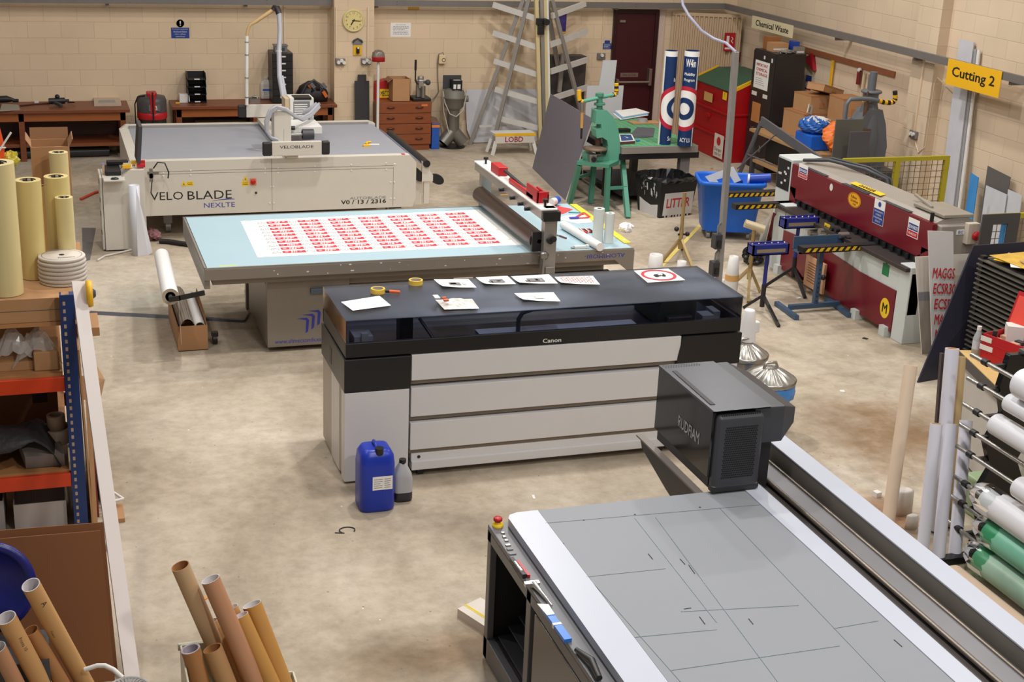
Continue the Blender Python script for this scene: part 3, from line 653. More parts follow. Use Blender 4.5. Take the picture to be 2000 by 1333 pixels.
def cutter():
    f, x0, x1, zt, yb = 16.42, .95, 4.31, .95, 18.7
    t = thing('flatbed_cutter', 'cream flatbed cutting machine with grey bed and hose arm near the rear wall', 'cutting machine', (2.6, 17.5, 0))
    m = MW(t)
    m.prism([(x0, .3), (x1-.02, .3), (x1+.02, .4), (x1+.02, .86), (x1-.06, zt), (x0, zt)], f, f+.12, 0, Matrix(((1, 0, 0, 0), (0, 0, 1, 0), (0, 1, 0, 0), (0, 0, 0, 1))))
    m.prism([(x0-.02, .3), (x1, .3), (x1, .93), (x1-.08, zt+.01), (x0+.06, zt+.01), (x0-.02, .9)], yb-.1, yb, 0, Matrix(((1, 0, 0, 0), (0, 0, 1, 0), (0, 1, 0, 0), (0, 0, 0, 1))))
    m.bx(x0-.02, x0+.1, f+.12, yb-.1, .3, .92); m.bx(x0, x1-.02, f+.05, yb-.05, .3, .9)
    for a, b in (((290, 335), (768, 322)), ((290, 342), (768, 328))):
        p, q = YP(*a, f), YP(*b, f); m.bar((1.12, f-.0005, .826 if a[1] == 335 else .795), (q.x, f-.0005, .826 if a[1] == 335 else .795), .001, .004, mi=1)
    for px, y0, y1 in ((531, 305, 415), (768, 324, 402)):
        xx = YP(px, 360, f).x; m.bx(xx-.002, xx+.002, f-.001, f, .32, .95 if px == 531 else .8, 1)
    for px, py in ((319, 338), (372, 333), (518, 329), (543, 328), (615, 325), (686, 322), (754, 319), (771, 321), (319, 344), (372, 342), (518, 339), (543, 338), (615, 336), (686, 333), (754, 331), (529, 365), (534, 365), (763, 356), (770, 356), (763, 388), (770, 388), (527, 397), (535, 397)):
        c = YP(px, py, f); m.lathe([(.011, 0), (.009, .006), (0, .006)], M=T(c, rx=PI/2), n=10, mi=2)
    m.build('body', [OFFW, SEAM, WHITE], t, bevel=.006)
    m = MW(t); m.bx(x0+.1, x1-.04, f+.12, yb-.1, .88, .925); m.bx(x0+.1, x1-.06, f+.11, f+.14, .915, .945, 1); m.bx(x0+.1, x1-.1, yb-.13, yb-.1, .92, .955, 1); m.build('cutting_bed', [BEDG, ALU], t)
    m = MW(t); ftext(m, 'VELO', 293, 375, 358, 391, f, 0); m.build('brand_lettering', INK, t); m = MW(t); ftext(m, 'BLADE', 366, 372.5, 453, 389, f, 0); m.build('brand_lettering', INK, t); m = MW(t); ftext(m, 'NEXLTE', 398, 396, 459, 405, f, 1)
    pts = [YP(x, y, f) for x, y in ((414, 393), (430, 389.5), (445, 388), (458, 388.5))]; pts2 = [YP(x, y, f) for x, y in ((458, 389.5), (445, 389.8), (430, 391), (414, 393.4))]
    m.quad([p+Vector((0, -.001, 0)) for p in pts2+pts], 1); m.build('subtitle_lettering', [INK, BLUEINK], t); m = MW(t)
    ftext(m, 'AUTOBLADE', 683, 384, 754, 389, f, 2); ftext(m, 'V0 / 13 / 2316', 666, 390, 754, 398, f, 0, True); m.build('model_lettering', [INK, BLUEINK, GREYTXT], t)
    m = MW(t); frect(m, 364, 355, 378, 363, f, 0); frect(m, 472, 355, 486, 363, f, 0)
    for x, y in ((359, 359), (479, 349)):
        c = YP(x, y, f-.002); r = mm(5.5, c); m.prism([(-r, -r*.8), (r, -r*.8), (0, r)], 0, .0015, 0, T(c, rx=PI/2)); m.prism([(-r*.2, -r*.5), (r*.2, -r*.5), (0, r*.4)], .0015, .002, 1, T(c, rx=PI/2))
    for x0_, x1_ in ((366, 376), (474, 484)): lines(m, YP(x0_, 359, f).x, YP(x1_, 359, f).x, YP(366, 362, f).z if x0_ < 400 else YP(474, 362, f).z, YP(366, 356, f).z if x0_ < 400 else YP(474, 356, f).z, 2, f-.0015, 1)
    m.build('warning_sticker', [YELS, INK], t)
    e = MW(t); frect(e, 488, 349, 500.5, 361, f, 0, .012); e = e.build('emergency_stop', mat('stop_orange', (232, 130, 84), .5), t)
    c = YP(494, 355, f-.012); m = MW(t); m.lathe([(.028, 0), (.03, .02), (.02, .028), (0, .028)], M=T(c, rx=PI/2)); m.build('red_button', RED, e)
    c = YP(500, 376.5, f); m = MW(t); m.lathe([(.013, 0), (.013, .01), (0, .01)], M=T(c, rx=PI/2)); m.build('lock', BLACK, t)
    for x, y in ((1.35, 16.8), (4.1, 16.8), (1.3, 18.3), (4.1, 18.3)):
        m = MW(t); m.cyl((x-.03, y, .07), (x+.03, y, .07), .07); m.bx(x-.05, x+.05, y-.05, y+.05, .12, .3); m.build('castor', mat('castor_grey', (140, 138, 134), .4, .3), t)
    for px in (531, 769):
        x = YP(px, 410, f).x; m = MW(t); m.bx(x-.05, x+.1 if px > 600 else x+.06, f+.02, f+.1, .28, .3); m.build('foot_bracket', BLACK, t)
    # console at the near end
    con = MW(t); con.prism([(.59, .02), (1.05, .02), (1.05, .94), (.9, .94), (.8, .86), (.59, .86)], 16.02, 16.5, 0, Matrix(((1, 0, 0, 0), (0, 0, 1, 0), (0, 1, 0, 0), (0, 0, 0, 1))))
    con.bx(.56, .585, 16.05, 16.5, .02, .86)
    for z in (.78, .56, .4, .18): con.bx(.555, .56, 16.1, 16.16, z, z+.05, 1)
    con = con.build('console', [OFFW, BLACK], t, bevel=.008)
    m = MW(t); m.slab([(.6, 15.86, .865), (.83, 15.86, .865), (.83, 16.05, .865), (.6, 16.05, .865)], .012); m.build('keyboard_shelf', OFFW, con, bevel=.002)
    m = MW(t); m.bx(.63, .8, 16.12, 16.45, .86, .92); m.bx(.66, .9, 16.4, 16.48, .92, .97); m.build('keypad', BLACK, con, bevel=.01)
    a = YP(277, 292, 16.3); b = YP(283, 218, 16.3)
    m = MW(t); sc = frame((1.0, 16.3, 1.0), (0, 1, 0), (.09, 0, 1)); m.bx(-.2, .2, 0, .42, -.02, .02, 0, sc); m.bx(-.18, .18, .02, .4, .02, .022, 1, sc); m.build('screen', [DGREY, mat('screen_glass', (24, 26, 30), .15)], con, bevel=.004)
    m = MW(t); m.bx(.99, 1.03, 16.27, 16.33, .93, 1.1); m.build('screen_stand', BLACK, con)
    # right-hand take-off rollers
    m = MW(t); m.bx(4.33, 4.43, f+.1, f+.16, .3, .62); m.prism([(4.42, .6), (4.56, .6), (4.56, .68), (4.42, .86)], f+.05, f+.1, 0, Matrix(((1, 0, 0, 0), (0, 0, 1, 0), (0, 1, 0, 0), (0, 0, 0, 1)))); m.bx(4.45, 4.52, f+.06, f+.1, .32, .8); m.build('takeoff_bracket', OFFW, t)
    m = MW(t); m.cyl((4.47, f+.02, .83), (4.47, yb-.3, .83), .045); m.build('takeoff_roller', BLACK, t)
    m = MW(t); m.cyl((4.4, f+.06, .66), (4.4, yb-.3, .66), .06); m.build('takeoff_roller', BLACK, t)
    m = MW(t); m.slab([(4.32, f+.14, .9), (4.46, f+.14, .8), (4.46, yb-.3, .8), (4.32, yb-.3, .9)], .01); m.build('outfeed_belt', mat('belt_blue_grey', (126, 134, 148), .5), t)
    m = MW(t); m.lathe([(.09, -.02), (.1, 0), (.09, .02)], M=T((4.62, f+.08, .62), ry=.5, rx=PI/2) @ Matrix.Diagonal((1, .62, 1, 1)), n=28); m.build('tension_arm', BLACK, t)
    c = YP(789, 300, f+.02); m = MW(t); m.bx(c.x-.02, c.x+.02, f+.03, f+.09, zt, zt+.004); m.build('red_tab', REDINK, t)
    # travelling bridge
    m = MW(t); m.bx(2.72, 2.86, 16.36, 18.7, .96, 1.02); g = m.build('bridge_beam', OFFW, t, bevel=.006)
    for yy, q, s in ((16.29, 0, True), (18.62, .03, False)):
        m = MW(t); m.bx(2.54+q, 3.13+q, yy, yy+.06, 1.005+q, 1.17+q); 
        if s: m.text('VELOBLADE', T((2.83, yy-.001, 1.11), rx=PI/2), w=.4, h=.036, mi=1)
        e = m.build('bridge_end_plate', [OFFW, INK], g, bevel=.004)
    for yy, q in ((16.29, 0), (18.62, .03)):
        for a, b in ((2.43, 2.54), (3.13, 3.23)):
            m = MW(t); m.bx(a+q, b+q, yy-.003, yy+.063, 1.005+q, 1.17+q); m.build('black_end_cap', mat('cap_black', (40, 37, 38), .5), g, bevel=.02, seg=3)
    m = MW(t); m.bx(2.67, 2.875, 16.93, 17.15, 1.03, 1.42); m.bx(2.785, 2.788, 16.929, 16.93, 1.05, 1.2, 1); h = m.build('cutting_head', [OFFW, SEAM], t, bevel=.008)
    m = MW(t); m.cyl((2.87, 16.98, 1.12), (3.02, 16.98, 1.12), .022); m.cyl((2.87, 16.99, 1.2), (2.93, 16.99, 1.2), .025, mi=1); m.build('spindle', [STEEL, BLACK], h)
    m = MW(t); m.tube((3.02, 16.98, 1.12), (3.16, 16.98, 1.12), .066, .05, 28); m.cyl((3.06, 16.98, 1.12), (3.065, 16.98, 1.12), .06); m.build('motor_can', DGREY, h)
    m = MW(t); m.bx(2.88, 3.29, 17.1, 17.58, 1.1, 1.19); m.build('tray', WHITE, h, bevel=.005)
    m = MW(t); m.bx(2.98, 3.28, 17.6, 17.9, 1.09, 1.46); m.bx(3.02, 3.23, 17.597, 17.6, 1.13, 1.42, 1)
    for k in range(9): m.bx(3.03, 3.2, 17.594, 17.597, 1.15+k*.028, 1.163+k*.028)
    m.bx(3.03, 3.25, 17.59, 17.8, 1.44, 1.47, 2); m.build('electronics_box', [WHITE, GREY, BLACK], h, bevel=.005)
    m = MW(t); m.bx(2.92, 2.98, 17.62, 17.88, 1.1, 1.45); m.build('box_side_panel', mat('side_tan', (198, 176, 146), .6), h)
    # hose mast
    def P3(px, py, y): return YP(px, py, y)
    m = MW(t); m.cyl(P3(482, 205, 18.6), P3(482, 70, 18.6), .022, n=14)
    for py in (82, 107, 152, 190): m.tube(P3(482, py-1, 18.6), P3(482, py+1, 18.6), .026, .02, 14, 1)
    m.build('mast', [WHITE, GREY], t)
    m = MW(t); m.path([P3(482, 72, 18.6), P3(484, 58, 18.6), P3(489, 48, 18.6), P3(500, 42, 18.6), P3(535, 18, 18.6)], [.02, .02, .02, .024, .026], 12); m.build('mast_arm', mat('tape_tan', (196, 164, 112), .6), t)
    m = MW(t); m.path([P3(534, 20, 18.6), P3(537, 15, 18.6), P3(541, 15, 18.58), P3(545, 27, 18.55)], .04, 12); m.build('mast_elbow', mat('elbow_black', (38, 28, 28), .5), t)
    hs = mat('hose_grey', (168, 168, 174), .35)
    m = MW(t); main = [(545, 25, 18.55), (547, 60, 18.5), (545, 100, 18.4), (546, 150, 18.2), (553, 190, 18.0), (567, 212, 17.8), (586, 222, 17.65), (606, 214, 17.55), (620, 203, 17.55)]
    m.path([P3(*p) for p in main], .032, 12); m.path([P3(p[0]+5, p[1]-1, p[2]) for p in main[3:]], .02, 10)
    for p in main[2:8:2]: m.tube(P3(p[0], p[1]-1.5, p[2]), P3(p[0], p[1]+1.5, p[2]), .036, .03, 12, 1)
    m.build('air_hose', [hs, WHITE], t)
    for dx, r in ((0, .02), (5, .017), (9, .014)):
        m = MW(t); m.path([P3(x+dx*.4, y+dx*.5, yy) for x, y, yy in ((621, 205, 17.5), (605, 222, 17.3), (588, 231, 17.1), (572, 224, 16.95), (556, 212, 16.92), (540, 208, 16.9), (527, 215, 16.9), (519, 236, 16.9), (520, 256, 16.9), (529, 269, 16.9), (543, 273, 16.9))], r, 10); m.build('coolant_hose', hs, t)
    return t
cutter()
# things on and beside the cutter
c = G(716, 283, .926); m = MB(); m.path([(-.06, -.1, .012), (.0, -.08, .012), (.0, .02, .012), (.03, .1, .012), (.08, .11, .012)], .014, 8); m.bx(-.07, .02, -.12, -.08, 0, .02); m.bx(.03, .16, -.04, .02, .0, .008, 1, T((0, 0, .002), rz=-.1))
o = m.build('cutting_jig', [YEL, WHITE]); o.location = c; tag(o, 'yellow hooked tool with white tag lying on the grey bed', 'tool')
c = Vector((.72, 15.92, .867)); m = MB(); m.ball((0, 0, .0), .035, 10, 0, (1.3, .8, .7)); m.v = [Vector((v.x, v.y, max(v.z, 0))) for v in m.v]; m.bx(-.02, .0, -.03, -.01, .02, .026, 1); o = m.build('computer_mouse', [BLACK, GREY]); o.location = c; tag(o, 'black computer mouse on the console shelf', 'mouse')
r_ = random.Random(4); m = MB()
for k in range(9): m.box((r_.uniform(-.1, .12), r_.uniform(-.1, .12), r_.uniform(.015, .04)), (.09, .05, .035), k % 3, None)
o = m.build('tool_clutter', [mat('ivory', (222, 208, 170), .5), YEL, REDINK]); o.location = (.93, 16.2, .941); tag(o, 'ivory and yellow small parts heaped on the console top', 'clutter')
m = MB(); m.bx(-.012, .012, -.012, .012, 0, .11); m.bx(-.016, .016, -.012, .012, .11, .13, 1); o = m.build('glue_stick', [mat('stick_wood', (196, 164, 130), .5), mat('stick_lilac', (150, 146, 190), .5)]); o.location = (.615, 16.2, .861); tag(o, 'thin upright stick with lilac end on the console edge', 'stick')
def gauge():
    t = thing('tool_holder', 'steel clamp with dark hose hung at the console side', 'clamp', (1.1, 16.3, .8))
    m = MB(); m.bx(.0, .13, -.03, .0, .03, .06); m.bx(.02, .06, -.06, -.02, -.05, .1); m.cyl((.04, -.06, .02), (.04, -.02, .02), .03); m.build('clamp', STEEL, t)
    m = MB(); m.path([(.07, -.03, .1), (.12, -.03, .17), (.2, -.03, .16), (.24, -.03, .05), (.23, -.03, -.02)], .008, 6); m.build('hose', BLACK, t)
    m = MB(); m.bar((.05, -.045, -.02), (.03, -.045, -.19), .03, .012); m.build('handle', DGREY, t, bevel=.004)
gauge()
a = G(268, 498); zz = HZ(263, 362, a.x, a.y); m = MB(); m.tube((0, 0, 0), (0, 0, zz), .058, .05, 28)
vs = [(-.03+.1*u, -.065+.02*u-(.06*u*u), z) for z in (0,) for u in (0, .5, 1)]
m.add([(0, -.063, 0), (.12, -.03, 0), (.17, 0, .02), (.02, -.056, zz), (.03, -.05, zz*.9), (.1, -.01, .4)], [(0, 1, 4, 3), (1, 2, 5, 4)], 0)
o = m.build('paper_roll', mat('film_roll_white', (206, 208, 214), .4, var=.03), solid=.002); o.location = a; tag(o, 'tall loosely rolled white sheet leaning at the cutter console', 'roll')

# ---------------------------------------------------------------- cutting table with the printed sheet
TAUPE = mat('table_taupe', (138, 130, 120), .42, .25, var=.06); GLASSB = mat('glass_mat_blue', (168, 196, 206), .35, var=.05, scale=2)
def applicator():
    X0, X1, Y0, Y1, Z = 1.27, 5.41, 12.1, 13.97, .9
    t = thing('application_table', 'large flatbed applicator table with pale blue glass top and roller bridge', 'work table', (3.3, 13.0, 0))
    m = MW(t); m.bx(X0, X1, Y0, Y1, Z-.105, Z-.008); m.bx(X0+.08, X1-.1, Y0+.1, Y1-.1, Z-.18, Z-.105); m.bx(X0, X0+.05, Y0+.02, Y1, Z-.19, Z-.1); m.prism([(X1-.2, Z-.105), (X1, Z-.105), (X1, Z-.22), (X1-.06, Z-.22)], Y0, Y0+.05, 0, Matrix(((1, 0, 0, 0), (0, 0, 1, 0), (0, 1, 0, 0), (0, 0, 0, 1))))
    r = random.Random(5)
    for k in range(26):
        x = r.uniform(X0+.6, X1-.1); z_ = Z-.1+r.uniform(0, .08); m.bx(x, x+r.uniform(.005, .03), Y0-.0008, Y0, z_, z_+r.uniform(.004, .012), 1)
    m.text('ALOMIMOBI-', T((5.1, Y0-.001, Z-.058), rx=PI/2, ) @ Matrix.Rotation(PI, 4, 'Z'), w=.42, h=.04, mi=2)
    m.build('table_frame', [TAUPE, WHITE, BLUEINK], t, bevel=.005)
    m = MW(t); m.bx(X0+.03, X1-.02, Y0+.025, Y1-.02, Z-.008, Z+.004); m.bx(X0+.14, X0+.3, Y0+.06, Y0+.085, Z+.004, Z+.0045, 1); m.build('glass_top', [GLASSB, mat('green_tape', (196, 212, 90), .5)], t, bevel=.002)
    m = MW(t)
    for a, b, c_, d in ((X0+.005, X1-.005, Y0+.005, Y0+.02), (X0+.005, X0+.02, Y0, Y1), (X0, X1, Y1-.018, Y1-.004)): m.bx(a, b, c_, d, Z-.01, Z+.008)
    m.build('edge_trim', ALU, t)
    # pedestal with logo
    xb, yf = 1.85, 12.3
    m = MW(t); m.bx(xb, 2.62, yf, yf+.06, .05, Z-.18); m.bx(xb+.02, 2.6, yf+.06, 13.5, .05, Z-.18); m.bx(xb, xb+.02, yf+.06, 13.5, .05, Z-.25)
    ftext(m, 'www.allmecsondices.co', 537, 661, 640, 669, yf, 1)
    for k in range(3):
        dx, dz = k*.055, k*.035; x, z = 2.12+dx, .3+dz
        m.quad([(x, yf-.001, z+.02), (x+.1, yf-.001, z+.025), (x+.12, yf-.001, z), (x+.11, yf-.001, z-.11), (x+.085, yf-.001, z-.13), (x+.092, yf-.001, z-.0), (x+.07, yf-.001, z+.006)], 1)
    m.build('pedestal', [TAUPE, BLUEINK], t, bevel=.006)
    a, b = YP(606, 563, yf), YP(650, 571, yf); m = MW(t); m.bx(a.x, b.x, yf-.03, yf, b.z, a.z); m.build('drawer_pull', mat('pull_blue_grey', (86, 100, 112), .4), t, bevel=.004)
    m = MW(t); m.bx(1.84, 1.92, 13.62, 13.7, .0, .72); m.bar((1.88, 12.4, .12), (1.88, 13.62, .36), .05, .05); m.build('rear_leg', TAUPE, t)
    m = MW(t); m.bx(4.2, 4.75, 12.5, 13.5, .05, .72); m.build('end_pedestal', DGREY, t, bevel=.006)
    m = MW(t); m.bx(2.62, 4.2, 13.4, 13.46, .1, .2); m.bx(2.62, 5.2, 12.35, 12.45, .62, .72); m.build('crossbar', TAUPE, t)
    m = MW(t)
    for k in range(30): m.box((4.62+k*.02, 12.24, .63), (.014, .05, .05))
    m.build('cable_chain', BLACK, t)
    a = YP(655, 552, 12.35); b = YP(915, 535, 12.35); m = MW(t); n = 12
    vs = []
    for k in range(n+1):
        x = a.x+(b.x-a.x)*k/n; vs += [(x, 12.33, .58-.05*math.sin(PI*k/n)), (x, 12.7, .4-.1*math.sin(PI*k/n)), (x, 13.2, .6-.05*math.sin(PI*k/n))]
    m.add(vs, [(3*k+j, 3*k+3+j, 3*k+4+j, 3*k+1+j) for k in range(n) for j in (0, 1)], 0, True); m.build('cloth_catcher', mat('canvas_white', (214, 206, 192), .8), t, solid=.004)
    # bridge with rubber roller
    m = MW(t); m.bx(4.42, 4.545, 11.98, 12.08, .62, 1.37); m.bx(4.44, 4.53, 11.96, 11.98, .64, .8, 1); m.build('bridge_post', [ALU, STEEL], t, bevel=.005)
    m = MW(t); m.bx(4.42, 4.53, 14.0, 14.1, .62, 1.35); m.build('bridge_post', ALU, t, bevel=.005)
    m = MW(t); m.bx(4.37, 4.52, 11.96, 14.12, 1.27, 1.355); m.bx(4.36, 4.53, 11.95, 14.12, 1.355, 1.37, 1); br = m.build('bridge_beam', [ALU, WHITE], t, bevel=.004)
    m = MW(t); m.bx(4.39, 4.56, 11.94, 12.02, 1.25, 1.345); m.build('end_cap', BLACK, br, bevel=.004)
    m = MW(t); m.cyl((4.4, 12.1, 1.03), (4.4, 13.98, 1.03), .085, n=36); m.cyl((4.4, 12.06, 1.03), (4.4, 14.02, 1.03), .02, mi=1); m.build('rubber_roller', [mat('roller_brown', (66, 50, 44), .35, var=.04), STEEL], t)
    m = MW(t); m.bx(4.33, 4.47, 12.06, 12.1, .93, 1.12); m.cyl((4.47, 11.98, 1.06), (4.47, 11.94, 1.06), .03); m.cyl((4.5, 11.96, 1.08), (4.5, 11.93, 1.08), .028); m.build('roller_bearing', BLACK, t)
    m = MW(t); m.bx(4.39, 4.49, 13.35, 13.62, 1.37, 1.46); m.bx(4.4, 4.46, 12.3, 13.05, 1.375, 1.42); m.bx(4.4, 4.52, 12.18, 12.2, 1.37, 1.48); m.bx(4.4, 4.42, 12.18, 12.5, 1.37, 1.5); m.bx(4.5, 4.52, 12.18, 12.5, 1.37, 1.46); m.build('red_cutter', RED, br, bevel=.005)
    m = MW(t); m.bar((4.44, 13.3, 1.44), (4.44, 12.4, 1.4), .03, .02); m.bar((4.48, 13.2, 1.38), (4.48, 12.6, 1.38), .04, .02); m.build('cutter_rail', BLACK, br)
    for y, z in ((13.95, 1.37), (12.06, 1.37)):
        m = MW(t); m.cyl((4.44, y, z), (4.44, y, z+.05), .012); m.cyl((4.44, y, z+.05), (4.44, y, z+.07), .026); m.build('clamp_knob', BLACK, br)
    for y in (13.1, 12.75, 12.5, 12.3):
        m = MW(t); m.cyl((4.37, y, 1.29), (4.32, y, 1.29), .018); m.build('side_knob', BLACK, br)
    c = YP(1063, 500, 11.95); m = MW(t); m.lathe([(.026, -.01), (.045, 0), (.026, .01)], M=T((c.x, 11.95, c.z), rx=PI/2), n=24); m.bar((c.x, 11.95, c.z-.03), (c.x-.01, 11.95, c.z-.22), .02, .012, up=(0, 1, 0)); m.bx(c.x-.03, c.x+.03, 11.955, 11.965, c.z-.03, c.z+.03, 1); m.build('crank_handle', [STEEL, mat('crank_brown', (120, 90, 70), .5)], t)
    # paper roll on side brackets and its tail
    a, b = Vector((.93, 12.15, .68)), Vector((.9, 13.95, .72))
    a = Vector((YP(333, 580, 12.1).x, 12.1, YP(333, 580, 12.1).z)); b = Vector((YP(316, 500, 13.75).x, 13.75, YP(316, 500, 13.75).z))
    m = MW(t); m.tube(a, b, .074, .045, 30, 0, 1, 2); m.build('paper_roll', [PAPER, mat('core_tan', (176, 160, 140), .7), BLACK], t)
    m = MW(t); m.cyl(a-(b-a).normalized()*.04, b+(b-a).normalized()*.12, .02); m.build('roll_spindle', STEEL, t)
    e = Vector((YP(400, 572, 12.05).x, 12.05, YP(400, 572, 12.05).z)); m = MW(t); s_ = a+Vector((-.02, -.05, -.01)); m.bar(s_, s_+Vector((.1, 0, .01)), .012, .045); m.bar(s_+Vector((.09, 0, .01)), e, .012, .045); m.build('roll_bracket', BLACK, t)
    m = MW(t); d = b-a; z0 = .12
    m.add([a+Vector((.07, .02, -.02)), a+d*.92+Vector((.07, 0, -.02)), a+d*.5+Vector((.11, 0, -.35)), Vector((a.x+.09, a.y+.12, z0+.05))], [(0, 1, 2, 3)]); m.build('paper_tail', PAPER, t, solid=.002)
applicator()
# printed sheet of red labels on the glass
def print_sheet():
    Z = .9055; c = [G(470, 432, Z), G(503, 503, Z), G(1022, 478, Z), G(948, 403, Z)]
    c[3].x = c[2].x-.02; c[3].y = min(c[3].y, 13.82)
    def uv(u, v): return c[0]*(1-u)*(1-v)+c[3]*u*(1-v)+c[1]*(1-u)*v+c[2]*u*v
    m = MB(); m.slab([c[0], c[1], c[2], c[3]], .001, up=(0, 0, 1)); r = random.Random(2); up = Vector((0, 0, .0008)); up2 = Vector((0, 0, .0014))
    def q(u0, u1, v0, v1, mi, z=up): m.quad([uv(u0, v1)+z, uv(u1, v1)+z, uv(u1, v0)+z, uv(u0, v0)+z], mi)
    for i in range(7):
        for k in range(10):
            u, v = .097+i*.1235, .062+k*.0905; q(u, u+.084, v, v+.056, 1)
            q(u+.008, u+.02, v+.02, v+.032, 0, up2)
            x = u+.032
            while x < u+.056: l = r.uniform(.004, .01); q(x, x+l, v+.01, v+.024, 0, up2); q(x-.002, x+l-.003, v+.032, v+.046, 0, up2); x += l+.0025
            q(u+.062, u+.072, v+.014, v+.026, 0, up2)
            w = u-.037
            for a, b, e, f in ((0, .03, .045, .05), (0, .002, .02, .05), (.028, .03, .02, .05), (.004, .02, .008, .013), (.004, .006, .008, .03), (.018, .02, .008, .03), (.008, .012, .03, .036), (.02, .026, .026, .032)): q(w+a, w+b, v+e, v+f, 2)
    return tag(m.build('printed_sheet', [PAPER, mat('label_red', (202, 44, 62), .6), GREYTXT]), 'large white sheet printed with rows of red labels on the glass top', 'printed sheet')
print_sheet()
# small things at the roller end of the table
ZT = .9055
def on_table(px, py): return G(px, py, ZT)
def roll_up(name, px, py, top, rp, label, ri=.4, mats=None):
    a = on_table(px, py); h = HZ(px, top, a.x, a.y)-ZT; r = mm(rp, a); m = MB(); m.tube((0, 0, 0), (0, 0, h), r, r*ri, 30, 0, 0, 1)
    o = m.build(name, mats or [mat('tape_film', (216, 220, 216), .35, var=.03), GREY]); o.location = a; return tag(o, label, 'roll')
roll_up('film_roll', 1166.5, 473, 407, 10.5, 'taller white film roll standing on the blue glass top')
roll_up('film_roll', 1188, 474, 416, 9.2, 'shorter white film roll standing on the blue glass top')
a, b = on_table(1100, 447), on_table(1172, 491); r = .042
m = MB(); m.cyl(a+Vector((0, 0, r)), b+Vector((0, 0, r)), r, n=28); tag(m.build('film_roll', [PAPER]), 'white rolled sheet lying on the table edge below the film rolls', 'roll')
def straight(px, w, label):
    a, b = on_table(*px[0]), on_table(*px[1]); m = MB(); m.bar(a+Vector((0, 0, .005)), b+Vector((0, 0, .005)), w, .008); d = (b-a).normalized()
    m.bx(-.02, .02, -.012, .012, 0, .001, 1, frame(b-d*.1+Vector((0, 0, .0095)), d, Vector((-d.y, d.x, 0)))); tag(m.build('straight_edge', [mat('yellow_ruler', (232, 206, 60), .45), WHITE]), label, 'ruler')
straight(((1119, 400), (1226, 476)), .075, 'long yellow straight edge lying along the end of the glass top')
m = MB(); m.slab([on_table(*p) for p in ((1062, 412), (1084, 419), (1100, 418), (1119, 409), (1090, 403))], .002, up=(0, 0, 1)); o = m.build('red_card', mat('card_red', (226, 66, 66), .5)); o.location.z += .002; tag(o, 'red card offcut lying beyond the roller bridge', 'card')
m = MB(); m.slab([on_table(*p) for p in ((1085, 427), (1128, 437), (1156, 435), (1156, 422), (1130, 420), (1108, 421))], .001, up=(0, 0, 1)); o = m.build('paper_offcut', PAPER); o.location.z += .001; tag(o, 'white paper offcut under the red set square', 'paper')
a = on_table(1083, 402); t = thing('glue_bottle', 'white tube with blue cap lying by the red card', 'tube', a+Vector((0, 0, .006)))
m = MB(); m.cyl((-.06, -.06, .045), (.0, 0, .045), .04); m.build('body', WHITE, t); m = MB(); m.cyl((0, 0, .045), (.05, .05, .045), .043); m.build('cap', mat('cap_blue', (40, 80, 180), .4), t)
m = MB(); p, q, s_ = on_table(1121, 428), on_table(1140, 417), on_table(1152, 426)
for a, b in ((p, q), (q, s_), (p, s_)): m.bar(a+Vector((0, 0, .007)), b+Vector((0, 0, .007)), .03, .006)
m.box((p.x, p.y, p.z+.014), (.1, .04, .012), 1); tag(m.build('set_square', [mat('square_red', (206, 60, 70), .4), mat('square_blue', (50, 70, 180), .4)]), 'red set square with blue end on the paper offcut', 'ruler')
a, b = on_table(1074, 455), on_table(1106, 467); m = MB(); m.path([a+Vector((0, 0, .006)), a*.4+b*.6+Vector((0, 0, .006))], .006, 6); m.path([a*.4+b*.6+Vector((0, 0, .008)), b+Vector((0, 0, .008))], .009, 6, 1); tag(m.build('scalpel', [STEEL, mat('scalpel_grip', (130, 70, 80), .5)]), 'thin craft scalpel lying between bridge post and white roll', 'scalpel')
a = on_table(1134, 485); m = MB(); m.bx(-.07, .07, -.02, .02, 0, .025); m.bx(-.1, -.06, -.015, .015, .004, .014, 1); m.bx(.05, .08, -.028, .012, 0, .034); o = m.build('utility_knife', [WHITE, STEEL], bevel=.004); o.location = a; tag(o, 'white utility knife at the table edge beside the white roll', 'knife')
a, b = on_table(1124, 453), on_table(1155, 453); m = MB(); n = 9
for k in range(n):
    p = a.lerp(b, (k+.5)/n); m.bx(p.x-.012, p.x+.012, p.y-.05, p.y+.05, p.z, p.z+.02, k % 3)
m.bar(a+Vector((0, -.06, .01)), a.lerp(b, .6)+Vector((0, -.06, .01)), .04, .018, mi=1); tag(m.build('colour_strip', [WHITE, mat('strip_red', (196, 50, 50), .5), BLACK]), 'striped red, white and black strip lying by the film rolls', 'strip')
a = on_table(1130, 418); m = MB(); m.bar((-.06, .02, .004), (.06, -.02, .004), .02, .006); o = m.build('green_pen', mat('teal_pen', (60, 160, 160), .4)); o.location = a+Vector((-.03, .05, .001)); tag(o, 'tiny teal pen lying by the yellow straight edge', 'pen')
a = on_table(1213, 456); o = blob_mesh((0, 0, 0), .07, .07, .05, 8, .3, 10).build('tissue', mat('tissue_white', (236, 234, 236), .8)); o.location = (a.x+.04, a.y-.02, ZT+.012); tag(o, 'crumpled white tissue at the corner of the glass top', 'tissue')

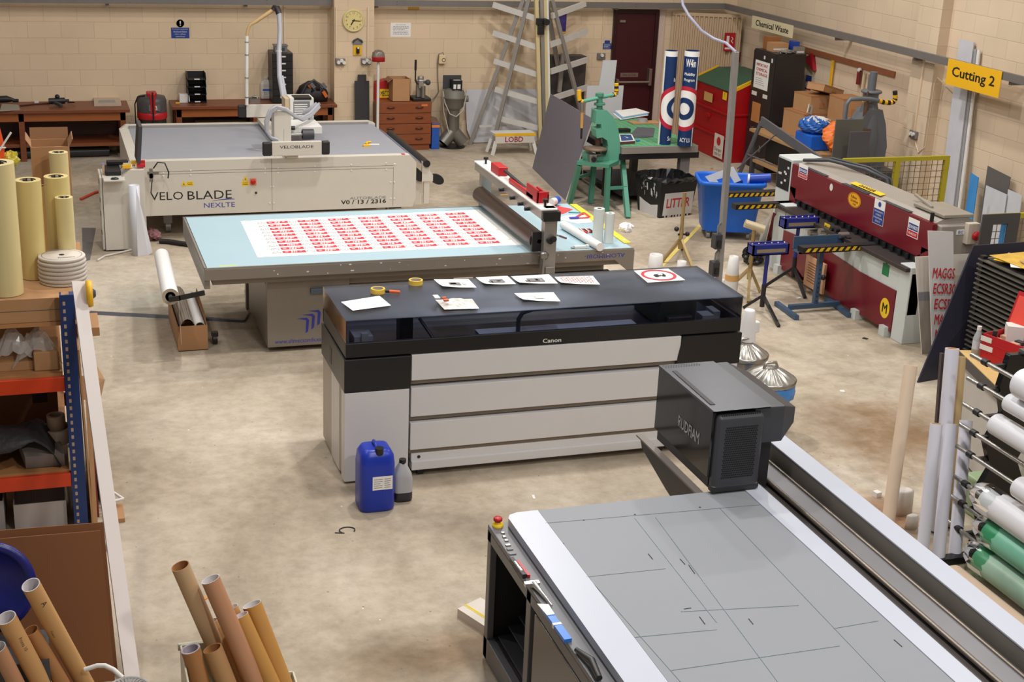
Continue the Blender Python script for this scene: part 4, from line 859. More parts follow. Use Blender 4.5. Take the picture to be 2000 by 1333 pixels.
# ---------------------------------------------------------------- wide-format printer with smoked lid
SMOKE = tint_glass('smoked_lid', (.46, .50, .58), .2, .2); SMOKE2 = tint_glass('smoked_front', (.84, .85, .9), .06, .12)
PW = mat('printer_white', (214, 212, 212), .4, var=.02); PB = mat('printer_black', (30, 28, 29), .35, var=.04); PS = mat('printer_side', (176, 166, 154), .45)
def printer():
    X0, X1, Y0, Y1, ZT_ = 1.965, 5.14, 9.34, 10.2, 1.29
    t = thing('wide_printer', 'wide white and black roll printer with smoked clear lid in the middle of the floor', 'printer', (3.5, 9.77, 0))
    m = MW(t); m.slab([(X0, Y0, ZT_), (X1, Y0, ZT_), (X1, Y1, ZT_), (X0, Y1, ZT_)], .008, up=(0, 0, 1)); m.build('lid_top', SMOKE, t, bevel=.002)
    m = MW(t); m.slab([(X0+.002, Y0+.002, 1.11), (X1-.002, Y0+.002, 1.11), (X1-.002, Y0+.002, ZT_-.008), (X0+.002, Y0+.002, ZT_-.008)], .006, up=(0, -1, 0))
    for x, s in ((X0+.002, -1), (X1-.002, 1)): m.slab([(x, Y0+.01, 1.11), (x, Y1, 1.11), (x, Y1, ZT_-.009), (x, Y0+.01, ZT_-.009)], .006, up=(s, 0, 0))
    m.build('lid_front', SMOKE2, t)
    m = MW(t); m.bx(X0, X1, Y0, Y0+.03, 1.0, 1.11); m.bx(X0, X0+.03, Y0+.03, Y1, 1.0, 1.11); m.bx(X1-.03, X1, Y0+.03, Y1, 1.0, 1.11); m.bx(X0, X1, Y1-.03, Y1, 1.0, 1.11)
    c = YP(1078, 665, Y0); m.text('Canon', T((c.x, Y0-.0015, c.z), rx=PI/2), w=.15, h=.034, mi=1, bold=True); m.build('top_band', [PB, WHITE], t, bevel=.004)
    m = MW(t); m.bx(X0+.03, X1-.03, Y0+.03, Y1-.03, 1.0, 1.02); m.build('print_bed', mat('bed_navy', (30, 32, 48), .35), t)
    m = MW(t); m.bx(X0+.4, 4.75, 9.72, 9.82, 1.2, 1.235); m.bx(X0+.4, 4.75, 9.8, 9.82, 1.14, 1.24, 1); m.build('carriage_rail', [ALU, GREY], t)
    m = MW(t); m.bx(3.05, 4.35, 9.42, 9.7, 1.021, 1.03); m.build('media_strip', mat('media_grey', (176, 178, 184), .5), t)
    m = MW(t); m.bx(X0+.28, 4.7, 9.385, 9.42, 1.02, 1.075); m.build('front_rail', ALU, t)
    m = MW(t); m.bx(X0+.08, X0+.22, 9.42, 9.6, 1.02, 1.13); m.bx(X0+.13, X0+.18, 9.4, 9.43, 1.04, 1.16); m.build('end_module', GREY, t)
    m = MW(t); m.bx(4.5, 4.82, 9.5, 10.0, 1.02, 1.27); m.bx(4.55, 4.76, 9.43, 9.5, 1.02, 1.12); m.build('print_carriage', PB, t, bevel=.01)
    m = MW(t); m.bx(4.88, 4.98, 9.5, 9.62, 1.02, 1.09); m.bx(5.0, 5.06, 9.55, 9.7, 1.02, 1.1); m.build('service_station', GREY, t)
    m = MW(t); m.bx(2.42, 2.52, 9.55, 9.68, 1.02, 1.24); m.cyl((2.55, 9.5, 1.22), (2.66, 9.42, 1.05), .012); m.build('media_clamp', PB, t, bevel=.01)
    a = [(3.33, 9.5, 1.05), (3.33, 9.5, 1.16), (3.36, 9.5, 1.21), (3.44, 9.5, 1.235), (3.6, 9.52, 1.235), (3.8, 9.55, 1.215), (4.5, 9.6, 1.2)]
    m = MW(t); m.path(a, .018, 8); m.build('cable_loop', mat('cable_dark', (40, 44, 54), .5), t)
    xl, xr = YP(802, 750, Y0).x, YP(1330, 690, Y0).x
    m = MW(t); m.bx(X0-.012, xl, Y0-.012, Y1, .735, .99); m.build('ink_pod', PB, t, bevel=.005)
    m = MW(t); m.prism([(xr, .99), (X1+.012, .99), (X1+.012, .735), (xr-.035, .735), (xr-.03, .82), (xr-.01, .93)], Y0-.012, Y1, 0, Matrix(((1, 0, 0, 0), (0, 0, 1, 0), (0, 1, 0, 0), (0, 0, 0, 1)))); m.build('ink_pod', PB, t, bevel=.005)
    m = MW(t); m.bx(X0-.01, xl-.01, Y0-.008, Y0+.1, .02, .73); m.bx(X0, X0+.06, Y0+.1, Y0+.2, .03, .73, 1); m.bx(X0-.005, xl-.03, Y0+.2, Y0+.5, .02, .73); m.bx(X0, X0+.06, Y0+.5, Y1, .03, .73, 1); m.build('leg_housing', [PW, PS], t, bevel=.005)
    m = MW(t); m.bx(xr+.02, X1+.0, Y0-.008, Y1, .02, .73); m.build('leg_housing', PW, t, bevel=.005)
    zs = [(.79, .992, .13), (.5, .73, 0), (.23, .45, 0)]
    for k, (z0, z1, _) in enumerate(zs):
        m = MW(t); xa = xl+.004; xe = xr-.01 if k == 0 else xr+.016; m.bx(xa, xe, Y0-.006, Y0+.3, z0, z1); m.build('drawer_front', PW, t, bevel=.004)
        m = MW(t); m.bx(xa, xe, Y0+.03, Y0+.3, z0-.04, z0); m.build('drawer_recess', mat('recess_taupe', (136, 124, 110), .6), t)
    m = MW(t); m.bx(xl+.02, xr+.016, Y0+.02, Y0+.3, .11, .19); m.bx(xl+.02, xr+.016, Y0-.004, Y0+.3, .06, .13); m.cyl((xl+.08, Y0+.02, .16), (xl+.08, Y0+.015, .16), .012, mi=1); m.build('lower_drawer', [PW, INK], t, bevel=.004)
    m = MW(t); m.bx(xl+.02, xr, Y0+.3, Y1-.02, .1, .99); m.build('chassis', PB, t)
    for x in (xl+.1, xr-.1):
        for y in (Y0+.06, Y1-.1):
            m = MW(t); m.cyl((x-.025, y, .035), (x+.025, y, .035), .035); m.bx(x-.03, x+.03, y-.03, y+.03, .05, .07); m.build('castor', BLACK, t)
    for x in (X0+.2, X1-.2): m = MW(t); m.cyl((x, Y0+.3, 0), (x, Y0+.3, .03), .05); m.build('foot', BLACK, t)
    m = MW(t); m.bx(X0-.0135, X0-.01, Y0+.45, Y0+.53, .79, .92); m.build('pod_vent', BLACK, t)
printer()
ZL = 1.2925
def on_lid(px, py): return G(px, py, ZL)
def sheet(cs, label, fill=None, name='paper_sheet', curl=True):
    c = [on_lid(*p) for p in cs]; m = MB(); n = 8
    def uv(u, v): return c[0]*(1-u)*(1-v)+c[1]*u*(1-v)+c[3]*(1-u)*v+c[2]*u*v
    vs = []
    for j in range(n+1):
        for i in range(n+1):
            u, v = i/n, j/n; p = uv(u, v); 
            if curl: p.z += .03*max(0, (1-u)*v-.45)**1.5+.004*u*v*(1-u)
            vs.append(p)
    m.add(vs, [(j*(n+1)+i, (j+1)*(n+1)+i, (j+1)*(n+1)+i+1, j*(n+1)+i+1) for j in range(n) for i in range(n)], 0, True)
    def q(u0, u1, v0, v1, mi): m.quad([uv(u0, v1)+Vector((0, 0, .0045)), uv(u1, v1)+Vector((0, 0, .0045)), uv(u1, v0)+Vector((0, 0, .0045)), uv(u0, v0)+Vector((0, 0, .0045))], mi)
    if fill: fill(m, uv, q)
    return tag(m.build(name, [PAPER, mat('photo_grey', (112, 110, 110), .6), mat('photo_light', (196, 194, 192), .6), REDINK, INK]), label, 'paper')
def ph1(m, uv, q): q(.3, .62, .45, .75, 1); q(.33, .5, .5, .65, 2); q(.68, .78, .5, .7, 2)
def ph2(m, uv, q): q(.3, .72, .4, .8, 1); q(.5, .66, .5, .68, 2); q(.22, .34, .6, .84, 1)
def ph3(m, uv, q):
    for k in range(12):
        for j in range(6): q(.1+k*.068, .15+k*.068, .12+j*.13, .17+j*.13, 3 if (k+j) % 2 else 2)
def ph4(m, uv, q): q(.4, .62, .4, .75, 2)
sheet(((666, 590), (741, 578), (764, 597), (689, 607)), 'blank white sheet at the pod end of the smoked lid', curl=False)
sheet(((847, 546), (915, 545), (931, 562), (865, 562)), 'white sheet with small vehicle picture, first of the row on the lid', ph1)
sheet(((929, 542), (991, 539), (1008, 555), (947, 557)), 'white sheet with machine photo, second of the row on the lid', ph2)
sheet(((998, 540), (1072, 536), (1090, 554), (1015, 555)), 'white sheet with machine photo, third of the row on the lid', ph2)
sheet(((1083, 541), (1158, 539), (1172, 556), (1096, 555)), 'white sheet with a grid of tiny labels, nearest the round sign', ph3)
sheet(((1004, 573), (1081, 571), (1095, 589), (1022, 588)), 'white sheet with pale grey print, alone near the lid front', ph4)
def road_sign():
    c = [on_lid(*p) for p in ((1265, 552), (1338, 547), (1305, 525), (1238, 529))]
    m = MB(); m.slab(c, .003, up=(0, 0, 1)); o = sum(c, Vector())/4; o.z += .0035; ax = (c[1]-c[0]+c[2]-c[3])*.5; ay = (c[3]-c[0]+c[2]-c[1])*.5; r = min(ax.length, ay.length)/2
    F = frame(o, ax, ay); F2 = F @ T((0, 0, .0006)); m.disc(F @ Matrix.Diagonal((ax.length/2/r, ay.length/2/r, 1, 1)), r*.9, 48, 1, r*.74)
    for a, b, e, f in ((-.3, .05, -.2, .05), (.0, .34, -.16, .18), (-.22, .0, .05, .14)): m.quad([F2 @ Vector((r*x, r*y, 0)) for x, y in ((a, e), (b, e), (b, f), (a, f))], 2)
    m.disc(F2 @ T((r*.1, r*.02, .0004)), r*.12, 16, 0); m.disc(F2 @ T((-r*.2, -r*.22, 0)), r*.09, 12, 2); m.disc(F2 @ T((r*.2, -r*.2, 0)), r*.1, 12, 2)
    tag(m.build('road_sign', [PAPER, mat('ring_red', (206, 32, 52), .5), INK]), 'square white sign with red ring and black vehicle symbol on the lid', 'sign')
road_sign()
def tape(px, py, label):
    c = on_lid(px, py); m = MB(); m.tube((0, 0, 0), (0, 0, .035), .055, .042, 32, 0, 0, 1); o = m.build('tape_roll', [mat('tape_yellow', (226, 184, 60), .45), mat('tape_core', (196, 190, 176), .6)]); o.location = c; tag(o, label, 'tape')
tape(812, 555, 'yellow tape roll farther back, beside the picture sheets on the lid'); tape(738, 572, 'yellow tape roll beside the orange marker on the lid')
a, b = on_lid(750, 572), on_lid(781, 574); t = thing('marker_pen', 'orange marker pen with black cap lying on the lid', 'marker', a+Vector((0, 0, .013)))
m = MB(); d = b-a; m.cyl(d*.35, d, .013, .011); m.build('barrel', mat('marker_orange', (232, 96, 40), .4), t); m = MB(); m.cyl((0, 0, 0), d*.12, .006); m.cyl(d*.1, d*.35, .012); m.build('cap', BLACK, t)
def bag_on_lid():
    c = [on_lid(*p) for p in ((850, 587), (922, 585), (936, 604), (868, 606))]; m = MB(); n = 14; r = random.Random(6); vs = []
    for j in range(n+1):
        for i in range(n+1):
            u, v = i/n, j/n; p = c[0]*(1-u)*(1-v)+c[1]*u*(1-v)+c[3]*(1-u)*v+c[2]*u*v; p.z += .004+.045*math.sin(PI*u)*math.sin(PI*v)*r.uniform(.5, 1); vs.append(p)
    m.add(vs, [(j*(n+1)+i, (j+1)*(n+1)+i, (j+1)*(n+1)+i+1, j*(n+1)+i+1) for j in range(n) for i in range(n)], 0, False)
    t = thing('plastic_bag', 'crinkled clear bag of fixings lying on the lid', 'bag', (0, 0, 0)); k = sum(c, Vector())/4; t.location = k; m.M = None
    m.v = [v-k for v in m.v]; m.build('clear_film', mat('bag_film', (222, 218, 212), .2, var=.1, scale=40), t, solid=.001)
    m = MB(); m.bx(-.17, -.13, .02, .1, .05, .055); m.box((-.1, -.03, .05), (.035, .03, .012), 1); m.box((-.1, .03, .05), (.03, .02, .012), 1); m.build('bag_tag', [WHITE, mat('clip_orange', (206, 96, 56), .5)], t)
bag_on_lid()
# ---------------------------------------------------------------- flatbed printer in front
RB = mat('flatbed_black', (40, 39, 41), .4); RG = mat('flatbed_grey', (98, 98, 101), .4); RW = mat('flatbed_white', (184, 188, 200), .35, var=.02); RGL = mat('flatbed_glass', (138, 141, 146), .5, var=.05, scale=2, spec=.3)
def flatbed():
    ZB, yb, yf = .93, 6.82, 3.4
    t = thing('flatbed_printer', 'flatbed printer with grey glass bed and dark print carriage, closest to the camera', 'printer', (3.4, 5.2, 0))
    xa, xw, xg = 2.365, 2.562, 3.875
    m = MW(t); m.prism([(xa+.07, yb), (xw, yb), (xw, yf), (xa, yf), (xa, yb-.06), (xa+.02, yb-.02)], ZB-.05, ZB, 0); m.build('side_rail', RW, t, bevel=.012, seg=3)
    m = MW(t); m.bx(xw+.003, xg, yf, yb, ZB-.04, ZB-.002); LI = 1
    for px in (((1240, 1012), (1400, 1216)), ((1280, 1010), (1520, 1333))):
        a, b = G(*px[0], ZB), G(*px[1], ZB); m.bar(a, b, .005, .001, mi=1)
    for a, b in (((1065, 1022), (1500, 985)), ((1145, 1127), (1300, 1111)), ((1240, 1245), (1400, 1230)), ((1330, 1195), (1560, 1183)), ((1628, 1228), (1716, 1213)), ((1310, 1310), (1640, 1262)), ((1405, 992), (1730, 1333)), ((1155, 1135), (1330, 1333))):
        m.bar(G(*a, ZB), G(*b, ZB), .003, .001, mi=1)
    for a, b in (((1328, 1092), (1338, 1103)), ((1345, 1104), (1357, 1121)), ((1266, 1082), (1275, 1093)), ((1462, 1209), (1471, 1220)), ((1746, 1250), (1762, 1264)), ((1366, 1205), (1377, 1220)), ((1336, 1190), (1350, 1188))):
        m.bar(G(*a, ZB), G(*b, ZB), .004, .001, mi=2)
    for px in ((1140, 1016), (1240, 1005), (1367, 991), (1100, 1062), (1145, 1126), (1220, 1235)):
        p = G(*px, ZB); m.cyl((p.x, p.y, ZB-.002), (p.x, p.y, ZB-.0005), .006, n=10, mi=2)
    m.build('glass_bed', [RGL, mat('scribe_teal', (124, 138, 142), .4), INK], t)
    m = MW(t); m.bx(xg+.001, xg+.125, yf, yb+.6, ZB-.04, ZB+.004); m.build('inner_rail', RW, t, bevel=.003)
    m = MW(t); m.bx(xg+.126, 4.305, yf, 7.48, .78, ZB-.06); m.build('rail_trough', mat('trough_brown', (74, 68, 66), .45), t)
    m = MW(t); m.bx(4.13, 4.245, yf, 7.46, ZB-.06, ZB-.025); m.build('guide_bed', mat('guide_grey', (130, 128, 130), .35, .3), t)
    for x in (4.115, 4.262):
        m = MW(t); m.cyl((x, yf, ZB-.03), (x, 7.44, ZB-.03), .014); m.cyl((x+.02, yf, ZB-.042), (x+.02, 7.44, ZB-.042), .008); m.build('guide_rail', mat('polished_rail', (128, 118, 108), .38, .7), t)
    m = MW(t); m.bx(4.305, 4.445, yf, 7.47, .7, .992); m.build('outer_beam', mat('beam_taupe', (112, 106, 100), .4), t)
    m = MW(t); m.bx(4.303, 4.447, yf, 7.47, .992, 1.0); m.build('beam_cover', RW, t)
    # control ledge and cabinet
    xc = 2.262
    m = MW(t); m.bx(xc, xa+.03, yf, yb, .845, .875); m.build('control_ledge', RG, t, bevel=.006)
    m = MW(t); m.bx(xc, xc+.04, yb-.07, yb-.01, 0.02, .845); m.bx(xc, xc+.03, 6.05, 6.12, .1, .845); m.bx(xc, xc+.03, 5.0, 6.12, .78, .845); m.bx(xc, xc+.03, 6.1, yb, .78, .845); m.bx(xc, xc+.05, 5.0, yb, .02, .16); m.build('cabinet_frame', RG, t, bevel=.004)
    m = MW(t); m.bx(xc+.04, 4.2, yb-.05, yb-.02, .05, .845); m.bx(2.9, 2.93, yf, yb-.05, .05, .86); m.bx(xc+.05, 2.9, yf, yb-.05, .14, .17); m.build('cabinet_inside', RB, t)
    m = MW(t); m.bx(xc-.002, xc+.02, yf, 5.98, .16, .77); m.build('cabinet_door', mat('cabinet_bronze', (104, 98, 94), .35), t, bevel=.004)
    for z in (.18, .24, .3):
        m = MW(t); m.bx(xc+.06+(z-.18), 2.8, 5.95, yb-.1, z, z+.012); m.build('drawer_runner', DGREY, t)
    p = G(972, 1028, .875); m = MW(t); m.lathe([(.032, 0), (.032, .014), (.018, .018), (.018, .03)], c=(p.x, p.y, .875), mi=0); e = m.build('emergency_stop', YELS, t)
    m = MW(t); m.lathe([(.016, 0), (.026, .012), (.026, .024), (.02, .03), (0, .03)], c=(p.x, p.y, .9)); m.build('red_button', RED, e)
    for px, py, w in ((982, 1042, .02), (985, 1050, .02), (989, 1057, .02), (992, 1066, .03), (996, 1074, .035), (1001, 1083, .04)):
        p = G(px, py, .876); m = MW(t); m.box((p.x, p.y, .878), (w, .02, .008), 0); m.build('control_button', STEEL if py < 1070 else GREY, t, bevel=.002)
    # print carriage
    x0, x1, ya, yc, z0, z1 = 3.625, 3.945, 6.79, 7.59, .95, 1.462
    m = MW(t); m.bx(x0, x0+.02, ya+.02, yc, z0+.08, z1-.015)
    q = Matrix(((0, 0, 1, 0), (-1, 0, 0, 0), (0, 1, 0, 0), (0, 0, 0, 1)))
    m.text('RUDFIAM', Matrix.Translation((x0-.0015, 7.1, 1.22)) @ Matrix(((0, 0, -1, 0), (-1, 0, 0, 0), (0, 1, 0, 0), (0, 0, 0, 1))), w=.3, h=.075, mi=1, bold=True)
    m.build('gloss_side_panel', [mat('gloss_black', (26, 26, 27), .08, spec=.6), mat('badge_silver', (170, 170, 170), .4)], t)
    m = MW(t); m.prism([(ya+.03, z1-.015), (yc, z1-.015), (yc, z1), (ya, z1)], x0-.004, x1+.06, 0, Matrix(((0, 0, 1, 0), (1, 0, 0, 0), (0, 1, 0, 0), (0, 0, 0, 1)))); m.bar((x0+.05, yc-.12, z1+.002), (x0+.035, ya+.1, z1+.002), .03, .004, mi=1)
    for k in range(14):
        for j in range(3): m.box((x0+.02+.018*k+.008*(j % 2), yc-.02-.018*j, z1+.0006), (.009, .009, .001), 1)
    m.build('carriage_cover', [mat('carriage_grey', (64, 66, 72), .35), BLACK], t, bevel=.008)
    m = MW(t); m.bx(x0+.025, x1, ya+.05, yc, z0, z1-.016); m.build('carriage_core', RB, t)
    # perforated end cover
    m = MW(t); m.bx(x0+.02, x1+.012, ya-.02, ya+.05, z0+.0, z1-.03); g = m.build('end_cover', mat('cover_black', (58, 58, 62), .45), t, bevel=.03, seg=4)
    m = MW(t); r = random.Random(1)
    for j in range(24):
        for k in range(17):
            m.cyl((x0+.075+k*.0125+.006*(j % 2), ya-.0195, z0+.085+j*.014), (x0+.075+k*.0125+.006*(j % 2), ya-.0215, z0+.085+j*.014), .0052, n=6, mi=0)
    for j in range(3):
        for k in range(18): m.cyl((x0+.05+k*.0145+.006*(j % 2), ya-.004+.016*j, z1-.031), (x0+.05+k*.0145+.006*(j % 2), ya-.004+.016*j, z1-.0285), .005, n=6)
    m.build('perforations', mat('hole_black', (8, 8, 9), .8), g)
    m = MW(t); m.bx(x0+.018, x1+.014, ya-.022, ya+.04, z0-.012, z0+.035); m.build('end_cover_base', RB, g, bevel=.015, seg=3)
    m = MW(t); w0, w1, w2 = x1+.06, 4.1, 4.21; zb = 1.22
    pts = [[(w0-.1, ya+.02, zb), (w1, ya+.02, zb), (w1, ya+.02, z1-.012), (w0-.1, ya+.02, z1-.012)], [(w0-.1, yc, zb), (w1, yc, zb), (w1, yc, z1-.012), (w0-.1, yc, z1-.012)], [(w2, ya+.08, zb+.09), (w2, yc-.12, zb+.09), (w2, yc-.12, z1-.05), (w2, ya+.08, z1-.05)]]
    a, b, c = pts; vs = a+b+c
    m.add(vs, [(0, 1, 2, 3), (7, 6, 5, 4), (3, 2, 6, 7), (0, 4, 5, 1), (0, 3, 7, 4), (1, 8, 11, 2), (2, 11, 10, 6), (6, 10, 9, 5), (5, 9, 8, 1), (8, 9, 10, 11)]); m.build('carriage_wing', mat('wing_grey', (58, 59, 64), .4), t, bevel=.006)
    m = MW(t); m.bx(x1+.01, 4.08, ya+.1, yc, .9, 1.23); m.build('carriage_bracket', RB, t)
    m = MW(t); m.bar((3.605, 6.83, ZB-.02), (3.605, 7.76, ZB-.02), .05, .012, mi=0); m.prism([(6.83, ZB-.03), (7.74, ZB-.03), (7.7, ZB-.09), (7.3, ZB-.2), (6.83, ZB-.3)], 3.6, 3.63, 1, Matrix(((0, 0, 1, 0), (1, 0, 0, 0), (0, 1, 0, 0), (0, 0, 0, 1)))); m.build('end_arm', [mat('arm_taupe', (122, 114, 108), .4, .3), RB], t)
flatbed()
def white_bottle(x, y, z, h, r, label):
    t = thing('white_bottle', label, 'bottle', (x, y, z)); MB().lathe([(0, 0), (r, .004), (r, h*.75), (r*.4, h*.88), (r*.4, h*.9)], n=24).build('body', mat('bottle_white', (196, 188, 184), .4), t); MB().cyl((0, 0, h*.88), (0, 0, h), r*.45).build('cap', WHITE, t)
white_bottle(2.38, 6.12, .17, .3, .05, 'white bottle in the open cabinet, nearer the ledge buttons'); white_bottle(2.4, 6.0+.25, .17, .22, .055, 'shorter white bottle deeper in the open printer cabinet')
m = MB(); p = G(1015, 1113, .876); d = (G(1033, 1135, .876)-G(1003, 1095, .876)); F = frame(p, d, (-d.y, d.x, 0)); m.bx(-.1, .1, -.022, .0, 0, .025, 0, F); m.bx(-.07, .1, .006, .022, 0, .018, 1, F); m.bx(-.05, .06, -.016, -.006, .025, .027, 2, F); tag(m.build('box_cutter', [BLACK, RED, STEEL]), 'black and red box cutter lying on the control ledge', 'knife')
m = MB(); a, b = G(1042, 1147, .876), G(1078, 1187, .876); m.path([a+Vector((0, 0, .02)), a*.6+b*.4+Vector((0, 0, .018)), b+Vector((0, 0, .01))], [.018, .012, .005], 10); m.bar(a+Vector((-.05, 0, .02)), a+Vector((.03, 0, .02)), .03, .02); tag(m.build('wire_brush', mat('tool_silver', (190, 188, 186), .25, .7)), 'silver hand tool lying on the ledge past the box cutter', 'tool')
m = MB(); a, b = G(1062, 1190, .876), G(1118, 1268, .876); d = b-a; F = frame(a, d, (-d.y, d.x, 0)); l = d.length; m.bx(0, l*.85, -.02, .02, 0, .02, 0, F); m.prism([(-.02, -.03), (.1, -.022), (.1, .02), (-.0, .025)], .02, .024, 1, F); m.bx(l*.45, l*.5, -.024, .022, .0, .022, 1, F); tag(m.build('blue_packet', [mat('packet_blue', (44, 120, 214), .3), WHITE]), 'blue and white plastic packet wedged along the ledge', 'packet')
m = MB(); a, b = G(1125, 1275, .876), G(1170, 1333, .876); m.path([a+Vector((0, 0, .015)), a*.5+b*.5+Vector((0.02, 0, .03)), b+Vector((0, 0, .02))], [.012, .02, .016], 10); tag(m.build('pliers', mat('grip_black', (34, 34, 36), .4)), 'black handled pliers at the near end of the ledge', 'pliers')
# foam block with yellow lines on the floor behind the flatbed
a, b, c, d = G(893, 1206), G(945, 1240), G(990, 1216), G(938, 1184); m = MB(); m.slab([p+Vector((0, 0, .06)) for p in (a, b, c, d)], .06, up=(0, 0, 1))
for f in (.3, .36): m.bar(a.lerp(d, f)+Vector((0, 0, .061)), b.lerp(c, f)+Vector((0, 0, .061)), .01, .001, mi=1)
tag(m.build('foam_block', [mat('foam_white', (218, 208, 196), .7), mat('line_yellow', (226, 200, 60), .6)]), 'white foam block with yellow lines on the floor by the flatbed cabinet', 'block')
# ================================================================ far side: racks, press, mat table
GREEN = mat('press_green', (96, 164, 140), .4, var=.08); GREEND = mat('stand_green', (76, 138, 116), .45, var=.1)
XZ = Matrix(((1, 0, 0, 0), (0, 0, 1, 0), (0, 1, 0, 0), (0, 0, 0, 1)))       # prism outline in X-Z, thickness along Y
YZ = Matrix(((0, 0, 1, 0), (1, 0, 0, 0), (0, 1, 0, 0), (0, 0, 0, 1)))       # prism outline in Y-Z, thickness along X
def PB_(m, a, b, w, h, **k): m.bar(a, b, w, h, **k)
RACKM = mat('rack_grey_paint', (206, 202, 196), .45, .1)
def aframe():
    t = thing('sheet_rack', 'tall grey metal rack with slanting arms standing by the rear wall', 'rack', (7.6, 21.2, 0))
    o = t.location.copy()
    def L(p): return Vector(p)-o
    lv = (((963, 9), (1047, 36)), ((963, 64), (1049, 92)), ((965, 119), (1051, 146)), ((967, 174), (1053, 199)), ((969, 230), (1056, 251)))
    rv = (((1078, 31), (1143, 7)), ((1073, 88), (1145, 62)), ((1075, 140), (1146, 117)), ((1080, 192), (1148, 170)))
    for a, b in lv: m = MB(); m.bar(L(YP(*a, 21.35)), L(YP(*b, 21.0)), .05, .085); m.build('arm', RACKM, t)
    for a, b in rv: m = MB(); m.bar(L(YP(*a, 21.0)), L(YP(*b, 21.3)), .05, .085); m.build('arm', RACKM, t)
    for a, ya, b, yb_ in (((1024, -6), 21.15, (921, 274), 21.5), ((1034, -6), 21.05, (966, 268), 21.3), ((1066, -6), 21.1, (1090, 130), 21.4), ((1078, 0), 21.0, (1131, 205), 21.2), ((1100, 105), 21.3, (1092, 180), 21.3)):
        p, q = YP(*a, ya), YP(*b, yb_)
        if q.z < .3 or b[1] > 200: q = q+(q-p)*(q.z/(p.z-q.z)); q.z = 0
        m = MB(); m.bar(L(p), L(q), .05, .06); m.build('leg', mat('rack_leg_grey', (150, 144, 138), .45, .2), t)
    m = MB(); m.bar(L(YP(936, 247, 21.4)), L(YP(1024, 243, 21.4)), .03, .03); m.bar(L(YP(1018, 243, 21.4)), L(YP(1030, 258, 21.1)), .03, .03); m.build('crossbar', RACKM, t)
    for px, r, mt in (((1047, 1054), .035, mat('pole_cream', (206, 188, 140), .5)), ((1057, 1062), .035, ALU), ((1064, 1068), .03, mat('pole_cream', (206, 188, 140), .5)), ((1068, 1073), .025, WHITE)):
        p, q = YP(px[0], -6, 20.95), YP(px[1], 236, 20.95); q = q+(q-p)*(q.z/(p.z-q.z)); q.z = 0; m = MB(); m.bar(L(p), L(q), r*1.6, r*1.6); m.build('post', mt, t)
    m = MB(); c = L(YP(1057, 42, 20.9)); m.box(c, (.16, .08, .1)); m.box(c+Vector((0, 0, -.13)), (.1, .07, .14)); m.cyl(c+Vector((.06, -.04, 0)), c+Vector((.06, -.1, 0)), .05); m.build('clamp', BLACK, t, bevel=.006)
aframe()
def stool():
    a, b = YP(968, 262, 20.62), YP(1052, 259, 20.9); t = thing('step_stool', 'low white step stool with yellow edge and red lettering', 'stool', (a.x+.33, 20.75, 0)); w = .68; h = a.z
    m = MB(); m.bx(-w/2, w/2, -.12, .16, h-.04, h); m.build('step', WHITE, t, bevel=.005)
    m = MB(); m.bx(-w/2, w/2, -.135, -.12, h-.035, h+.005); m.build('edge_strip', YEL, t)
    m = MB(); m.bx(-w/2+.01, w/2-.02, -.13, -.115, h-.15, h-.035); m.text('LOBD', T((-.02, -.1315, h-.09), rx=PI/2), w=.3, h=.085, mi=1, bold=True); m.build('front_board', [mat('stool_white', (204, 196, 186), .5), mat('stool_red', (150, 40, 60), .6)], t)
    for s, y in ((-1, -.1), (1, -.1), (-1, .14), (1, .14)): m = MB(); m.bar((s*(w/2-.03), y, h-.12), (s*(w/2+.03), y+(.03 if y > 0 else -.03), 0), .035, .05); m.build('leg', WHITE, t)
stool()
# big pale sheet behind the rack, cabinet and banner
a, b = YP(913, 185, 21.55), YP(1050, 272, 21.55); w = b.x-a.x; h = .86
m = MB(); m.prism([(.0, h*.8), (.02, h), (w, h), (w, 0), (.12, 0), (.03, h*.25)], 0, .008, 0, T(rx=PI/2-.08)); o = m.build('pale_sheet', mat('sheet_pale_grey', (198, 198, 202), .5, var=.03)); o.location = (a.x, 21.6, 0.01); tag(o, 'large pale sheet leaning on the wall behind the slanting-arm rack', 'sheet')
a, b = YP(1078, 110, 21.45), YP(1140, 205, 21.45); m = MB(); m.bx(a.x, b.x, 21.45, 21.68, 0, a.z); tag(m.build('dark_cabinet', mat('cabinet_charcoal', (66, 60, 58), .5)), 'dark charcoal cabinet behind the slanting-arm rack', 'cabinet')
a, b = YP(1092, 26, 21.69), YP(1105, 62, 21.69); m = MB(); m.bx(a.x, b.x, 21.688, 21.7, b.z, a.z); m.bx(a.x, b.x, 21.686, 21.7, b.z-.02, b.z, 1); tag(m.build('banner', [mat('banner_purple', (66, 50, 124), .6), YEL]), 'purple banner strip hung on the wall behind the slanting-arm rack', 'banner')
def blue_note(m, w, h): lines(m, -w*.4, w*.4, -h*.4, h*.4, 4)
wall_plate('safety_sign', 1178, 84.5, 1193, 96, YB, 'small blue notice on the wall beside the fire door', 'sign', [BLUE, WHITE], blue_note)
wall_plate('safety_sign', 1181, 79, 1191, 84, YB, 'tiny blue symbol plate right above the notice by the fire door', 'sign', [BLUE, REDINK])
# leaning dark sheet
A, B = Vector((6.78, 17.62, 0)), Vector((7.0, 19.66, 0)); C_, D_ = YP(1075, 183, 19.62), YP(1158, 232, 17.72)
nr = (B-A).cross(C_-A); d_ = ray(1158, 232); D_ = C0+d_*((A-C0).dot(nr)/d_.dot(nr)); m = MB(); m.slab([A, D_, C_, B], .02, 0, 1, up=(-1, 0, .5)); tag(m.build('leaning_sheet', [mat('sheet_slate', (114, 112, 124), .5, var=.03), PAPER]), 'big slate grey sheet leaning beside the green press', 'sheet')
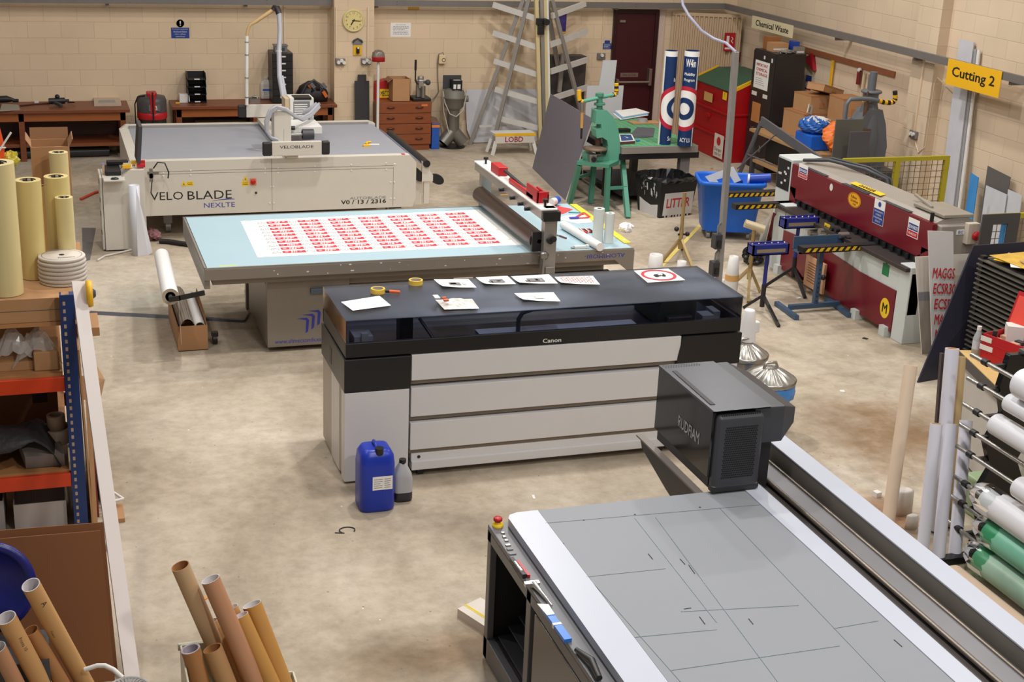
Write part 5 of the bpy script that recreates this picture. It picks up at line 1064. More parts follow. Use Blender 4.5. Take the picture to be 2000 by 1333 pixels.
# pale sheets behind the mat table
a, b = YP(1147, 168, 20.0), YP(1215, 215, 20.0); u, v = YP(1178, 118, 20.0), YP(1205, 118, 20.0); m = MB(); m.prism([(a.x, 0), (b.x-.02, 0), (b.x, a.z), (v.x-.02, a.z), (v.x, u.z), (u.x, u.z), (u.x-.04, a.z), (a.x, a.z)], 20.0, 20.02, 0, XZ); o = m.build('pale_board', mat('board_pale', (196, 198, 200), .5, var=.03)); tag(o, 'pale stepped board standing between the mat table and the fire door', 'board')

def green_press():
    t = thing('fly_press', 'green hand press with yellow and black ball arm on a green stand', 'press', (7.1, 17.2, 0)); o = t.location.copy()
    def L(p): return Vector(p)-o
    zp = .66; c = [G(1126, 315, zp), G(1190, 322, zp), G(1222, 307, zp), G(1160, 299, zp)]
    m = MB(); m.slab([L(p) for p in c], .05, up=(0, 0, 1)); m.build('stand_top', GREEND, t, bevel=.006)
    for k, f in enumerate(((1112, 398), (1184, 413), (1226, 427), (1153, 398))):
        top = c[k]*.88+sum(c, Vector())/4*.12-Vector((0, 0, .05)); bot = G(*f); m = MB(); m.bar(L(top), L(bot), .07, .06, up=(1, 0, 0)); m.build('leg', GREEND, t)
    m = MB(); m.bar(L(c[0]*.6+G(1112, 398)*.4), L(c[3]*.6+G(1153, 398)*.4), .03, .04); m.bar(L(c[1]*.5+G(1184, 413)*.5), L(c[2]*.5+G(1226, 427)*.5), .03, .04); m.build('brace', GREEND, t)
    y = 17.2
    def Q(px, py): p = YP(px, py, y); return (p.x-o.x, p.z)
    outline = [(1160, 213), (1180, 213), (1193, 226), (1202, 246), (1206, 272), (1207, 318), (1196, 322), (1142, 314), (1141, 298), (1156, 296), (1160, 304), (1178, 303), (1183, 284), (1181, 272), (1172, 266), (1161, 268), (1159, 250), (1170, 249), (1169, 240), (1158, 240)]
    m = MB(); m.prism([Q(*p) for p in outline], -.09, .09, 0, XZ); m.build('press_frame', GREEN, t, bevel=.018, seg=3)
    a, b = YP(1171, 213, y), YP(1171, 182, y); m = MB(); m.cyl(L(YP(1168, 300, y)), L(YP(1168, 256, y)), .035, mi=0); m.build('ram', mat('ram_brown', (84, 64, 50), .5, .3), t)
    m = MB(); m.cyl(L(a), L(b), .04); m.cyl(L(YP(1171, 205, y)), L(YP(1171, 201, y)), .075); m.cyl(L(YP(1171, 188, y)), L(YP(1171, 182, y)), .055); m.build('screw', GREEND, t)
    arm = [YP(1135, 199, 17.05), YP(1171, 191, 17.2), YP(1199, 185, 17.3)]; m = MB(); m.path([L(p) for p in arm], .024, 10); m.build('arm', GREEN, t)
    for pts, y_ in (([(1137, 199), (1132, 196), (1131, 188), (1131, 176)], 17.05), ([(1192, 187), (1203, 184), (1204, 178), (1204, 163)], 17.3)):
        P_ = [L(YP(px, py, y_)) for px, py in pts]; m = MB()
        for i in range(3):
            for j in range(3):
                p, q = P_[i].lerp(P_[i+1], j/3), P_[i].lerp(P_[i+1], (j+1)/3); m.cyl(p, q, .03, n=12, mi=(i*3+j) % 2 if y_ > 17.1 else (1 if i*3+j == 2 else 0))
        m.build('handle', [YEL, BLACK], t)
    m = MB(); c2 = L(YP(1158, 290, y)); m.lathe([(.0, 0), (.16, 0), (.17, .02), (.1, .035), (0, .03)], c=(c2.x, -.08, c2.z), n=24); m.build('die_plate', mat('die_brown', (110, 92, 76), .6, .2, var=.5, scale=20), t)
    c3 = L(YP(1150, 306, y)); m = MB(); m.box((c3.x, -.14, c3.z), (.1, .08, .12)); m.cyl((c3.x, -.18, c3.z), (c3.x, -.2, c3.z), .035, mi=1); m.build('clamp_block', [STEEL, BLACK], t, bevel=.01)
green_press()
t = thing('hanging_brush', 'long wooden handled brush hanging from the press arm', 'brush', YP(1136, 203, 17.0)); o = t.location.copy()
for pts, r, mt, nm in (([(1137, 200), (1137, 218)], .028, STEEL, 'socket'), ([(1137, 218), (1136, 250)], .02, mat('brush_wood', (196, 148, 84), .5), 'handle'), ([(1136, 250), (1135, 271)], .014, BLACK, 'tip')):
    m = MB(); m.cyl(YP(*pts[0], 17.0)-o, YP(*pts[1], 17.0)-o, r, n=12); m.build(nm, mt, t)

def mat_table():
    x0, x1, y0, y1, z = 7.34, 8.46, 17.06, 19.1, .85
    t = thing('cutting_mat_table', 'work table topped with a green gridded cutting mat behind the litter bin', 'table', ((x0+x1)/2, 18.1, 0))
    m = MW(t); m.bx(x0, x1, y0, y1, z-.1, z-.004); m.build('table_top', mat('table_stone', (138, 130, 122), .5), t, bevel=.004)
    m = MW(t); m.bx(x0+.02, x1-.02, y0+.02, y1-.02, z-.004, z)
    n = 12
    for k in range(1, n): x = x0+(x1-x0)*k/n; m.bx(x-.003, x+.003, y0+.03, y1-.03, z, z+.0005, 1)
    for k in range(1, 22): y = y0+(y1-y0)*k/22; m.bx(x0+.03, x1-.03, y-.003, y+.003, z, z+.0005, 1)
    m.build('cutting_mat', [mat('mat_green', (72, 146, 104), .5), mat('grid_pale', (150, 196, 150), .5)], t)
    m = MW(t); m.bx(x0-.02, x1+.03, y0+.02, y1-.05, z-.18, z-.1); m.build('under_shelf', BLACK, t)
    m = MW(t); m.bx(x1-.2, x1-.06, y0+.1, y0+.2, 0, z-.18); m.build('leg', mat('leg_grey', (134, 128, 130), .5), t)
    for x, y in ((x1-.13, y1-.2), (x0+.1, y1-.2), (x0+.12, y0+.75)): m = MW(t); m.bx(x-.05, x+.05, y-.05, y+.05, 0, z-.18); m.build('leg', DGREY, t)
    m = MW(t); m.bx(x0+.15, x1-.25, y0+.3, y1-.3, .1, .15); m.build('lower_shelf', DGREY, t)
    return x0, x1, y0, y1, z
TX0, TX1, TY0, TY1, TZ = mat_table()
def cylmap(m, r, a0, a1, z0, z1, mi, n=10):
    vs = [];
    for k in range(n+1):
        a = a0+(a1-a0)*k/n; vs += [(r*math.sin(a), -r*math.cos(a), z0), (r*math.sin(a), -r*math.cos(a), z1)]
    m.add(vs, [(2*k, 2*k+2, 2*k+3, 2*k+1) for k in range(n)], mi, True)
def cyltext(m, s, r, a, z, h, mi, w=None):
    vs, fs, x0, x1, y0, y1 = glyphs(s, True); k = h/(y1-y0); kx = w/(x1-x0) if w else k
    m.add([((r+v.z)*math.sin(a+(v.x-(x0+x1)/2)*kx/r), -(r+v.z)*math.cos(a+(v.x-(x0+x1)/2)*kx/r), z+(v.y-(y0+y1)/2)*k) for v in vs], fs, mi, True)
def cylring(m, r, a, z, ro, ri, mi, n=72, lim=1.5):
    st = max(1, round((ro-ri)/.012))
    if st > 1:
        for i in range(st): cylring(m, r, a, z, ri+(ro-ri)*(i+1)/st, ri+(ro-ri)*i/st, mi, n, lim)
        return
    for k in range(n):
        q = [];
        for rr, kk in ((ri, k), (ro, k), (ro, k+1), (ri, k+1)):
            tt = 2*PI*kk/n; q.append((a+rr*math.cos(tt)/r, z+rr*math.sin(tt)))
        if max(x[0] for x in q) < lim and min(x[0] for x in q) > -2.1: m.add([(r*math.sin(x), -r*math.cos(x), zz) for x, zz in q], [(0, 1, 2, 3)], mi, True)
NAVY = mat('print_navy', (16, 48, 96), .4, var=.03)
def printed_roll(px, py, top, wpx, label, seam, texts, logo_a):
    lo = -2.1 if wpx > 26 else -1.25
    b = G(px, py, TZ); h = HZ(px, top, b.x, b.y)-TZ; r = mm(wpx, b)/2
    m = MB(); m.tube((0, 0, 0), (0, 0, h), r, r*.93, 40, 0, 1, 1); R = r+.002
    cylmap(m, R, lo, seam[0], .0, h-.07, 1, 24); cylmap(m, R, seam[1], 2.2, .0, h-.07, 1, 8)
    R2 = r+.004
    for k, (ro, ri, mi) in enumerate(((.30, .245, 2), (.245, .0, 0))): cylring(m, R2, logo_a, h*.4, ro, max(ri, .001), mi, lim=1.9)
    cylring(m, R2+.002, logo_a, h*.4, .15, .08, 1, lim=1.9)
    for s, a, z, hh, w in texts: cyltext(m, s, R2, a, z*h, hh, 0, w)
    o = m.build('printed_roll', [PAPER, NAVY, mat('logo_red', (190, 30, 56), .5)]); o.location = b; return tag(o, label, 'roll')
printed_roll(1297, 281, 98, 25, 'navy and white printed roll on the mat table, nearer the fire door', (1.5, 1.6), [('Su', .3, .07, .06, .06), ('Bu', .55, .7, .05, .04)], 1.15)
printed_roll(1337, 284, 98, 29, 'navy printed roll with white lettering on the mat table corner', (.5, .8), [('W4in', -.5, .88, .11, .14), ('Mobility', -.55, .76, .05, .15), ('Program', -.55, .7, .05, .15), ('ACY LU', -.5, .07, .06, .15)], -.95)
def on_mat(px, py): return G(px, py, TZ+.001)
m = MB()
for k in range(3): m.slab([on_mat(1197+k*2, 224-k)+Vector((0, 0, .02+.012*k)), on_mat(1212+k*2, 236-k)+Vector((0, 0, .02+.012*k)), on_mat(1266+k, 227-k)+Vector((0, 0, .02+.012*k)), on_mat(1240+k, 219-k)+Vector((0, 0, .02+.012*k))], .01, k % 2, up=(0, 0, 1))
tag(m.build('sheet_stack', [PAPER, mat('sheet_skyblue', (120, 172, 214), .5)]), 'stack of white and sky blue sheets on the mat table', 'sheets')
m = MB(); m.slab([p+Vector((0, 0, .006)) for p in (on_mat(1232, 262), on_mat(1240, 270), on_mat(1276, 268), on_mat(1279, 251), on_mat(1245, 249))], .005, up=(0, 0, 1)); tag(m.build('vinyl_offcut', mat('vinyl_slate', (84, 86, 92), .5)), 'slate grey vinyl offcut lying on the green mat', 'offcut')
a = on_mat(1255, 240); m = MB(); m.tube((0, 0, 0), (0, 0, .06), .07, .05, 24); m.bx(-.2, .25, -.12, .1, -.0, .012, 1); o = m.build('clear_tape', [mat('tape_clear', (168, 168, 168), .2), CARD]); o.location = a+Vector((0, 0, .002)); tag(o, 'clear tape roll on a brown card on the green mat', 'tape')
m = MB(); c = [on_mat(1208, 268), on_mat(1211, 283), on_mat(1240, 281), on_mat(1234, 268)]; m.slab([p+Vector((0, 0, .04)) for p in c], .04, 0, 1, up=(0, 0, 1)); k_ = sum(c, Vector())/4; m.slab([(p*.8+k_*.2)+Vector((0, 0, .043)) for p in c], .003, 2, up=(0, 0, 1)); m.text('3', T((k_.x, k_.y, k_.z+.045)), h=.08, mi=0); tag(m.build('blade_box', [WHITE, mat('box_maroon', (96, 50, 48), .5), mat('box_blue', (36, 70, 120), .5)]), 'maroon box with blue lid and number on the mat edge', 'box')
a = on_mat(1246, 276); m = MB(); m.ball((0, 0, .012), .02, 8, 0, (1.6, 1, .6)); o = m.build('blue_stopper', mat('cap_bright_blue', (40, 110, 200), .4)); o.location = a; tag(o, 'small bright blue cap beside the maroon box', 'cap')
a = on_mat(1212, 259); m = MB(); m.bx(-.1, .12, -.05, .06, 0, .05); o = m.build('black_box', BLACK); o.location = a+Vector((.02, .02, 0)); tag(o, 'small black box on the mat behind the maroon box', 'box')
# cardboard reel on the shelf under the mat table
m = MB(); m.lathe([(.09, 0), (.09, .3)], M=T((8.0, 17.7, .24), ry=PI/2)); m.lathe([(0, 0), (.09, 0)], M=T((8.0, 17.7, .24), ry=PI/2), mi=1); m.lathe([(.09, .3), (.04, .301), (0, .301)], M=T((8.0, 17.7, .24), ry=PI/2), mi=1); tag(m.build('card_tube', [CARD, WOODD]), 'short brown card tube on the shelf beneath the mat table', 'tube')
# litter bin
def litter():
    c = Vector((7.89, 16.78, 0)); rz = .2; t = thing('litter_bin', 'black paint-splashed bin with white LITTER sign and bag liner', 'bin', c, rz)
    m = MB(); n = 4; b0, b1, h = .25, .3, .5
    for s0, s1, z0, z1 in ((b0, b1, .0, h),):
        m.add([(-s0, -s0, z0), (s0, -s0, z0), (s0, s0, z0), (-s0, s0, z0), (-s1, -s1, z1), (s1, -s1, z1), (s1, s1, z1), (-s1, s1, z1)], [(3, 2, 1, 0), (0, 1, 5, 4), (1, 2, 6, 5), (2, 3, 7, 6), (3, 0, 4, 7)], 0)
    m.build('bin_body', BLACK, t, bevel=.02, solid=.006)
    m = MB(); r = random.Random(9); k = 40; vs = []
    for ring, (s, z) in enumerate(((.33, h-.02), (.34, h+.01), (.295, h+.03), (.26, h-.1), (.22, h-.28))):
        for i in range(k):
            a = 2*PI*i/k; q = (abs(math.cos(a))**6+abs(math.sin(a))**6)**(-1/6); j = r.uniform(-.012, .012); vs.append(((s+j)*q*math.cos(a), (s+j)*q*math.sin(a), z+r.uniform(-.012, .012)))
    for ring in range(4): m.f += [(ring*k+i, ring*k+(i+1) % k, (ring+1)*k+(i+1) % k, (ring+1)*k+i) for i in range(k)]
    m.v += [Vector(v) for v in vs]; m.m = [0]*len(m.f); m.s = [False]*len(m.f); m.build('bag_liner', mat('bag_gloss', (20, 20, 22), .18, var=.3), t, solid=.002)
    m = MB(); sl = math.atan2(b1-b0, h)
    F = frame((.02, -b0-.002, 0), (1, 0, 0), (0, -(b1-b0), h)); m.bx(-.23, .24, .03, .34, -.0, .006, 0, F); m.text('LITTER', F @ T((.0, .2, .0075)), w=.38, h=.13, mi=1, bold=True)
    for i in range(9): x = -.2+i*.048+r.uniform(-.01, .01); m.bx(x, x+r.uniform(.01, .03), .0, .03+r.uniform(0, .02), 0, .005, 0, F)
    m.build('litter_sign', [mat('sign_offwhite', (206, 202, 198), .5), mat('litter_red', (186, 40, 50), .6)], t)
    m = MB(); F = frame((-b0-.002, 0, 0), (0, -1, 0), (-(b1-b0), 0, h))
    m.prism([(-.2, .0), (.2, .0), (.22, .18), (.05, .14), (-.1, .17), (-.2, .2)], 0, .003, 0, F)
    for i in range(22): x, z = r.uniform(-.2, .2), r.uniform(.25, .47); m.bx(x, x+r.uniform(.004, .02), z, z+r.uniform(.01, .1), 0, .002, 0, F)
    m.build('paint_splashes', mat('splash_white', (210, 208, 208), .5), t)['kind'] = 'stuff'
litter()
# red skip with green lid
def skip():
    x0, y0, y1 = 10.22, 19.62, 21.0; t = thing('waste_skip', 'large red metal bin with green lid and yellow edges by the corner', 'skip', (10.7, 20.3, 0))
    RM = mat('skip_red', (168, 12, 20), .42, .1, var=.12); RM2 = mat('skip_red_dark', (140, 10, 22), .42, .1)
    m = MW(t); m.bx(x0, 11.1, y0, y1, .0, 1.12); m.prism([(x0, 1.12), (11.1, 1.12), (11.1, 1.3), (x0+.42, 1.3)], y0, y0+.03, 0, XZ); m.prism([(x0, 1.12), (11.1, 1.12), (11.1, 1.3), (x0+.42, 1.3)], y1-.03, y1, 0, XZ)
    for z in (.36, .74): m.bx(x0-.025, x0, y0, y1, z, z+.04)
    m.bx(x0, x0+.9, y0-.02, y0, .74, .78); m.bx(x0-.04, x0, 20.25, 20.35, .62, .68); m.build('skip_body', RM, t, bevel=.008)
    m = MW(t); m.slab([(x0-.02, y0+.03, 1.13), (x0-.02, y1-.03, 1.13), (x0+.42, y1-.03, 1.32), (x0+.42, y0+.03, 1.32)], .015, up=(-.4, 0, 1)); m.bx(x0+.42, 11.1, y0+.03, y1-.03, 1.305, 1.32); m.build('lid', mat('lid_green', (40, 86, 66), .5), t)
    m = MW(t)
    for y in (y0-.002, y1-.03): m.bar((x0-.02, y+.015, 1.135), (x0+.42, y+.015, 1.325), .035, .03); m.bar((x0-.0, y+.005, 1.115), (x0+.42, y+.005, 1.3), .01, .03)
    m.build('edge_trim', YEL, t)
    F = frame((x0-.026, 20.3, 0), (0, -1, 0), (0, 0, 1))
    m = MW(t); m.bx(-.62, -.48, .98, 1.1, 0, .004, 0, F); m.bx(.45, .59, .98, 1.1, 0, .004, 0, F); m.text('!', F @ T((-.55, 1.06, .005)), h=.06, mi=1); m.text('!', F @ T((.52, 1.06, .005)), h=.06, mi=1); m.build('hazard_sticker', [YELS, INK], t)
    m = MW(t); m.bx(-.2, .1, .86, 1.0, 0, .004, 0, F); m.build('paper_sticker', mat('sticker_tan', (206, 160, 96), .6), t)
    m = MW(t); m.bx(.3, .62, .05, .42, 0, .004, 0, F); m.disc(F @ T((.46, .31, .005)), .07, 20, 1); m.text('Danger', F @ T((.46, .17, .005)), w=.26, h=.07, mi=2); m.text('KEEP OUT', F @ T((.46, .1, .005)), w=.22, h=.04, mi=2); m.build('danger_sign', [mat('sign_cream', (214, 204, 192), .6), REDINK, INK], t)
skip()
def locker():
    x0, x1, y0, y1, h = 10.5, 11.02, 18.85, 19.55, 1.82; t = thing('steel_locker', 'tall black steel locker with red printed notice beside the red bin', 'locker', (10.8, 19.2, 0))
    m = MW(t); m.bx(x0+.02, x1, y0, y1, 0, h); m.build('carcass', mat('locker_black', (40, 36, 35), .4), t, bevel=.006)
    d = MW(t); d.bx(x0, x0+.02, y0+.01, y1-.01, .04, h-.02); d = d.build('door', mat('locker_black', (40, 36, 35), .4), t, bevel=.004)
    F = frame((x0-.001, (y0+y1)/2, 0), (0, -1, 0), (0, 0, 1)); m = MW(t); m.bx(-.25, .2, 1.24, 1.66, 0, .004, 0, F)
    for z, s in ((1.6, 'IMPORTANT'), (1.53, 'CHEMICAL'), (1.46, 'STORAGE')): m.text(s, F @ T((-.02, z, .005)), w=.36, h=.045, mi=1, bold=True)
    for k in range(4): m.bx(-.2, .1-.03*k, 1.3+.03*k, 1.306+.03*k, 0, .0045, 2, F)
    m.build('notice', [PAPER, REDINK, GREYTXT], d)
    m = MW(t); m.bx(-.28, -.12, 1.12, 1.18, 0, .004, 0, F); m.bx(.08, .22, 1.12, 1.18, 0, .004, 0, F); m.bx(-.0, .04, 1.7, 1.75, 0, .004, 0, F); m.bx(.24, .28, 1.68, 1.74, 0, .004, 0, F); m.build('white_label', WHITE, d)
    m = MW(t); m.bx(-.22, .04, .72, 1.02, 0, .004, 0, F); m.build('tan_card', mat('card_tan', (186, 124, 70), .6), d)
    m = MW(t); m.cyl((x0-.03, y0+.5, .62), (x0, y0+.5, .62), .015); m.bx(x0-.03, x0, y0+.14, y0+.18, .3, .4); m.build('handle', STEEL, d)
    # on top of the locker
    for (a, b, c_, d_, z0, z1), mt, nm, lb in (((10.58, 10.84, 19.1, 19.3, 0, .13), CARD, 'card_box', 'brown card box on top of the black locker'), ((10.62, 10.84, 19.34, 19.5, 0, .19), mat('box_ochre', (150, 96, 52), .6), 'card_box', 'taller ochre box at the back of the locker top'), ((10.9, 11.0, 19.05, 19.2, 0, .16), mat('tub_blue', (36, 70, 160), .4), 'blue_tub', 'small blue tub on top of the black locker'), ((10.86, 11.0, 18.88, 18.99, 0, .1), mat('tin_grey', (150, 146, 140), .4, .5), 'tin', 'grey tin at the locker top edge by the wall')):
        m = MB(); m.bx(a, b, c_, d_, h+z0, h+z1); m.bx(a+.01, b-.01, c_-.002, c_, h+z1*.2, h+z1*.4, 1); tag(m.build(nm, [mt, YELS if z1 > .2 else WHITE]), lb, 'box' if 'box' in nm else 'tub')
    o = blob_mesh((10.72, 18.92, h), .14, .07, .03, 3, .3, 10).build('crumpled_foil', mat('foil', (176, 172, 166), .25, .7, var=.3, scale=30)); tag(o, 'crumpled foil lying on the front edge of the locker top', 'foil')
locker()
# hanging signs on the rail
def rail_sign(name, a, b, zt, zb, txt, label, base):
    y0, y1 = XP(*a, XR-.345).y, XP(*b, XR-.345).y; zc = (zt+zb)/2; m = MB(); w = y0-y1; h = zt-zb; F = frame((XR-.345, (y0+y1)/2, zc), (0, -1, 0), (0, 0, 1))
    m.bx(-w/2, w/2, -h/2, h/2, -.006, 0, 0, F); m.text(txt, F @ T((0, 0, .001)), w=w*.8, h=h*.5, mi=1, bold=True); return tag(m.build(name, [base, INK]), label, 'sign')
rail_sign('hanging_sign', (1470, 27), (1550, 47), 2.21, 2.02, 'Chemical Waste', 'pale sign reading Chemical Waste hung on the grey rail', mat('sign_pale', (216, 206, 170), .5, var=.02))
rail_sign('hanging_sign', (1853, 113), (1957, 143), 2.29, 1.97, 'Cutting 2', 'yellow sign reading Cutting 2 hung on the grey rail', mat('sign_yellow', (236, 180, 24), .5, var=.02))
def side_plate(name, px, y_w, z0, z1, label, cat, mats, fill=None, x=XR):
    c = XP(px[0], px[1], x-.01); m = MB(); F = frame((x-.001, c.y, c.z), (0, -1, 0), (0, 0, 1)); w, h = y_w, z1-z0
    m.bx(-w/2, w/2, -h/2, h/2, 0, .006, 0, F)
    if fill: fill(m, w, h, F)
    return tag(m.build(name, mats), label, cat)
def fire(m, w, h, F): m.bx(-w*.3, -w*.08, -h*.1, h*.3, 0, .008, 1, F); m.bx(w*.1, w*.3, h*.05, h*.25, 0, .008, 1, F); m.bx(-w*.4, w*.4, -h*.36, -h*.24, 0, .008, 1, F)
a = YP(1425, 82, YB-.44); m = MB(); m.bx(-.1, .1, 0, .006, -.15, .15); m.bx(-.06, -.01, -.002, 0, -.03, .1, 1); m.path([(.03, -.002, .08), (.06, -.002, .05), (.03, -.002, .02), (.06, -.002, -.02)], .008, 6, 1); m.bx(-.08, .08, -.002, 0, -.12, -.09, 1); o = m.build('fire_sign', [RED, WHITE]); o.location = a+Vector((0, .0, 0)); tag(o, 'red extinguisher sign on the cream sheeting in the corner', 'sign')
side_plate('fire_sign', (1440, 110), .2, 0, .16, 'small red notice on the side wall under the extinguisher sign', 'sign', [RED, WHITE])
side_plate('wall_notice', (1578, 163), .16, 0, .24, 'blue and white notice on the side wall behind the carton pile', 'notice', [WHITE, BLUE, REDINK], lambda m, w, h, F: (m.bx(-w/2, w/2, .02, h/2, 0, .0075, 1, F), m.bx(-w/2, w/2, -h*.4, -h*.3, 0, .0075, 2, F)))
# wooden strip with things hanging
a, b = XP(1560, 98, XR-.03), XP(1745, 152, XR-.03); m = MB(); m.bx(XR-.03, XR, b.y, a.y, 1.79, 1.87); o = m.build('wooden_strip', mat('strip_wood', (146, 90, 58), .5, var=.2, scale=6, stretch=(9, 1, 9))); tag(o, 'brown wooden strip fixed along the side wall', 'strip')
c = XP(1580, 118, XR-.06); m = MB(); m.prism([(-.18, .0), (.05, .12), (.16, -.14)], -.06, .0, 0, frame(c, (0, -1, 0), (0, 0, 1))); tag(m.build('dustpan', mat('dustpan_red', (156, 22, 36), .45), bevel=.01), 'red dustpan hanging from the wooden strip by the locker', 'dustpan')
c0, c1 = XP(1627, 118, XR-.05), XP(1621, 187, XR-.05); m = MB(); m.bar(c0, (c0.x, c0.y, c1.z), .02, .05, up=(0, 1, 0)); tag(m.build('yellow_level', YEL), 'yellow straight stick hanging from the wooden strip', 'level')
c0, c1 = XP(1679, 137, XR-.05), XP(1675, 165, XR-.05); m = MB(); m.bar(c0, (c0.x, c0.y, c1.z), .03, .07, up=(0, 1, 0)); m.ball(c0, .035, 8, 1); tag(m.build('hand_brush', [mat('brush_red', (110, 34, 34), .5), WHITE]), 'dark red hand brush hanging from the wooden strip', 'brush')
c0 = XP(1688, 140, XR-.05); m = MB(); m.bar(c0, (c0.x, c0.y, .8), .02, .03, up=(0, 1, 0)); tag(m.build('pale_stick', mat('stick_pale', (206, 190, 160), .5)), 'pale long stick hanging beside the dark red brush', 'stick')
m = MB(); c0 = XP(1701, 146, XR-.08); m.cyl(c0, (XR-.14, c0.y-.12, .8), .03); tag(m.build('steel_pole', mat('pole_steel', (140, 138, 136), .4, .6)), 'grey steel pole leaning on the side wall behind the grey press', 'pole')
# side wall socket and conduit
c = XP(1787, 263, XR-.16); t = thing('wall_socket', 'metal double socket on the side wall pier', 'socket', (XR-.16, c.y, c.z))
MB().bx(-.04, 0, -.08, .08, -.05, .05).build('face_plate', mat('metal_clad', (132, 128, 124), .45, .4), t, bevel=.006)
for y in (-.03, .03): MB().cyl((-.04, y, .01), (-.07, y, .01), .025, n=12).build('plug', WHITE, t)
m = MB(); m.bx(XR-.185, XR-.16, c.y-.012, c.y+.012, c.z+.05, 2.19); tag(m.build('conduit', M_CABLE), 'cream conduit running down the side wall pier to its socket', 'conduit')
m = MB(); q = c.y-.28; m.path([(XR-.165, c.y-.5, 1.92), (XR-.165, q-.05, 1.98), (XR-.165, q, 1.9), (XR-.165, q, c.z-.1), (XR-.165, c.y-.14, c.z-.22), (XR-.165, c.y-.04, c.z-.1)], .008, 6); tag(m.build('cable', M_CABLE), 'thin cable looping down the side wall pier past the socket', 'cable')
# tall leaning strips and sheets on the side wall
for k, (px, w_, lb, zt, mt) in enumerate(((1883, .3, 'widest white plastic plank leaning on the side wall', 2.5, mat('plank_white', (196, 196, 202), .45)), (1903, .05, 'narrow grey plastic strip leaning beside the white plank', 2.42, mat('plank_grey', (152, 152, 156), .45)), (1909, .05, 'narrow white plastic strip leaning beside the grey strip', 2.42, WHITE))):
    y = XP(px, 110, XR-.05).y; m = MB(); m.slab([(XR-.16, y+w_/2-.25, 0), (XR-.16, y-w_/2-.25, 0), (XR-.05, y-w_/2, zt), (XR-.05, y+w_/2, zt)], .02, up=(-1, 0, .2)); tag(m.build('plastic_plank', mt), lb, 'plank')
def wall_sheet(px0, px1, ytop, label, mt, off, hh=None):
    a, b = XP(*px0, XR-.1-off), XP(*px1, XR-.1-off); m = MB(); m.slab([(XR-.16-off, a.y-.1, 0), (XR-.16-off, b.y-.1, 0), (b.x, b.y, b.z), (a.x, a.y, a.z)], .01, up=(-1, 0, .2)); tag(m.build('leaning_board', mt), label, 'board')
wall_sheet((1929, 324), (1973, 346), 0, 'dark taupe board leaning on the side wall', mat('board_taupe', (96, 92, 90), .5), .0)
wall_sheet((1926, 362), (1966, 380), 0, 'white board leaning in front of the dark taupe board', mat('board_white', (196, 198, 202), .5), .06)
wall_sheet((1969, 370), (1996, 382), 0, 'second white board leaning, farther along the side wall toward the camera', mat('board_white', (196, 198, 202), .5), .03)
wall_sheet((1896, 337), (1911, 347), 0, 'narrow sky blue board leaning by the white plank', mat('board_blue', (66, 142, 206), .5), .04)
# grey fly press on its bench
def grey_press():
    c = Vector((10.45, 16.1, 0)); t = thing('grey_fly_press', 'dark grey fly press with striped arm against the side wall', 'press', c); GP = mat('press_grey', (98, 102, 108), .4, var=.08)
    MB().bx(-.25, .3, -.35, .35, 0, .72).build('plinth', DGREY, t)
    m = MB(); m.prism([(-.22, .72), (.24, .72), (.26, 1.0), (.2, 1.3), (.12, 1.5), (-.1, 1.5), (-.18, 1.35), (-.2, 1.1)], -.13, .13, 0, XZ); m.lathe([(.14, .72), (.17, 1.1), (.13, 1.45), (.1, 1.56), (.1, 1.7), (.14, 1.7), (.14, 1.74), (0, 1.74)], n=24); m.build('casting', GP, t, bevel=.03, seg=3)
    m = MB(); m.prism([(-.42, .74), (-.22, .74), (-.22, 1.35), (-.3, 1.38)], -.04, .04, 0, XZ); m.build('side_guard', mat('guard_grey', (110, 112, 122), .5), t)
    m = MB(); m.cyl((-.12, -.1, 1.2), (-.12, -.1, 1.62), .03); m.bx(-.2, -.04, -.16, -.06, .9, 1.25); m.build('ram', mat('ram_rust', (110, 78, 60), .5, .3), t)
    m = MB(); m.cyl((0, 0, 1.7), (0, 0, 1.98), .05); m.build('screw', GP, t)
    def L(px, py): return YP(px, py, 15.9)-c
    m = MB(); m.path([L(1640, 290), L(1648, 250), L(1653, 205), L(1660, 194), L(1680, 193), L(1700, 194), L(1716, 197)], .03, 10); m.build('arm', GP, t)
    P_ = [L(1716, 197), L(1726, 200), L(1738, 201), L(1746, 199), L(1749, 192), L(1748, 178)]; m = MB()
    for i in range(5):
        for j in range(2): m.cyl(P_[i].lerp(P_[i+1], j/2), P_[i].lerp(P_[i+1], (j+1)/2), .032, n=12, mi=(i*2+j) % 2)
    m.build('handle', [YEL, BLACK], t)
    m = MB(); m.cyl((-.12, -.1, 1.62), (-.12, -.1, 1.74), .012); m.bx(-.18, -.06, -.115, -.085, 1.6, 1.62, 1); m.build('depth_stop', [mat('ram_rust', (110, 78, 60), .5, .3), YEL], t)
grey_press()
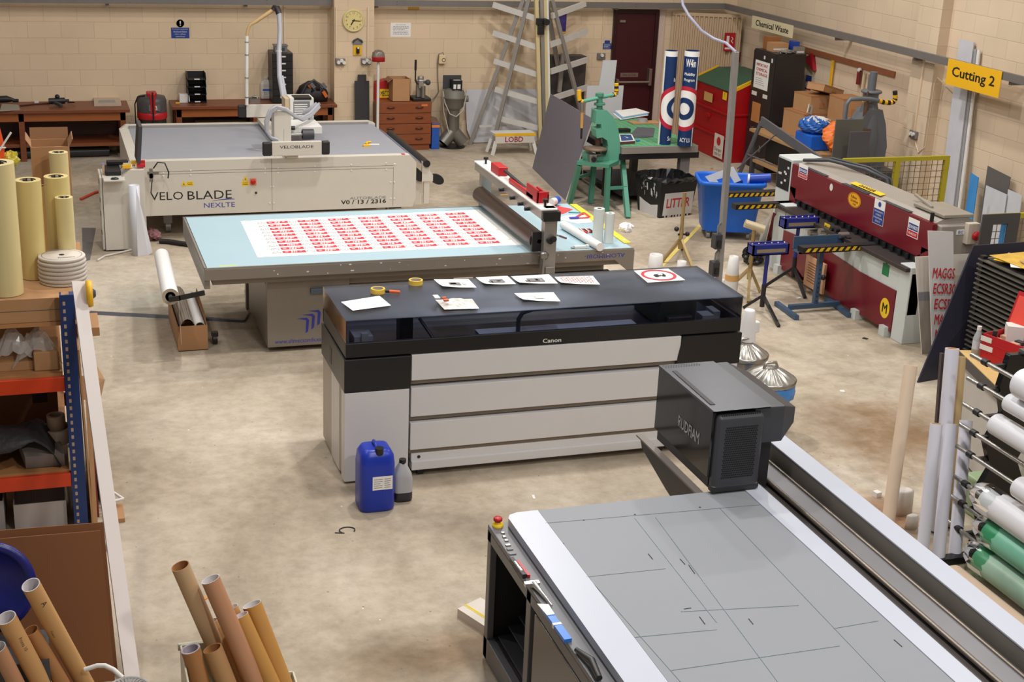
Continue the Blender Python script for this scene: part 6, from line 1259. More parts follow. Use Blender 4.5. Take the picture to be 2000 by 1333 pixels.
# bench with cartons behind the shear
def side_bench():
    t = thing('side_bench', 'wooden topped bench by the black locker piled with cartons', 'workbench', (10.6, 17.6, 0))
    MW(t).bx(10.1, 11.2, 16.75, 18.7, .7, .74).build('bench_top', mat('bench_ply', (178, 140, 96), .5, var=.15), t)
    for x, y in ((10.14, 16.8), (10.14, 18.6), (11.1, 16.8), (11.1, 18.6)): MW(t).bx(x, x+.06, y, y+.06, 0, .7).build('leg', DGREY, t)
    MW(t).bx(10.15, 11.15, 16.85, 18.6, .25, .29).build('lower_shelf', mat('bench_ply', (178, 140, 96), .5, var=.15), t)
    MW(t).bx(10.3, 11.1, 17.0, 18.5, .3, .66).build('drawer_block', BLACK, t)
side_bench()
def carton_at(x, y, z, w, d, h, rz, label, tilt=0, mt=CARD, flap=True):
    t = thing('carton', label, 'box', (x, y, z), rz); M = T((0, 0, 0), ry=tilt) if tilt else None
    m = MB(); m.bx(-w/2, w/2, -d/2, d/2, 0, h, 0, M); m.build('box', mt, t, bevel=.004)
    if flap: m = MB(); m.bx(-w/2-.002, w/2+.002, -d/2-.003, d/2+.003, h-.012, h+.003, 0, M); m.bx(-w*.1, w*.1, -d/2-.005, -d/2-.002, h*.3, h*.6, 0, M); m.build('lid_flap', mat('carton_flap', (170, 118, 74), .7), t)
carton_at(10.72, 18.1, .742, .5, .55, .36, .05, 'light brown carton at the base of the pile nearest the locker')
carton_at(10.95, 17.35, .742, .45, .8, .3, 0, 'wide low brown carton at the base of the pile by the side wall')
carton_at(10.75, 18.05, 1.106, .4, .42, .26, .1, 'brown carton stacked second in the pile by the locker')
carton_at(10.98, 17.5, 1.048, .36, .42, .36, -.05, 'tall brown carton on the pile nearest the side wall')
carton_at(10.86, 17.95, 1.39, .5, .3, .1, .4, 'flat brown carton tilted on top of the pile', .25)
m = MB(); m.bx(-.1, .1, -.005, .005, 0, .13); m.bx(-.06, -.03, -.007, -.005, .02, .1, 1); o = m.build('label_card', [WHITE, GREYTXT]); o.location = (10.5, 17.8, 1.37); o.rotation_euler = (0, .3, .6)
o.location = (10.56, 17.79, 1.112); tag(o, 'white label card propped on the brown cartons', 'card')
t = thing('blue_tub', 'bright blue tub of orange and blue wrappings on the bench', 'tub', (10.3, 17.2, .742))
MB().bx(-.16, .16, -.22, .22, 0, .22).build('tub', mat('tub_bright_blue', (22, 96, 200), .4), t, bevel=.02)
blob_mesh((.0, 0, .2), .2, .24, .12, 11, .22).build('wrappings', mat('wrap_blue', (36, 96, 176), .4), t)
o = blob_mesh((10.45, 16.95, .742), .26, .3, .22, 12, .28).build('orange_sacking', mat('sack_orange', (230, 120, 44), .5)); o.location.y -= .12; o.location.x += .12; tag(o, 'bright orange plastic sacking heaped on the side bench', 'sacking')
o = blob_mesh((0, 0, 0), .17, .17, .07, 14, .3).build('white_sacking', mat('sack_white', (214, 210, 206), .5)); o.location = (10.33, 17.2, 1.05); tag(o, 'white crumpled wrapping on top of the blue tub', 'wrapping')
for (a, b, y), mt, lb in ((((1634, 234), (1680, 300), 15.55), mat('board_olive', (100, 98, 90), .5), 'olive grey board standing before the orange sacking'), (((1662, 258), (1694, 310), 15.3), mat('board_charcoal', (84, 82, 88), .5), 'charcoal board standing before the grey fly press')):
    p, q = YP(*a, y), YP(*b, y); m = MB(); m.bx(p.x, q.x, y, y+.02, 0, p.z); tag(m.build('standing_board', mt), lb, 'board')
# triangular steel frame
m = MB(); P0 = YP(1487, 236, 16.6); P1 = YP(1628, 333, 14.6); P2 = YP(1428, 318, 17.2)
m.bar(P0, P1, .03, .12); m.bar(P0+Vector((0, 0, -.02)), (P2.x, P2.y, 0), .03, .05); m.bar((P1.x, P1.y, P1.z+.05), (P1.x, P1.y, 0), .05, .05); m.path([P0.lerp(Vector((P2.x, P2.y, 0)), .4), YP(1510, 322, 15.4)], .012, 6); m.path([P0.lerp(P1, .25), YP(1440, 330, 16.6)], .01, 6)
tag(m.build('angled_steelwork', mat('frame_slate', (98, 96, 100), .45, .2)), 'slate grey angled steel frame behind the maroon shear', 'frame')
# ================================================================ the guillotine shear and its surroundings
MAR = mat('shear_maroon', (112, 18, 34), .28, var=.06); SHG = mat('shear_pale', (198, 204, 202), .45, var=.04); SHT = mat('shear_taupe', (160, 152, 142), .45, .15); TBL = mat('shear_table', (66, 60, 58), .4, .4)
HAZ = [BLACK, mat('hazard_yellow', (222, 176, 30), .5)]
def shear():
    xf, ya, yb = 8.06, 11.3, 14.1; t = thing('guillotine_shear', 'maroon and grey guillotine shear with hazard striped arms', 'guillotine', (8.5, 12.7, 0))
    m = MW(t); m.bx(xf, xf+.12, ya, yb-.1, .3, .74); m.bx(xf-.01, 8.9, ya, ya+.2, 0, .8); m.bx(xf-.01, 8.9, yb-.25, yb, 0, .8); m.build('base_frame', SHG, t, bevel=.006)
    m = MW(t); m.prism([(ya+.21, .06), (yb-.26, .06), (yb-.26, .52), (13.0, .56), (12.2, .5), (ya+.21, .5)], xf-.012, xf, 0, YZ); m.build('lower_panel', MAR, t, bevel=.003)
    m = MW(t); F = frame((xf-.0125, ya+.36, .27), (0, -1, 0), (0, 0, 1)); m.disc(F @ T((0, 0, .001)), .085, 28, 0, 0, 1.25); m.text('M', F @ T((0, 0, .0018)), w=.09, h=.1, mi=1, bold=True); m.build('round_label', [YELS, INK], t)
    m = MW(t); m.bx(8.0, 8.3, ya+.02, yb-.1, .75, .79); m.build('table', TBL, t, bevel=.004)
    m = MW(t)
    for k in range(18): y = ya+.2+k*(yb-ya-.45)/17; m.cyl((8.21, y, .8), (8.21, y, .85), .02, n=12)
    m.bx(8.23, 8.26, ya+.14, yb-.14, .79, .9); m.build('hold_down', BLACK, t)
    xm = 8.22; m = MW(t); m.prism([(ya, .98), (ya, 1.24), (yb, 1.24), (yb, .94), (yb-.12, .86), (ya+.2, .86)], xm, xm+.05, 0, YZ); m.bx(xm, xm+.05, ya, ya+.14, .8, .98); m.bx(xm, xm+.05, yb-.14, yb, .8, .98); m.build('blade_beam', MAR, t, bevel=.006)
    F = frame((xm-.001, 0, 0), (0, -1, 0), (0, 0, 1))
    def lab(y, z, w, h, nm, mats, fn): m = MW(t); m.bx(-y-w/2, -y+w/2, z-h/2, z+h/2, 0, .002, 0, F); fn(m, y, z, w, h); m.build(nm, mats, t)
    def edw(m, y, z, w, h): m.bx(-y-w*.44, -y+w*.44, z-h*.12, z+h*.22, 0, .003, 1, F); m.text('EDWARDS', F @ T((-y, z+h*.05, .0035)), w=w*.82, h=h*.2, mi=0, bold=True); m.bx(-y-w*.46, -y+w*.46, z-h*.46, z-h*.16, 0, .003, 2, F); m.text('PEARSON', F @ T((-y, z-h*.31, .0035)), w=w*.7, h=h*.14, mi=0)
    y1 = XP(1569, 335, xm).y; y2 = XP(1784, 446, xm).y
    lab(y1, XP(1569, 335, xm).z, .2, .16, 'maker_plate', [PAPER, BLUE, REDINK], edw); lab(y2, XP(1784, 446, xm).z, .19, .19, 'maker_plate', [PAPER, BLUE, REDINK], edw)
    c = XP(1717, 415, xm)
    def ins(m, y, z, w, h):
        m.bx(-y-w*.48, -y+w*.48, z-h*.48, z+h*.12, 0, .003, 1, F)
        for k, s in enumerate(('THIS MACHINE MUST', 'BE OPERATED', 'BY TRAINED PERSONNEL', 'ONLY')): m.text(s, F @ T((-y, z+h*(.02-k*.13), .0035)), w=w*(.8 if k % 2 == 0 else .5), h=h*.07, mi=0)
        m.disc(F @ T((-y, z+h*.32, .003)), .028, 18, 1); m.bx(-y-.012, -y+.012, z+h*.22, z+h*.24, 0, .004, 1, F)
    lab(c.y, c.z, .2, .26, 'instruction_plate', [PAPER, BLUE], ins)
    c = XP(1669, 391, xm); m = MW(t); G_ = F @ T((-c.y, c.z, .002)); m.disc(G_, .13, 32, 0, 0, .62); m.disc(G_ @ T((0, 0, .001)), .122, 32, 1, .116, .62); m.text('Pullmax', G_ @ T((-.01, .03, .0015)), w=.12, h=.03, mi=1); m.text('Ursviken', G_ @ T((0, -.01, .0015)), w=.16, h=.03, mi=1); m.text('1960', G_ @ T((.01, -.045, .0015)), w=.06, h=.02, mi=1); m.build('oval_plate', [mat('oval_amber', (240, 168, 20), .45), INK], t)
    c = XP(1624, 366, xm); m = MW(t); m.disc(F @ T((-c.y, c.z, .002)), .034, 24, 0, 0, 1.2); m.build('white_disc', WHITE, t)
    # top cover
    m = MW(t); m.prism([(xm+.05, .86), (xm+.05, 1.24), (xm+.12, 1.27), (8.62, 1.3), (8.9, 1.12), (8.9, .8)], ya+.03, yb-.04, 0, XZ); m.build('top_cover', SHT, t, bevel=.01)
    for y in (11.75, 12.55, 13.4): m = MW(t); m.bx(xm+.02, xm+.1, y, y+.5, 1.238, 1.25); m.build('cover_slot', DGREY, t)
    c = XP(1693, 354, 8.3); m = MW(t); m.slab([(8.285, c.y+.3, 1.272), (8.285, c.y-.3, 1.272), (8.36, c.y-.3, 1.282), (8.36, c.y+.3, 1.282)], .004, 0, up=(-.4, 0, 1)); F2 = frame((8.322, c.y, 1.2785), (0, -1, 0), (.99, 0, .13)); m.text('DANGER', F2, w=.3, h=.05, mi=1, bold=True); m.build('danger_label', [YELS, INK], t)
    m = MW(t); m.bx(xm+.06, 8.72, ya-.06, ya+.03, .8, 1.23); m.build('end_housing', SHT, t, bevel=.01)
    m = MW(t); m.bx(xm+.0, 8.66, yb-.0, yb+.34, .0, 1.28); m.build('end_housing', SHG, t, bevel=.01)
    m = MW(t); m.bx(xm-.006, xm, yb+.03, yb+.32, .9, 1.25); m.build('chalk_panel', BLACK, t)
    m = MW(t); r = random.Random(3)
    for k in range(7): y, z = yb+.05+r.random()*.2, .94+r.random()*.26; m.bx(xm-.008, xm-.0065, y, y+.04, z, z+.025)
    m.build('chalk_marks', WHITE, t)
    m = MW(t); m.bx(8.46, 8.66, ya-.063, ya-.06, 1.14, 1.19); m.text('EC1936', T((8.56, ya-.064, 1.165), rx=PI/2), w=.16, h=.028, mi=1, bold=True); m.build('name_plate', [PAPER, BLUEINK], t)
    c = YP(1897, 455, ya-.1); b = MW(t); b.bx(c.x-.06, c.x+.07, ya-.13, ya-.06, c.z-.11, c.z+.1); b = b.build('stop_box', mat('stop_box_cream', (196, 186, 170), .5), t, bevel=.006)
    m = MW(t); m.lathe([(.02, 0), (.045, .02), (.045, .04), (0, .05)], M=T((c.x+.02, ya-.13, c.z-.02), rx=PI/2), n=20); m.build('stop_button', RED, b)
    m = MW(t); m.bx(8.35, 8.7, ya+.02, ya+.55, 1.285, 1.32); m.bar((8.4, ya+.3, 1.33), (8.5, ya+.75, 1.35), .03, .03); m.build('cover_plate', mat('plate_beige', (150, 142, 128), .5), t, bevel=.008)
    m = MW(t); m.cyl((8.27, ya+.1, 1.24), (8.27, ya+.1, 1.33), .02); m.build('peg', BLACK, t)
    m = MW(t); m.path([(8.3, yb-.1, 1.3), (8.45, yb-.4, 1.36), (8.62, yb-.9, 1.36), (8.74, yb-1.15, 1.3), (8.78, yb-1.2, 1.12)], .02, 8); m.path([(8.34, yb-.1, 1.3), (8.5, yb-.4, 1.38), (8.66, yb-.9, 1.38), (8.79, yb-1.15, 1.3), (8.82, yb-1.2, 1.12)], .014, 8); m.build('hose', DGREY, t)
    # striped front arms
    for a, b in (((1418, 382), (1536, 377)), ((1440, 407), (1569, 399)), ((1568, 490), (1715, 481))):
        p = G(*b, .77); y = p.y; x0 = G(*a, .77).x; m = MW(t); n = 11
        m.bx(x0, p.x+.12, y-.03, y+.08, .74, .8, 0)
        for k in range(n):
            x = x0+.03+(p.x-x0-.06)*k/n; d = (p.x-x0)/n*.5; m.quad([(x, y-.0312, .75), (x+d, y-.0312, .75), (x+d*1.7, y-.0312, .79), (x+d*.7, y-.0312, .79)], 1)
        m.bx(p.x-.03, p.x+.02, y-.03, y+.05, .6, .74, 0); m.build('support_arm', HAZ, t)
    c = XP(1617, 433, xf); m = MW(t); F = frame((xf-.001, c.y, c.z), (0, -1, 0), (0, 0, 1)); F = F @ T((0, -.1, 0)); m.bx(-.06, .06, -.075, .075, 0, .002, 0, F); m.text('50', F @ T((0, 0, .0026)), w=.08, h=.1, mi=1); m.build('number_label', [YELS, INK], t)
    c = XP(1733, 507, xf); m = MW(t); F = frame((xf-.001, c.y, c.z), (0, -1, 0), (0, 0, 1)); F = F @ T((0, -.1, 0)); m.bx(-.06, .06, -.07, .05, 0, .002, 0, F); m.bx(-.02, .02, .05, .08, 0, .002, 0, F); m.build('green_label', mat('label_green', (26, 120, 70), .5), t)
    for px in ((1630, 447), (1639, 449), (1660, 466)): c = XP(*px, xf); m = MW(t); m.cyl((xf-.05, c.y, c.z), (xf, c.y, c.z), .025); m.build('control_knob', BLACK, t)
    for px in ((1580, 455), (1600, 452), (1640, 460)): c = XP(*px, xf-.1); m = MW(t); m.cyl((xf-.1, c.y, c.z), (xf, c.y, c.z), .035); m.build('adjuster', STEEL, t)
    c = XP(1590, 520, xf-.1); m = MW(t); m.bx(xf-.09, xf-.06, c.y-.2, c.y+.2, .08, .42)
    for k in range(8): m.bx(xf-.092, xf-.09, c.y-.14, c.y+.14, .14+k*.03, .15+k*.03, 1)
    m.build('foot_guard', [mat('guard_tan', (206, 160, 120), .5), mat('guard_slot', (140, 84, 60), .6)], t)
    for y in (ya+.25, 12.1, yb-.3): m = MW(t); m.bx(xf-.06, xf+.1, y, y+.1, 0, .1); m.build('floor_foot', SHG, t)
shear()
def mesh_guard(x0, x1, y, z0, z1, label, mid):
    t = thing('mesh_guard', label, 'guard', ((x0+x1)/2, y, 0)); o = t.location.copy(); YG = mat('guard_yellow', (176, 164, 36), .5)
    m = MW(t); m.bx(x0, x1, y-.02, y+.02, z1-.05, z1); m.build('top_rail', YG, t)
    for x in mid: m = MW(t); m.bx(x-.035, x+.035, y-.02, y+.02, 0, z1-.05); m.build('post', YG, t)
    m = MW(t); n = int((x1-x0)/.075)
    for k in range(n+1): x = x0+(x1-x0)*k/n; m.bx(x-.003, x+.003, y-.003, y+.003, z0, z1-.05)
    for k in range(int((z1-z0-.05)/.075)+1): z = z0+k*.075; m.bx(x0, x1, y-.0035, y+.0035, z-.003, z+.003)
    m.build('wire_mesh', mat('wire_rust', (120, 104, 84), .5, .3), t)
mesh_guard(8.95, 10.42, 14.2, .25, 1.26, 'yellow framed wire mesh guard at the far end of the shear', (9.7, 10.39))
mesh_guard(8.98, 10.2, 11.5, .25, 1.26, 'yellow framed wire mesh guard at the near end of the shear', (9.0, 10.17))
m = MB(); m.cyl((9.55, 13.95, .68), (9.95, 13.95, .66), .035); m.bx(9.9, 9.98, 13.92, 13.98, 0, .63); m.bx(9.52, 9.6, 13.92, 13.98, 0, .65); tag(m.build('roller_rest', mat('rest_brown', (120, 96, 80), .5)), 'brown roller rest standing before the far mesh guard', 'rest')
# boards standing between the shear and the foreground
a0, a1, b0, b1 = YP(1813, 451, 11.05), YP(1862, 453, 11.05), YP(1822, 698, 10.86), YP(1864, 702, 10.86)
for p in (b0, b1): p.z = 0
m = MB(); m.slab([b0, b1, a1, a0], .012, up=(0, -1, .1)); ex = (a1-a0).normalized(); F0 = lambda f: frame(a0.lerp(b0, f)+(a1-a0)*.52+Vector((.01, -.004, .001)), ex, (a0-b0))
for k, s in enumerate(('MAGGS', 'ECSR30', 'ECSR3', 'MAGGS', 'MAGGS', 'MAGGS')):
    f = .325+k*.121; m.text(s, F0(f) @ T((0, 0, .002)), w=(a1-a0).length*(.88 if k != 2 else .84), h=.105, mi=1, bold=True)
tag(m.build('lettered_board', [mat('board_light', (204, 202, 200), .5, var=.02), REDINK]), 'tall pale board with rows of red lettering leaning at the shear end', 'board')
a0, a1, b0, b1 = YP(1788, 502, 11.12), YP(1895, 496, 11.12), YP(1800, 697, 11.0), YP(1880, 690, 11.0)
for p in (b0, b1): p.z = 0
m = MB(); m.slab([b0, b1, a1, a0], .012, up=(0, -1, .1))
for f0, f1, mi in ((.36, .45, 1), (.45, 1, 2)): m.quad([b0.lerp(a0, 1-f1)+Vector((0, -.003, 0)), b1.lerp(a1, 1-f1)+Vector((0, -.003, 0)), b1.lerp(a1, 1-f0)+Vector((0, -.003, 0)), b0.lerp(a0, 1-f0)+Vector((0, -.003, 0))], mi)
tag(m.build('banded_board', [mat('band_cream', (206, 198, 188), .5), mat('band_slate', (128, 130, 134), .5), mat('band_taupe', (158, 148, 138), .5)]), 'cream and taupe banded board standing behind the red lettered board', 'board')
D_ = YP(1902, 480, 10.5); m = MB(); m.slab([Vector((7.58, 10.3, 0)), Vector((8.3, 10.42, 0)), Vector((8.75, 10.52, 1.25)), D_], .02, up=(0, -1, .1)); tag(m.build('navy_board', mat('board_navy', (42, 42, 56), .5)), 'dark navy board leaning across the end of the slatted rack', 'board')
def slat_rack():
    x0, x1, y0, y1 = 8.02, 9.1, 8.0, 10.3; t = thing('drying_rack', 'black slatted drying rack piled with printed sheets', 'rack', (8.5, 9.2, 0))
    n = 24
    for k in range(n):
        z = .12+k*.046; m = MW(t); m.bx(x0+.008*(k % 2), x1, y0, y1-.0, z, z+.012); m.build('slat_shelf', mat('slat_grey', (112, 108, 100), .4, .4), t)
    m = MW(t); m.bx(x0+.06, x1-.05, y0+.06, y1-.06, .1, 1.2); m.build('core', BLACK, t)
    for x, y in ((x0+.02, y1-.06), (x1-.06, y1-.06), (x0+.02, y0), (x1-.06, y0)): m = MW(t); m.bx(x, x+.05, y, y+.05, 0, 1.22); m.build('upright', BLACK, t)
slat_rack()
r_ = random.Random(12)
for k, (px, mt, lb) in enumerate((((1912, 506), YELS, 'yellow printed sheet at the far corner of the rack top'), ((1925, 515), PAPER, 'white sheet lying slantwise on the rack top'), ((1968, 500), mat('print_amber', (214, 172, 70), .5, var=.5, scale=9), 'amber printed sheet with pictures on the rack top'), ((1985, 535), YELS, 'yellow sheet hanging over the rack edge'), ((1950, 530), mat('print_brown', (186, 150, 112), .6), 'tan card sheet low in the pile on the rack top'))):
    p = G(*px, 1.245+.006*k); m = MB(); w, d = (.34, .5) if k != 2 else (.45, .5); m.bx(-w/2, w/2, -d/2, d/2, 0, .004); o = m.build('loose_sheet', mt); o.location = (max(p.x, 8.2)+.1, min(p.y, 9.95), 1.232+.007*k); o.rotation_euler = (0, 0, (.5, -.6, .1, .3, -.2)[k]); tag(o, lb, 'sheet')
# dark framed board with window in front of the near guard
p0, p1 = YP(1912, 470, 11.0), YP(1992, 420, 11.0); m = MB(); x0, x1, z0, z1 = p0.x, p1.x, .2, YP(1950, 418, 11.0).z
for a, b, c_, d in ((x0, x0+.13, z0, z1), (x1-.13, x1, z0, z1), (x0+.13, x1-.13, z1-.1, z1), (x0+.13, x1-.13, z0, z1-.42)): m.bx(a, b, 10.99, 11.01, c_, d)
m.bx(x0, x1, 10.9, 11.1, 0, .2); m.bx(x0+.24, x1-.13, 11.012, 11.016, z1-.42, z1-.1, 1); tag(m.build('window_board', [mat('board_graphite', (74, 72, 74), .5), mat('film_blue', (72, 150, 210), .5)]), 'graphite board with a cut-out window before the near guard', 'board')

# ---------------------------------------------------------------- roller stands
def tri_stand(name, label, head, pole, hub, feet, pole_m, head_m, kind, cat='roller stand'):
    """px anchors: head (x0, y0, x1, y1), pole (top, bottom), hub, feet"""
    fs = [G(*f) for f in feet]; c = sum(fs, Vector())/len(fs); t = thing(name, label, cat, (c.x, c.y, 0)); o = t.location.copy()
    zt = HZ(*pole[0], c.x, c.y); zh = HZ(*hub, c.x, c.y); zb = max(.06, HZ(*pole[1], c.x, c.y))
    m = MB(); m.cyl((0, 0, zb), (0, 0, zh+.12), .026, n=16); m.cyl((0, 0, zh+.1), (0, 0, zt), .021, n=16, mi=1); m.build('pole', pole_m, t)
    for f in fs: d = f-o; m = MB(); m.bar((0, 0, zh), d+Vector((0, 0, .012)), .03, .03); m.build('leg', pole_m[0], t)
    if kind == 'knob': m = MB(); m.cyl((-.04, 0, zh+.05), (.07, 0, zh+.05), .012); m.ball((.08, 0, zh+.05), .028, 8); m.ball((-.07, -.01, zh+.12), .03, 8); m.build('clamp_knob', BLACK, t)
    if head:
        w = mm(head[2]-head[0], (c.x, c.y, zt)); hh = mm(head[3]-head[1], (c.x, c.y, zt))*.8
        if kind == 'box':
            m = MB(); m.bx(-w/2, w/2, .05, .07, zt, zt+hh); m.bx(-w/2, w/2, -.07, -.05, zt, zt+hh); m.bx(-w/2, w/2, -.07, .07, zt, zt+.012); m.bx(-w/2, -w/2+.015, -.07, .07, zt, zt+hh); m.bx(w/2-.015, w/2, -.07, .07, zt, zt+hh); m.bx(-w/2, w/2, -.06, .06, zt+hh-.02, zt+hh-.012); m.build('head_frame', head_m, t)
            m = MB(); m.bx(-w*.4, w*.4, -.072, -.07, zt+hh*.25, zt+hh*.6); m.build('head_window', mat('window_taupe', (160, 146, 122), .4, .4), t)
            m = MB()
            for k in range(6): m.ball((-w*.45+w*.9*k/5, 0, zt+hh-.006), .014, 6)
            m.build('ball_row', STEEL, t)
        elif kind == 'knob':
            m = MB(); a = .35; m.cyl((-w/2*math.cos(a), w/2*math.sin(a), zt+.06), (w/2*math.cos(a), -w/2*math.sin(a), zt+.0), .045, n=24); m.build('roller', mat('roller_tan', (206, 190, 156), .4, .3), t)
    return t
GOLD = mat('stand_gold', (176, 152, 104), .35, .6); BLS = mat('stand_black', (30, 28, 30), .4); BLU = mat('stand_blue', (30, 40, 126), .4)
tri_stand('tripod_stand', 'gold tripod stand with bare pole beside the blue bin', None, ((1337, 376), (1328, 486)), (1329, 466), ((1292, 514), (1354, 530), (1332, 488)), [GOLD, GOLD], None, 'knob')
tri_stand('roller_stand', 'gold tripod stand topped with a tan roller', (1448, 428, 1486, 455), ((1467, 447), (1456, 545)), (1458, 523), ((1436, 553), (1461, 592), (1484, 572)), [GOLD, GOLD], None, 'knob')
tri_stand('ball_stand', 'blue headed tripod ball stand, closer to the wide printer', (1457, 470, 1535, 496), ((1496, 495), (1484, 600)), (1487, 577), ((1452, 603), (1521, 640), (1489, 588)), [BLS, BLU], BLU, 'box')
tri_stand('ball_stand', 'blue headed tripod ball stand, closer to the maroon shear', (1518, 419, 1592, 444), ((1555, 443), (1547, 541)), (1546, 522), ((1494, 561), (1572, 584), (1571, 556)), [BLS, BLU], BLU, 'box')
def h_stand():
    c = G(1590, 606); t = thing('roller_support', 'slate blue H-foot roller support before the maroon shear', 'roller stand', (c.x, c.y, 0)); o = t.location.copy(); SB = mat('stand_slate', (60, 84, 110), .4)
    for a, b in (((1516, 597), (1556, 626)), ((1614, 588), (1659, 621))): p, q = G(*a), G(*b); m = MB(); m.bar(p-o+Vector((0, 0, .025)), q-o+Vector((0, 0, .025)), .05, .05); m.build('foot', SB, t)
    p, q = G(1540, 611), G(1636, 603); m = MB(); m.bar(p-o+Vector((0, 0, .06)), q-o+Vector((0, 0, .06)), .05, .05); m.build('crossbar', SB, t)
    zt = HZ(1600, 488, c.x, c.y); m = MB(); m.bx(-.025, .025, -.025, .025, .05, zt)
    for k in range(8): m.bx(-.006, .006, -.0258, -.025, .1+k*.05, .12+k*.05, 1)
    m.build('post', [SB, BLACK], t)
    w = mm(112, (c.x, c.y, zt)); m = MB(); m.bx(-w*.5, w*.5, .06, .08, zt, zt+.14); m.bx(-w*.5, w*.5, -.08, -.06, zt-.01, zt+.06, 1); m.bx(-w*.5, w*.5, -.08, .08, zt-.01, zt+.01); m.build('cradle', [SB, mat('cradle_grey', (120, 122, 124), .4)], t)
    m = MB(); m.ball((.05, -.02, zt*.55), .03, 8); m.build('clamp_knob', BLACK, t)
h_stand()
# offcut of white and red card leaning by the blue bin, black bag
m = MB(); m.slab([G(1472, 505), G(1488, 500), YP(1508, 415, 14.0), YP(1494, 430, 14.1)], .008, up=(-1, -1, 0)); m.slab([G(1490, 500), G(1500, 497), YP(1518, 420, 14.05), YP(1510, 415, 14.05)], .008, 1, up=(-1, -1, 0)); tag(m.build('leaning_offcuts', [PAPER, MAR]), 'white and maroon offcuts leaning between blue bin and shear', 'offcuts')
p = G(1478, 520); o = blob_mesh((0, 0, 0), .13, .12, .1, 21, .5, 12).build('black_bag', mat('bag_gloss', (20, 20, 22), .18, var=.3)); o.location = (p.x, p.y+.1, 0); tag(o, 'crumpled black bag on the floor behind the roller stands', 'bag')
# blue wheeled bin
def blue_bin():
    c = Vector((8.2, 15.55, 0)); rz = -.32; t = thing('wheeled_tub', 'big bright blue plastic tub on castors full of offcuts', 'bin', c, rz); BB = mat('tub_blue_big', (22, 100, 206), .38)
    prof = [(.8, .1), (.82, .12), (1.0, .7), (1.07, .7), (1.07, .74), (1.0, .75), (.97, .72), (.8, .16), (0, .15)]
    MB().lathe([(r*.4, z) for r, z in prof], n=48, sq=(7, 1, .78)).build('tub', BB, t)
    for x, y in ((-.25, -.18), (.25, -.18), (-.25, .18), (.25, .18)): m = MB(); m.cyl((x-.02, y, .045), (x+.02, y, .045), .045); m.bx(x-.03, x+.03, y-.02, y+.02, .07, .11); m.build('castor', mat('castor_grey', (140, 138, 134), .4, .3), t)
blue_bin()
def frame_offcut(cs, hole, label, mt):
    m = MB(); c = [Vector(p) for p in cs]; i = [c[0]*(1-u)*(1-v)+c[1]*u*(1-v)+c[2]*u*v+c[3]*(1-u)*v for u, v in ((hole, hole), (1-hole, hole), (1-hole, 1-hole), (hole, 1-hole))]
    for k in range(4): m.quad([c[k], c[(k+1) % 4], i[(k+1) % 4], i[k]])
    tag(m.build('frame_offcut', mt, solid=.01), label, 'offcut')
frame_offcut([YP(1410, 385, 15.45), YP(1462, 380, 15.35), YP(1432, 325, 15.5), YP(1377, 345, 15.6)], .26, 'pale grey frame offcut sticking out of the blue tub', mat('offcut_grey', (186, 188, 190), .5))
m = MB(); m.slab([YP(1432, 376, 15.3), YP(1456, 374, 15.3), YP(1450, 352, 15.3), YP(1430, 360, 15.3)], .01, up=(0, -1, 0)); tag(m.build('navy_offcut', mat('offcut_navy', (26, 56, 120), .5)), 'dark blue offcut standing inside the blue tub', 'offcut')
a = Vector((8.36, 15.35, .77)); m = MB(); m.cyl(a, a+Vector((.24, -.1, .03)), .06, n=20); m.cyl(a+Vector((-.02, .01, 0)), a, .062, n=20, mi=1); tag(m.build('blue_roll', [mat('roll_blue', (36, 70, 170), .35), PAPER]), 'blue rolled film lying over the rim of the blue tub', 'roll')
# steel post with socket boxes and air line
def post():
    c = G(1396, 645); t = thing('slotted_post', 'grey slotted steel post carrying two socket boxes', 'post', (c.x, c.y, 0)); o = t.location.copy(); PG = mat('post_galv', (156, 154, 152), .4, .5, var=.12)
    top = Vector((c.x-.06, c.y+.0, HZ(1431, 101, c.x-.05, c.y)))-o
    m = MB(); n = 34; d = top; m.bar((0, 0, 0), top, .045, .07, up=(0, 1, 0)); 
    for k in range(n): p = top*((k+.5)/n); m.box((p.x+.0352, p.y, p.z), (.001, .014, .03), 1); m.box((p.x, p.y-.0235, p.z), (.012, .001, .03), 1)
    m.build('upright', [PG, DGREY], t)
    m = MB(); m.bx(-.08, .08, -.08, .08, 0, .012); m.build('base_plate', PG, t)
    for py in (467, 521):
        z = HZ(1386, py, c.x-.07, c.y); b = MB(); b.bx(-.11, -.035, -.05, .05, z-.09, z+.06); b = b.build('socket_box', mat('socket_dark', (52, 52, 56), .4), t, bevel=.006)
        m = MB(); m.path([(-.07, 0, z+.06), (-.07, 0, z+.14), (-.04, 0, z+.18), (0.0, 0, z+.22)], .01, 8); m.build('lead', GREY, b); m = MB(); m.bx(-.09, -.05, -.065, -.05, z-.06, z-.0); m.build('plug', BLACK, b)
    P_ = [top+o, YP(1418, 84, 12.2), YP(1395, 76, 12.3), YP(1370, 60, 12.4), YP(1345, 30, 12.5), YP(1334, 10, 12.6), YP(1327, -30, 12.7)]
    m = MB(); m.path([p-o for p in P_], .014, 8); m.build('air_line', mat('line_lilac', (168, 166, 186), .3), t)
post()
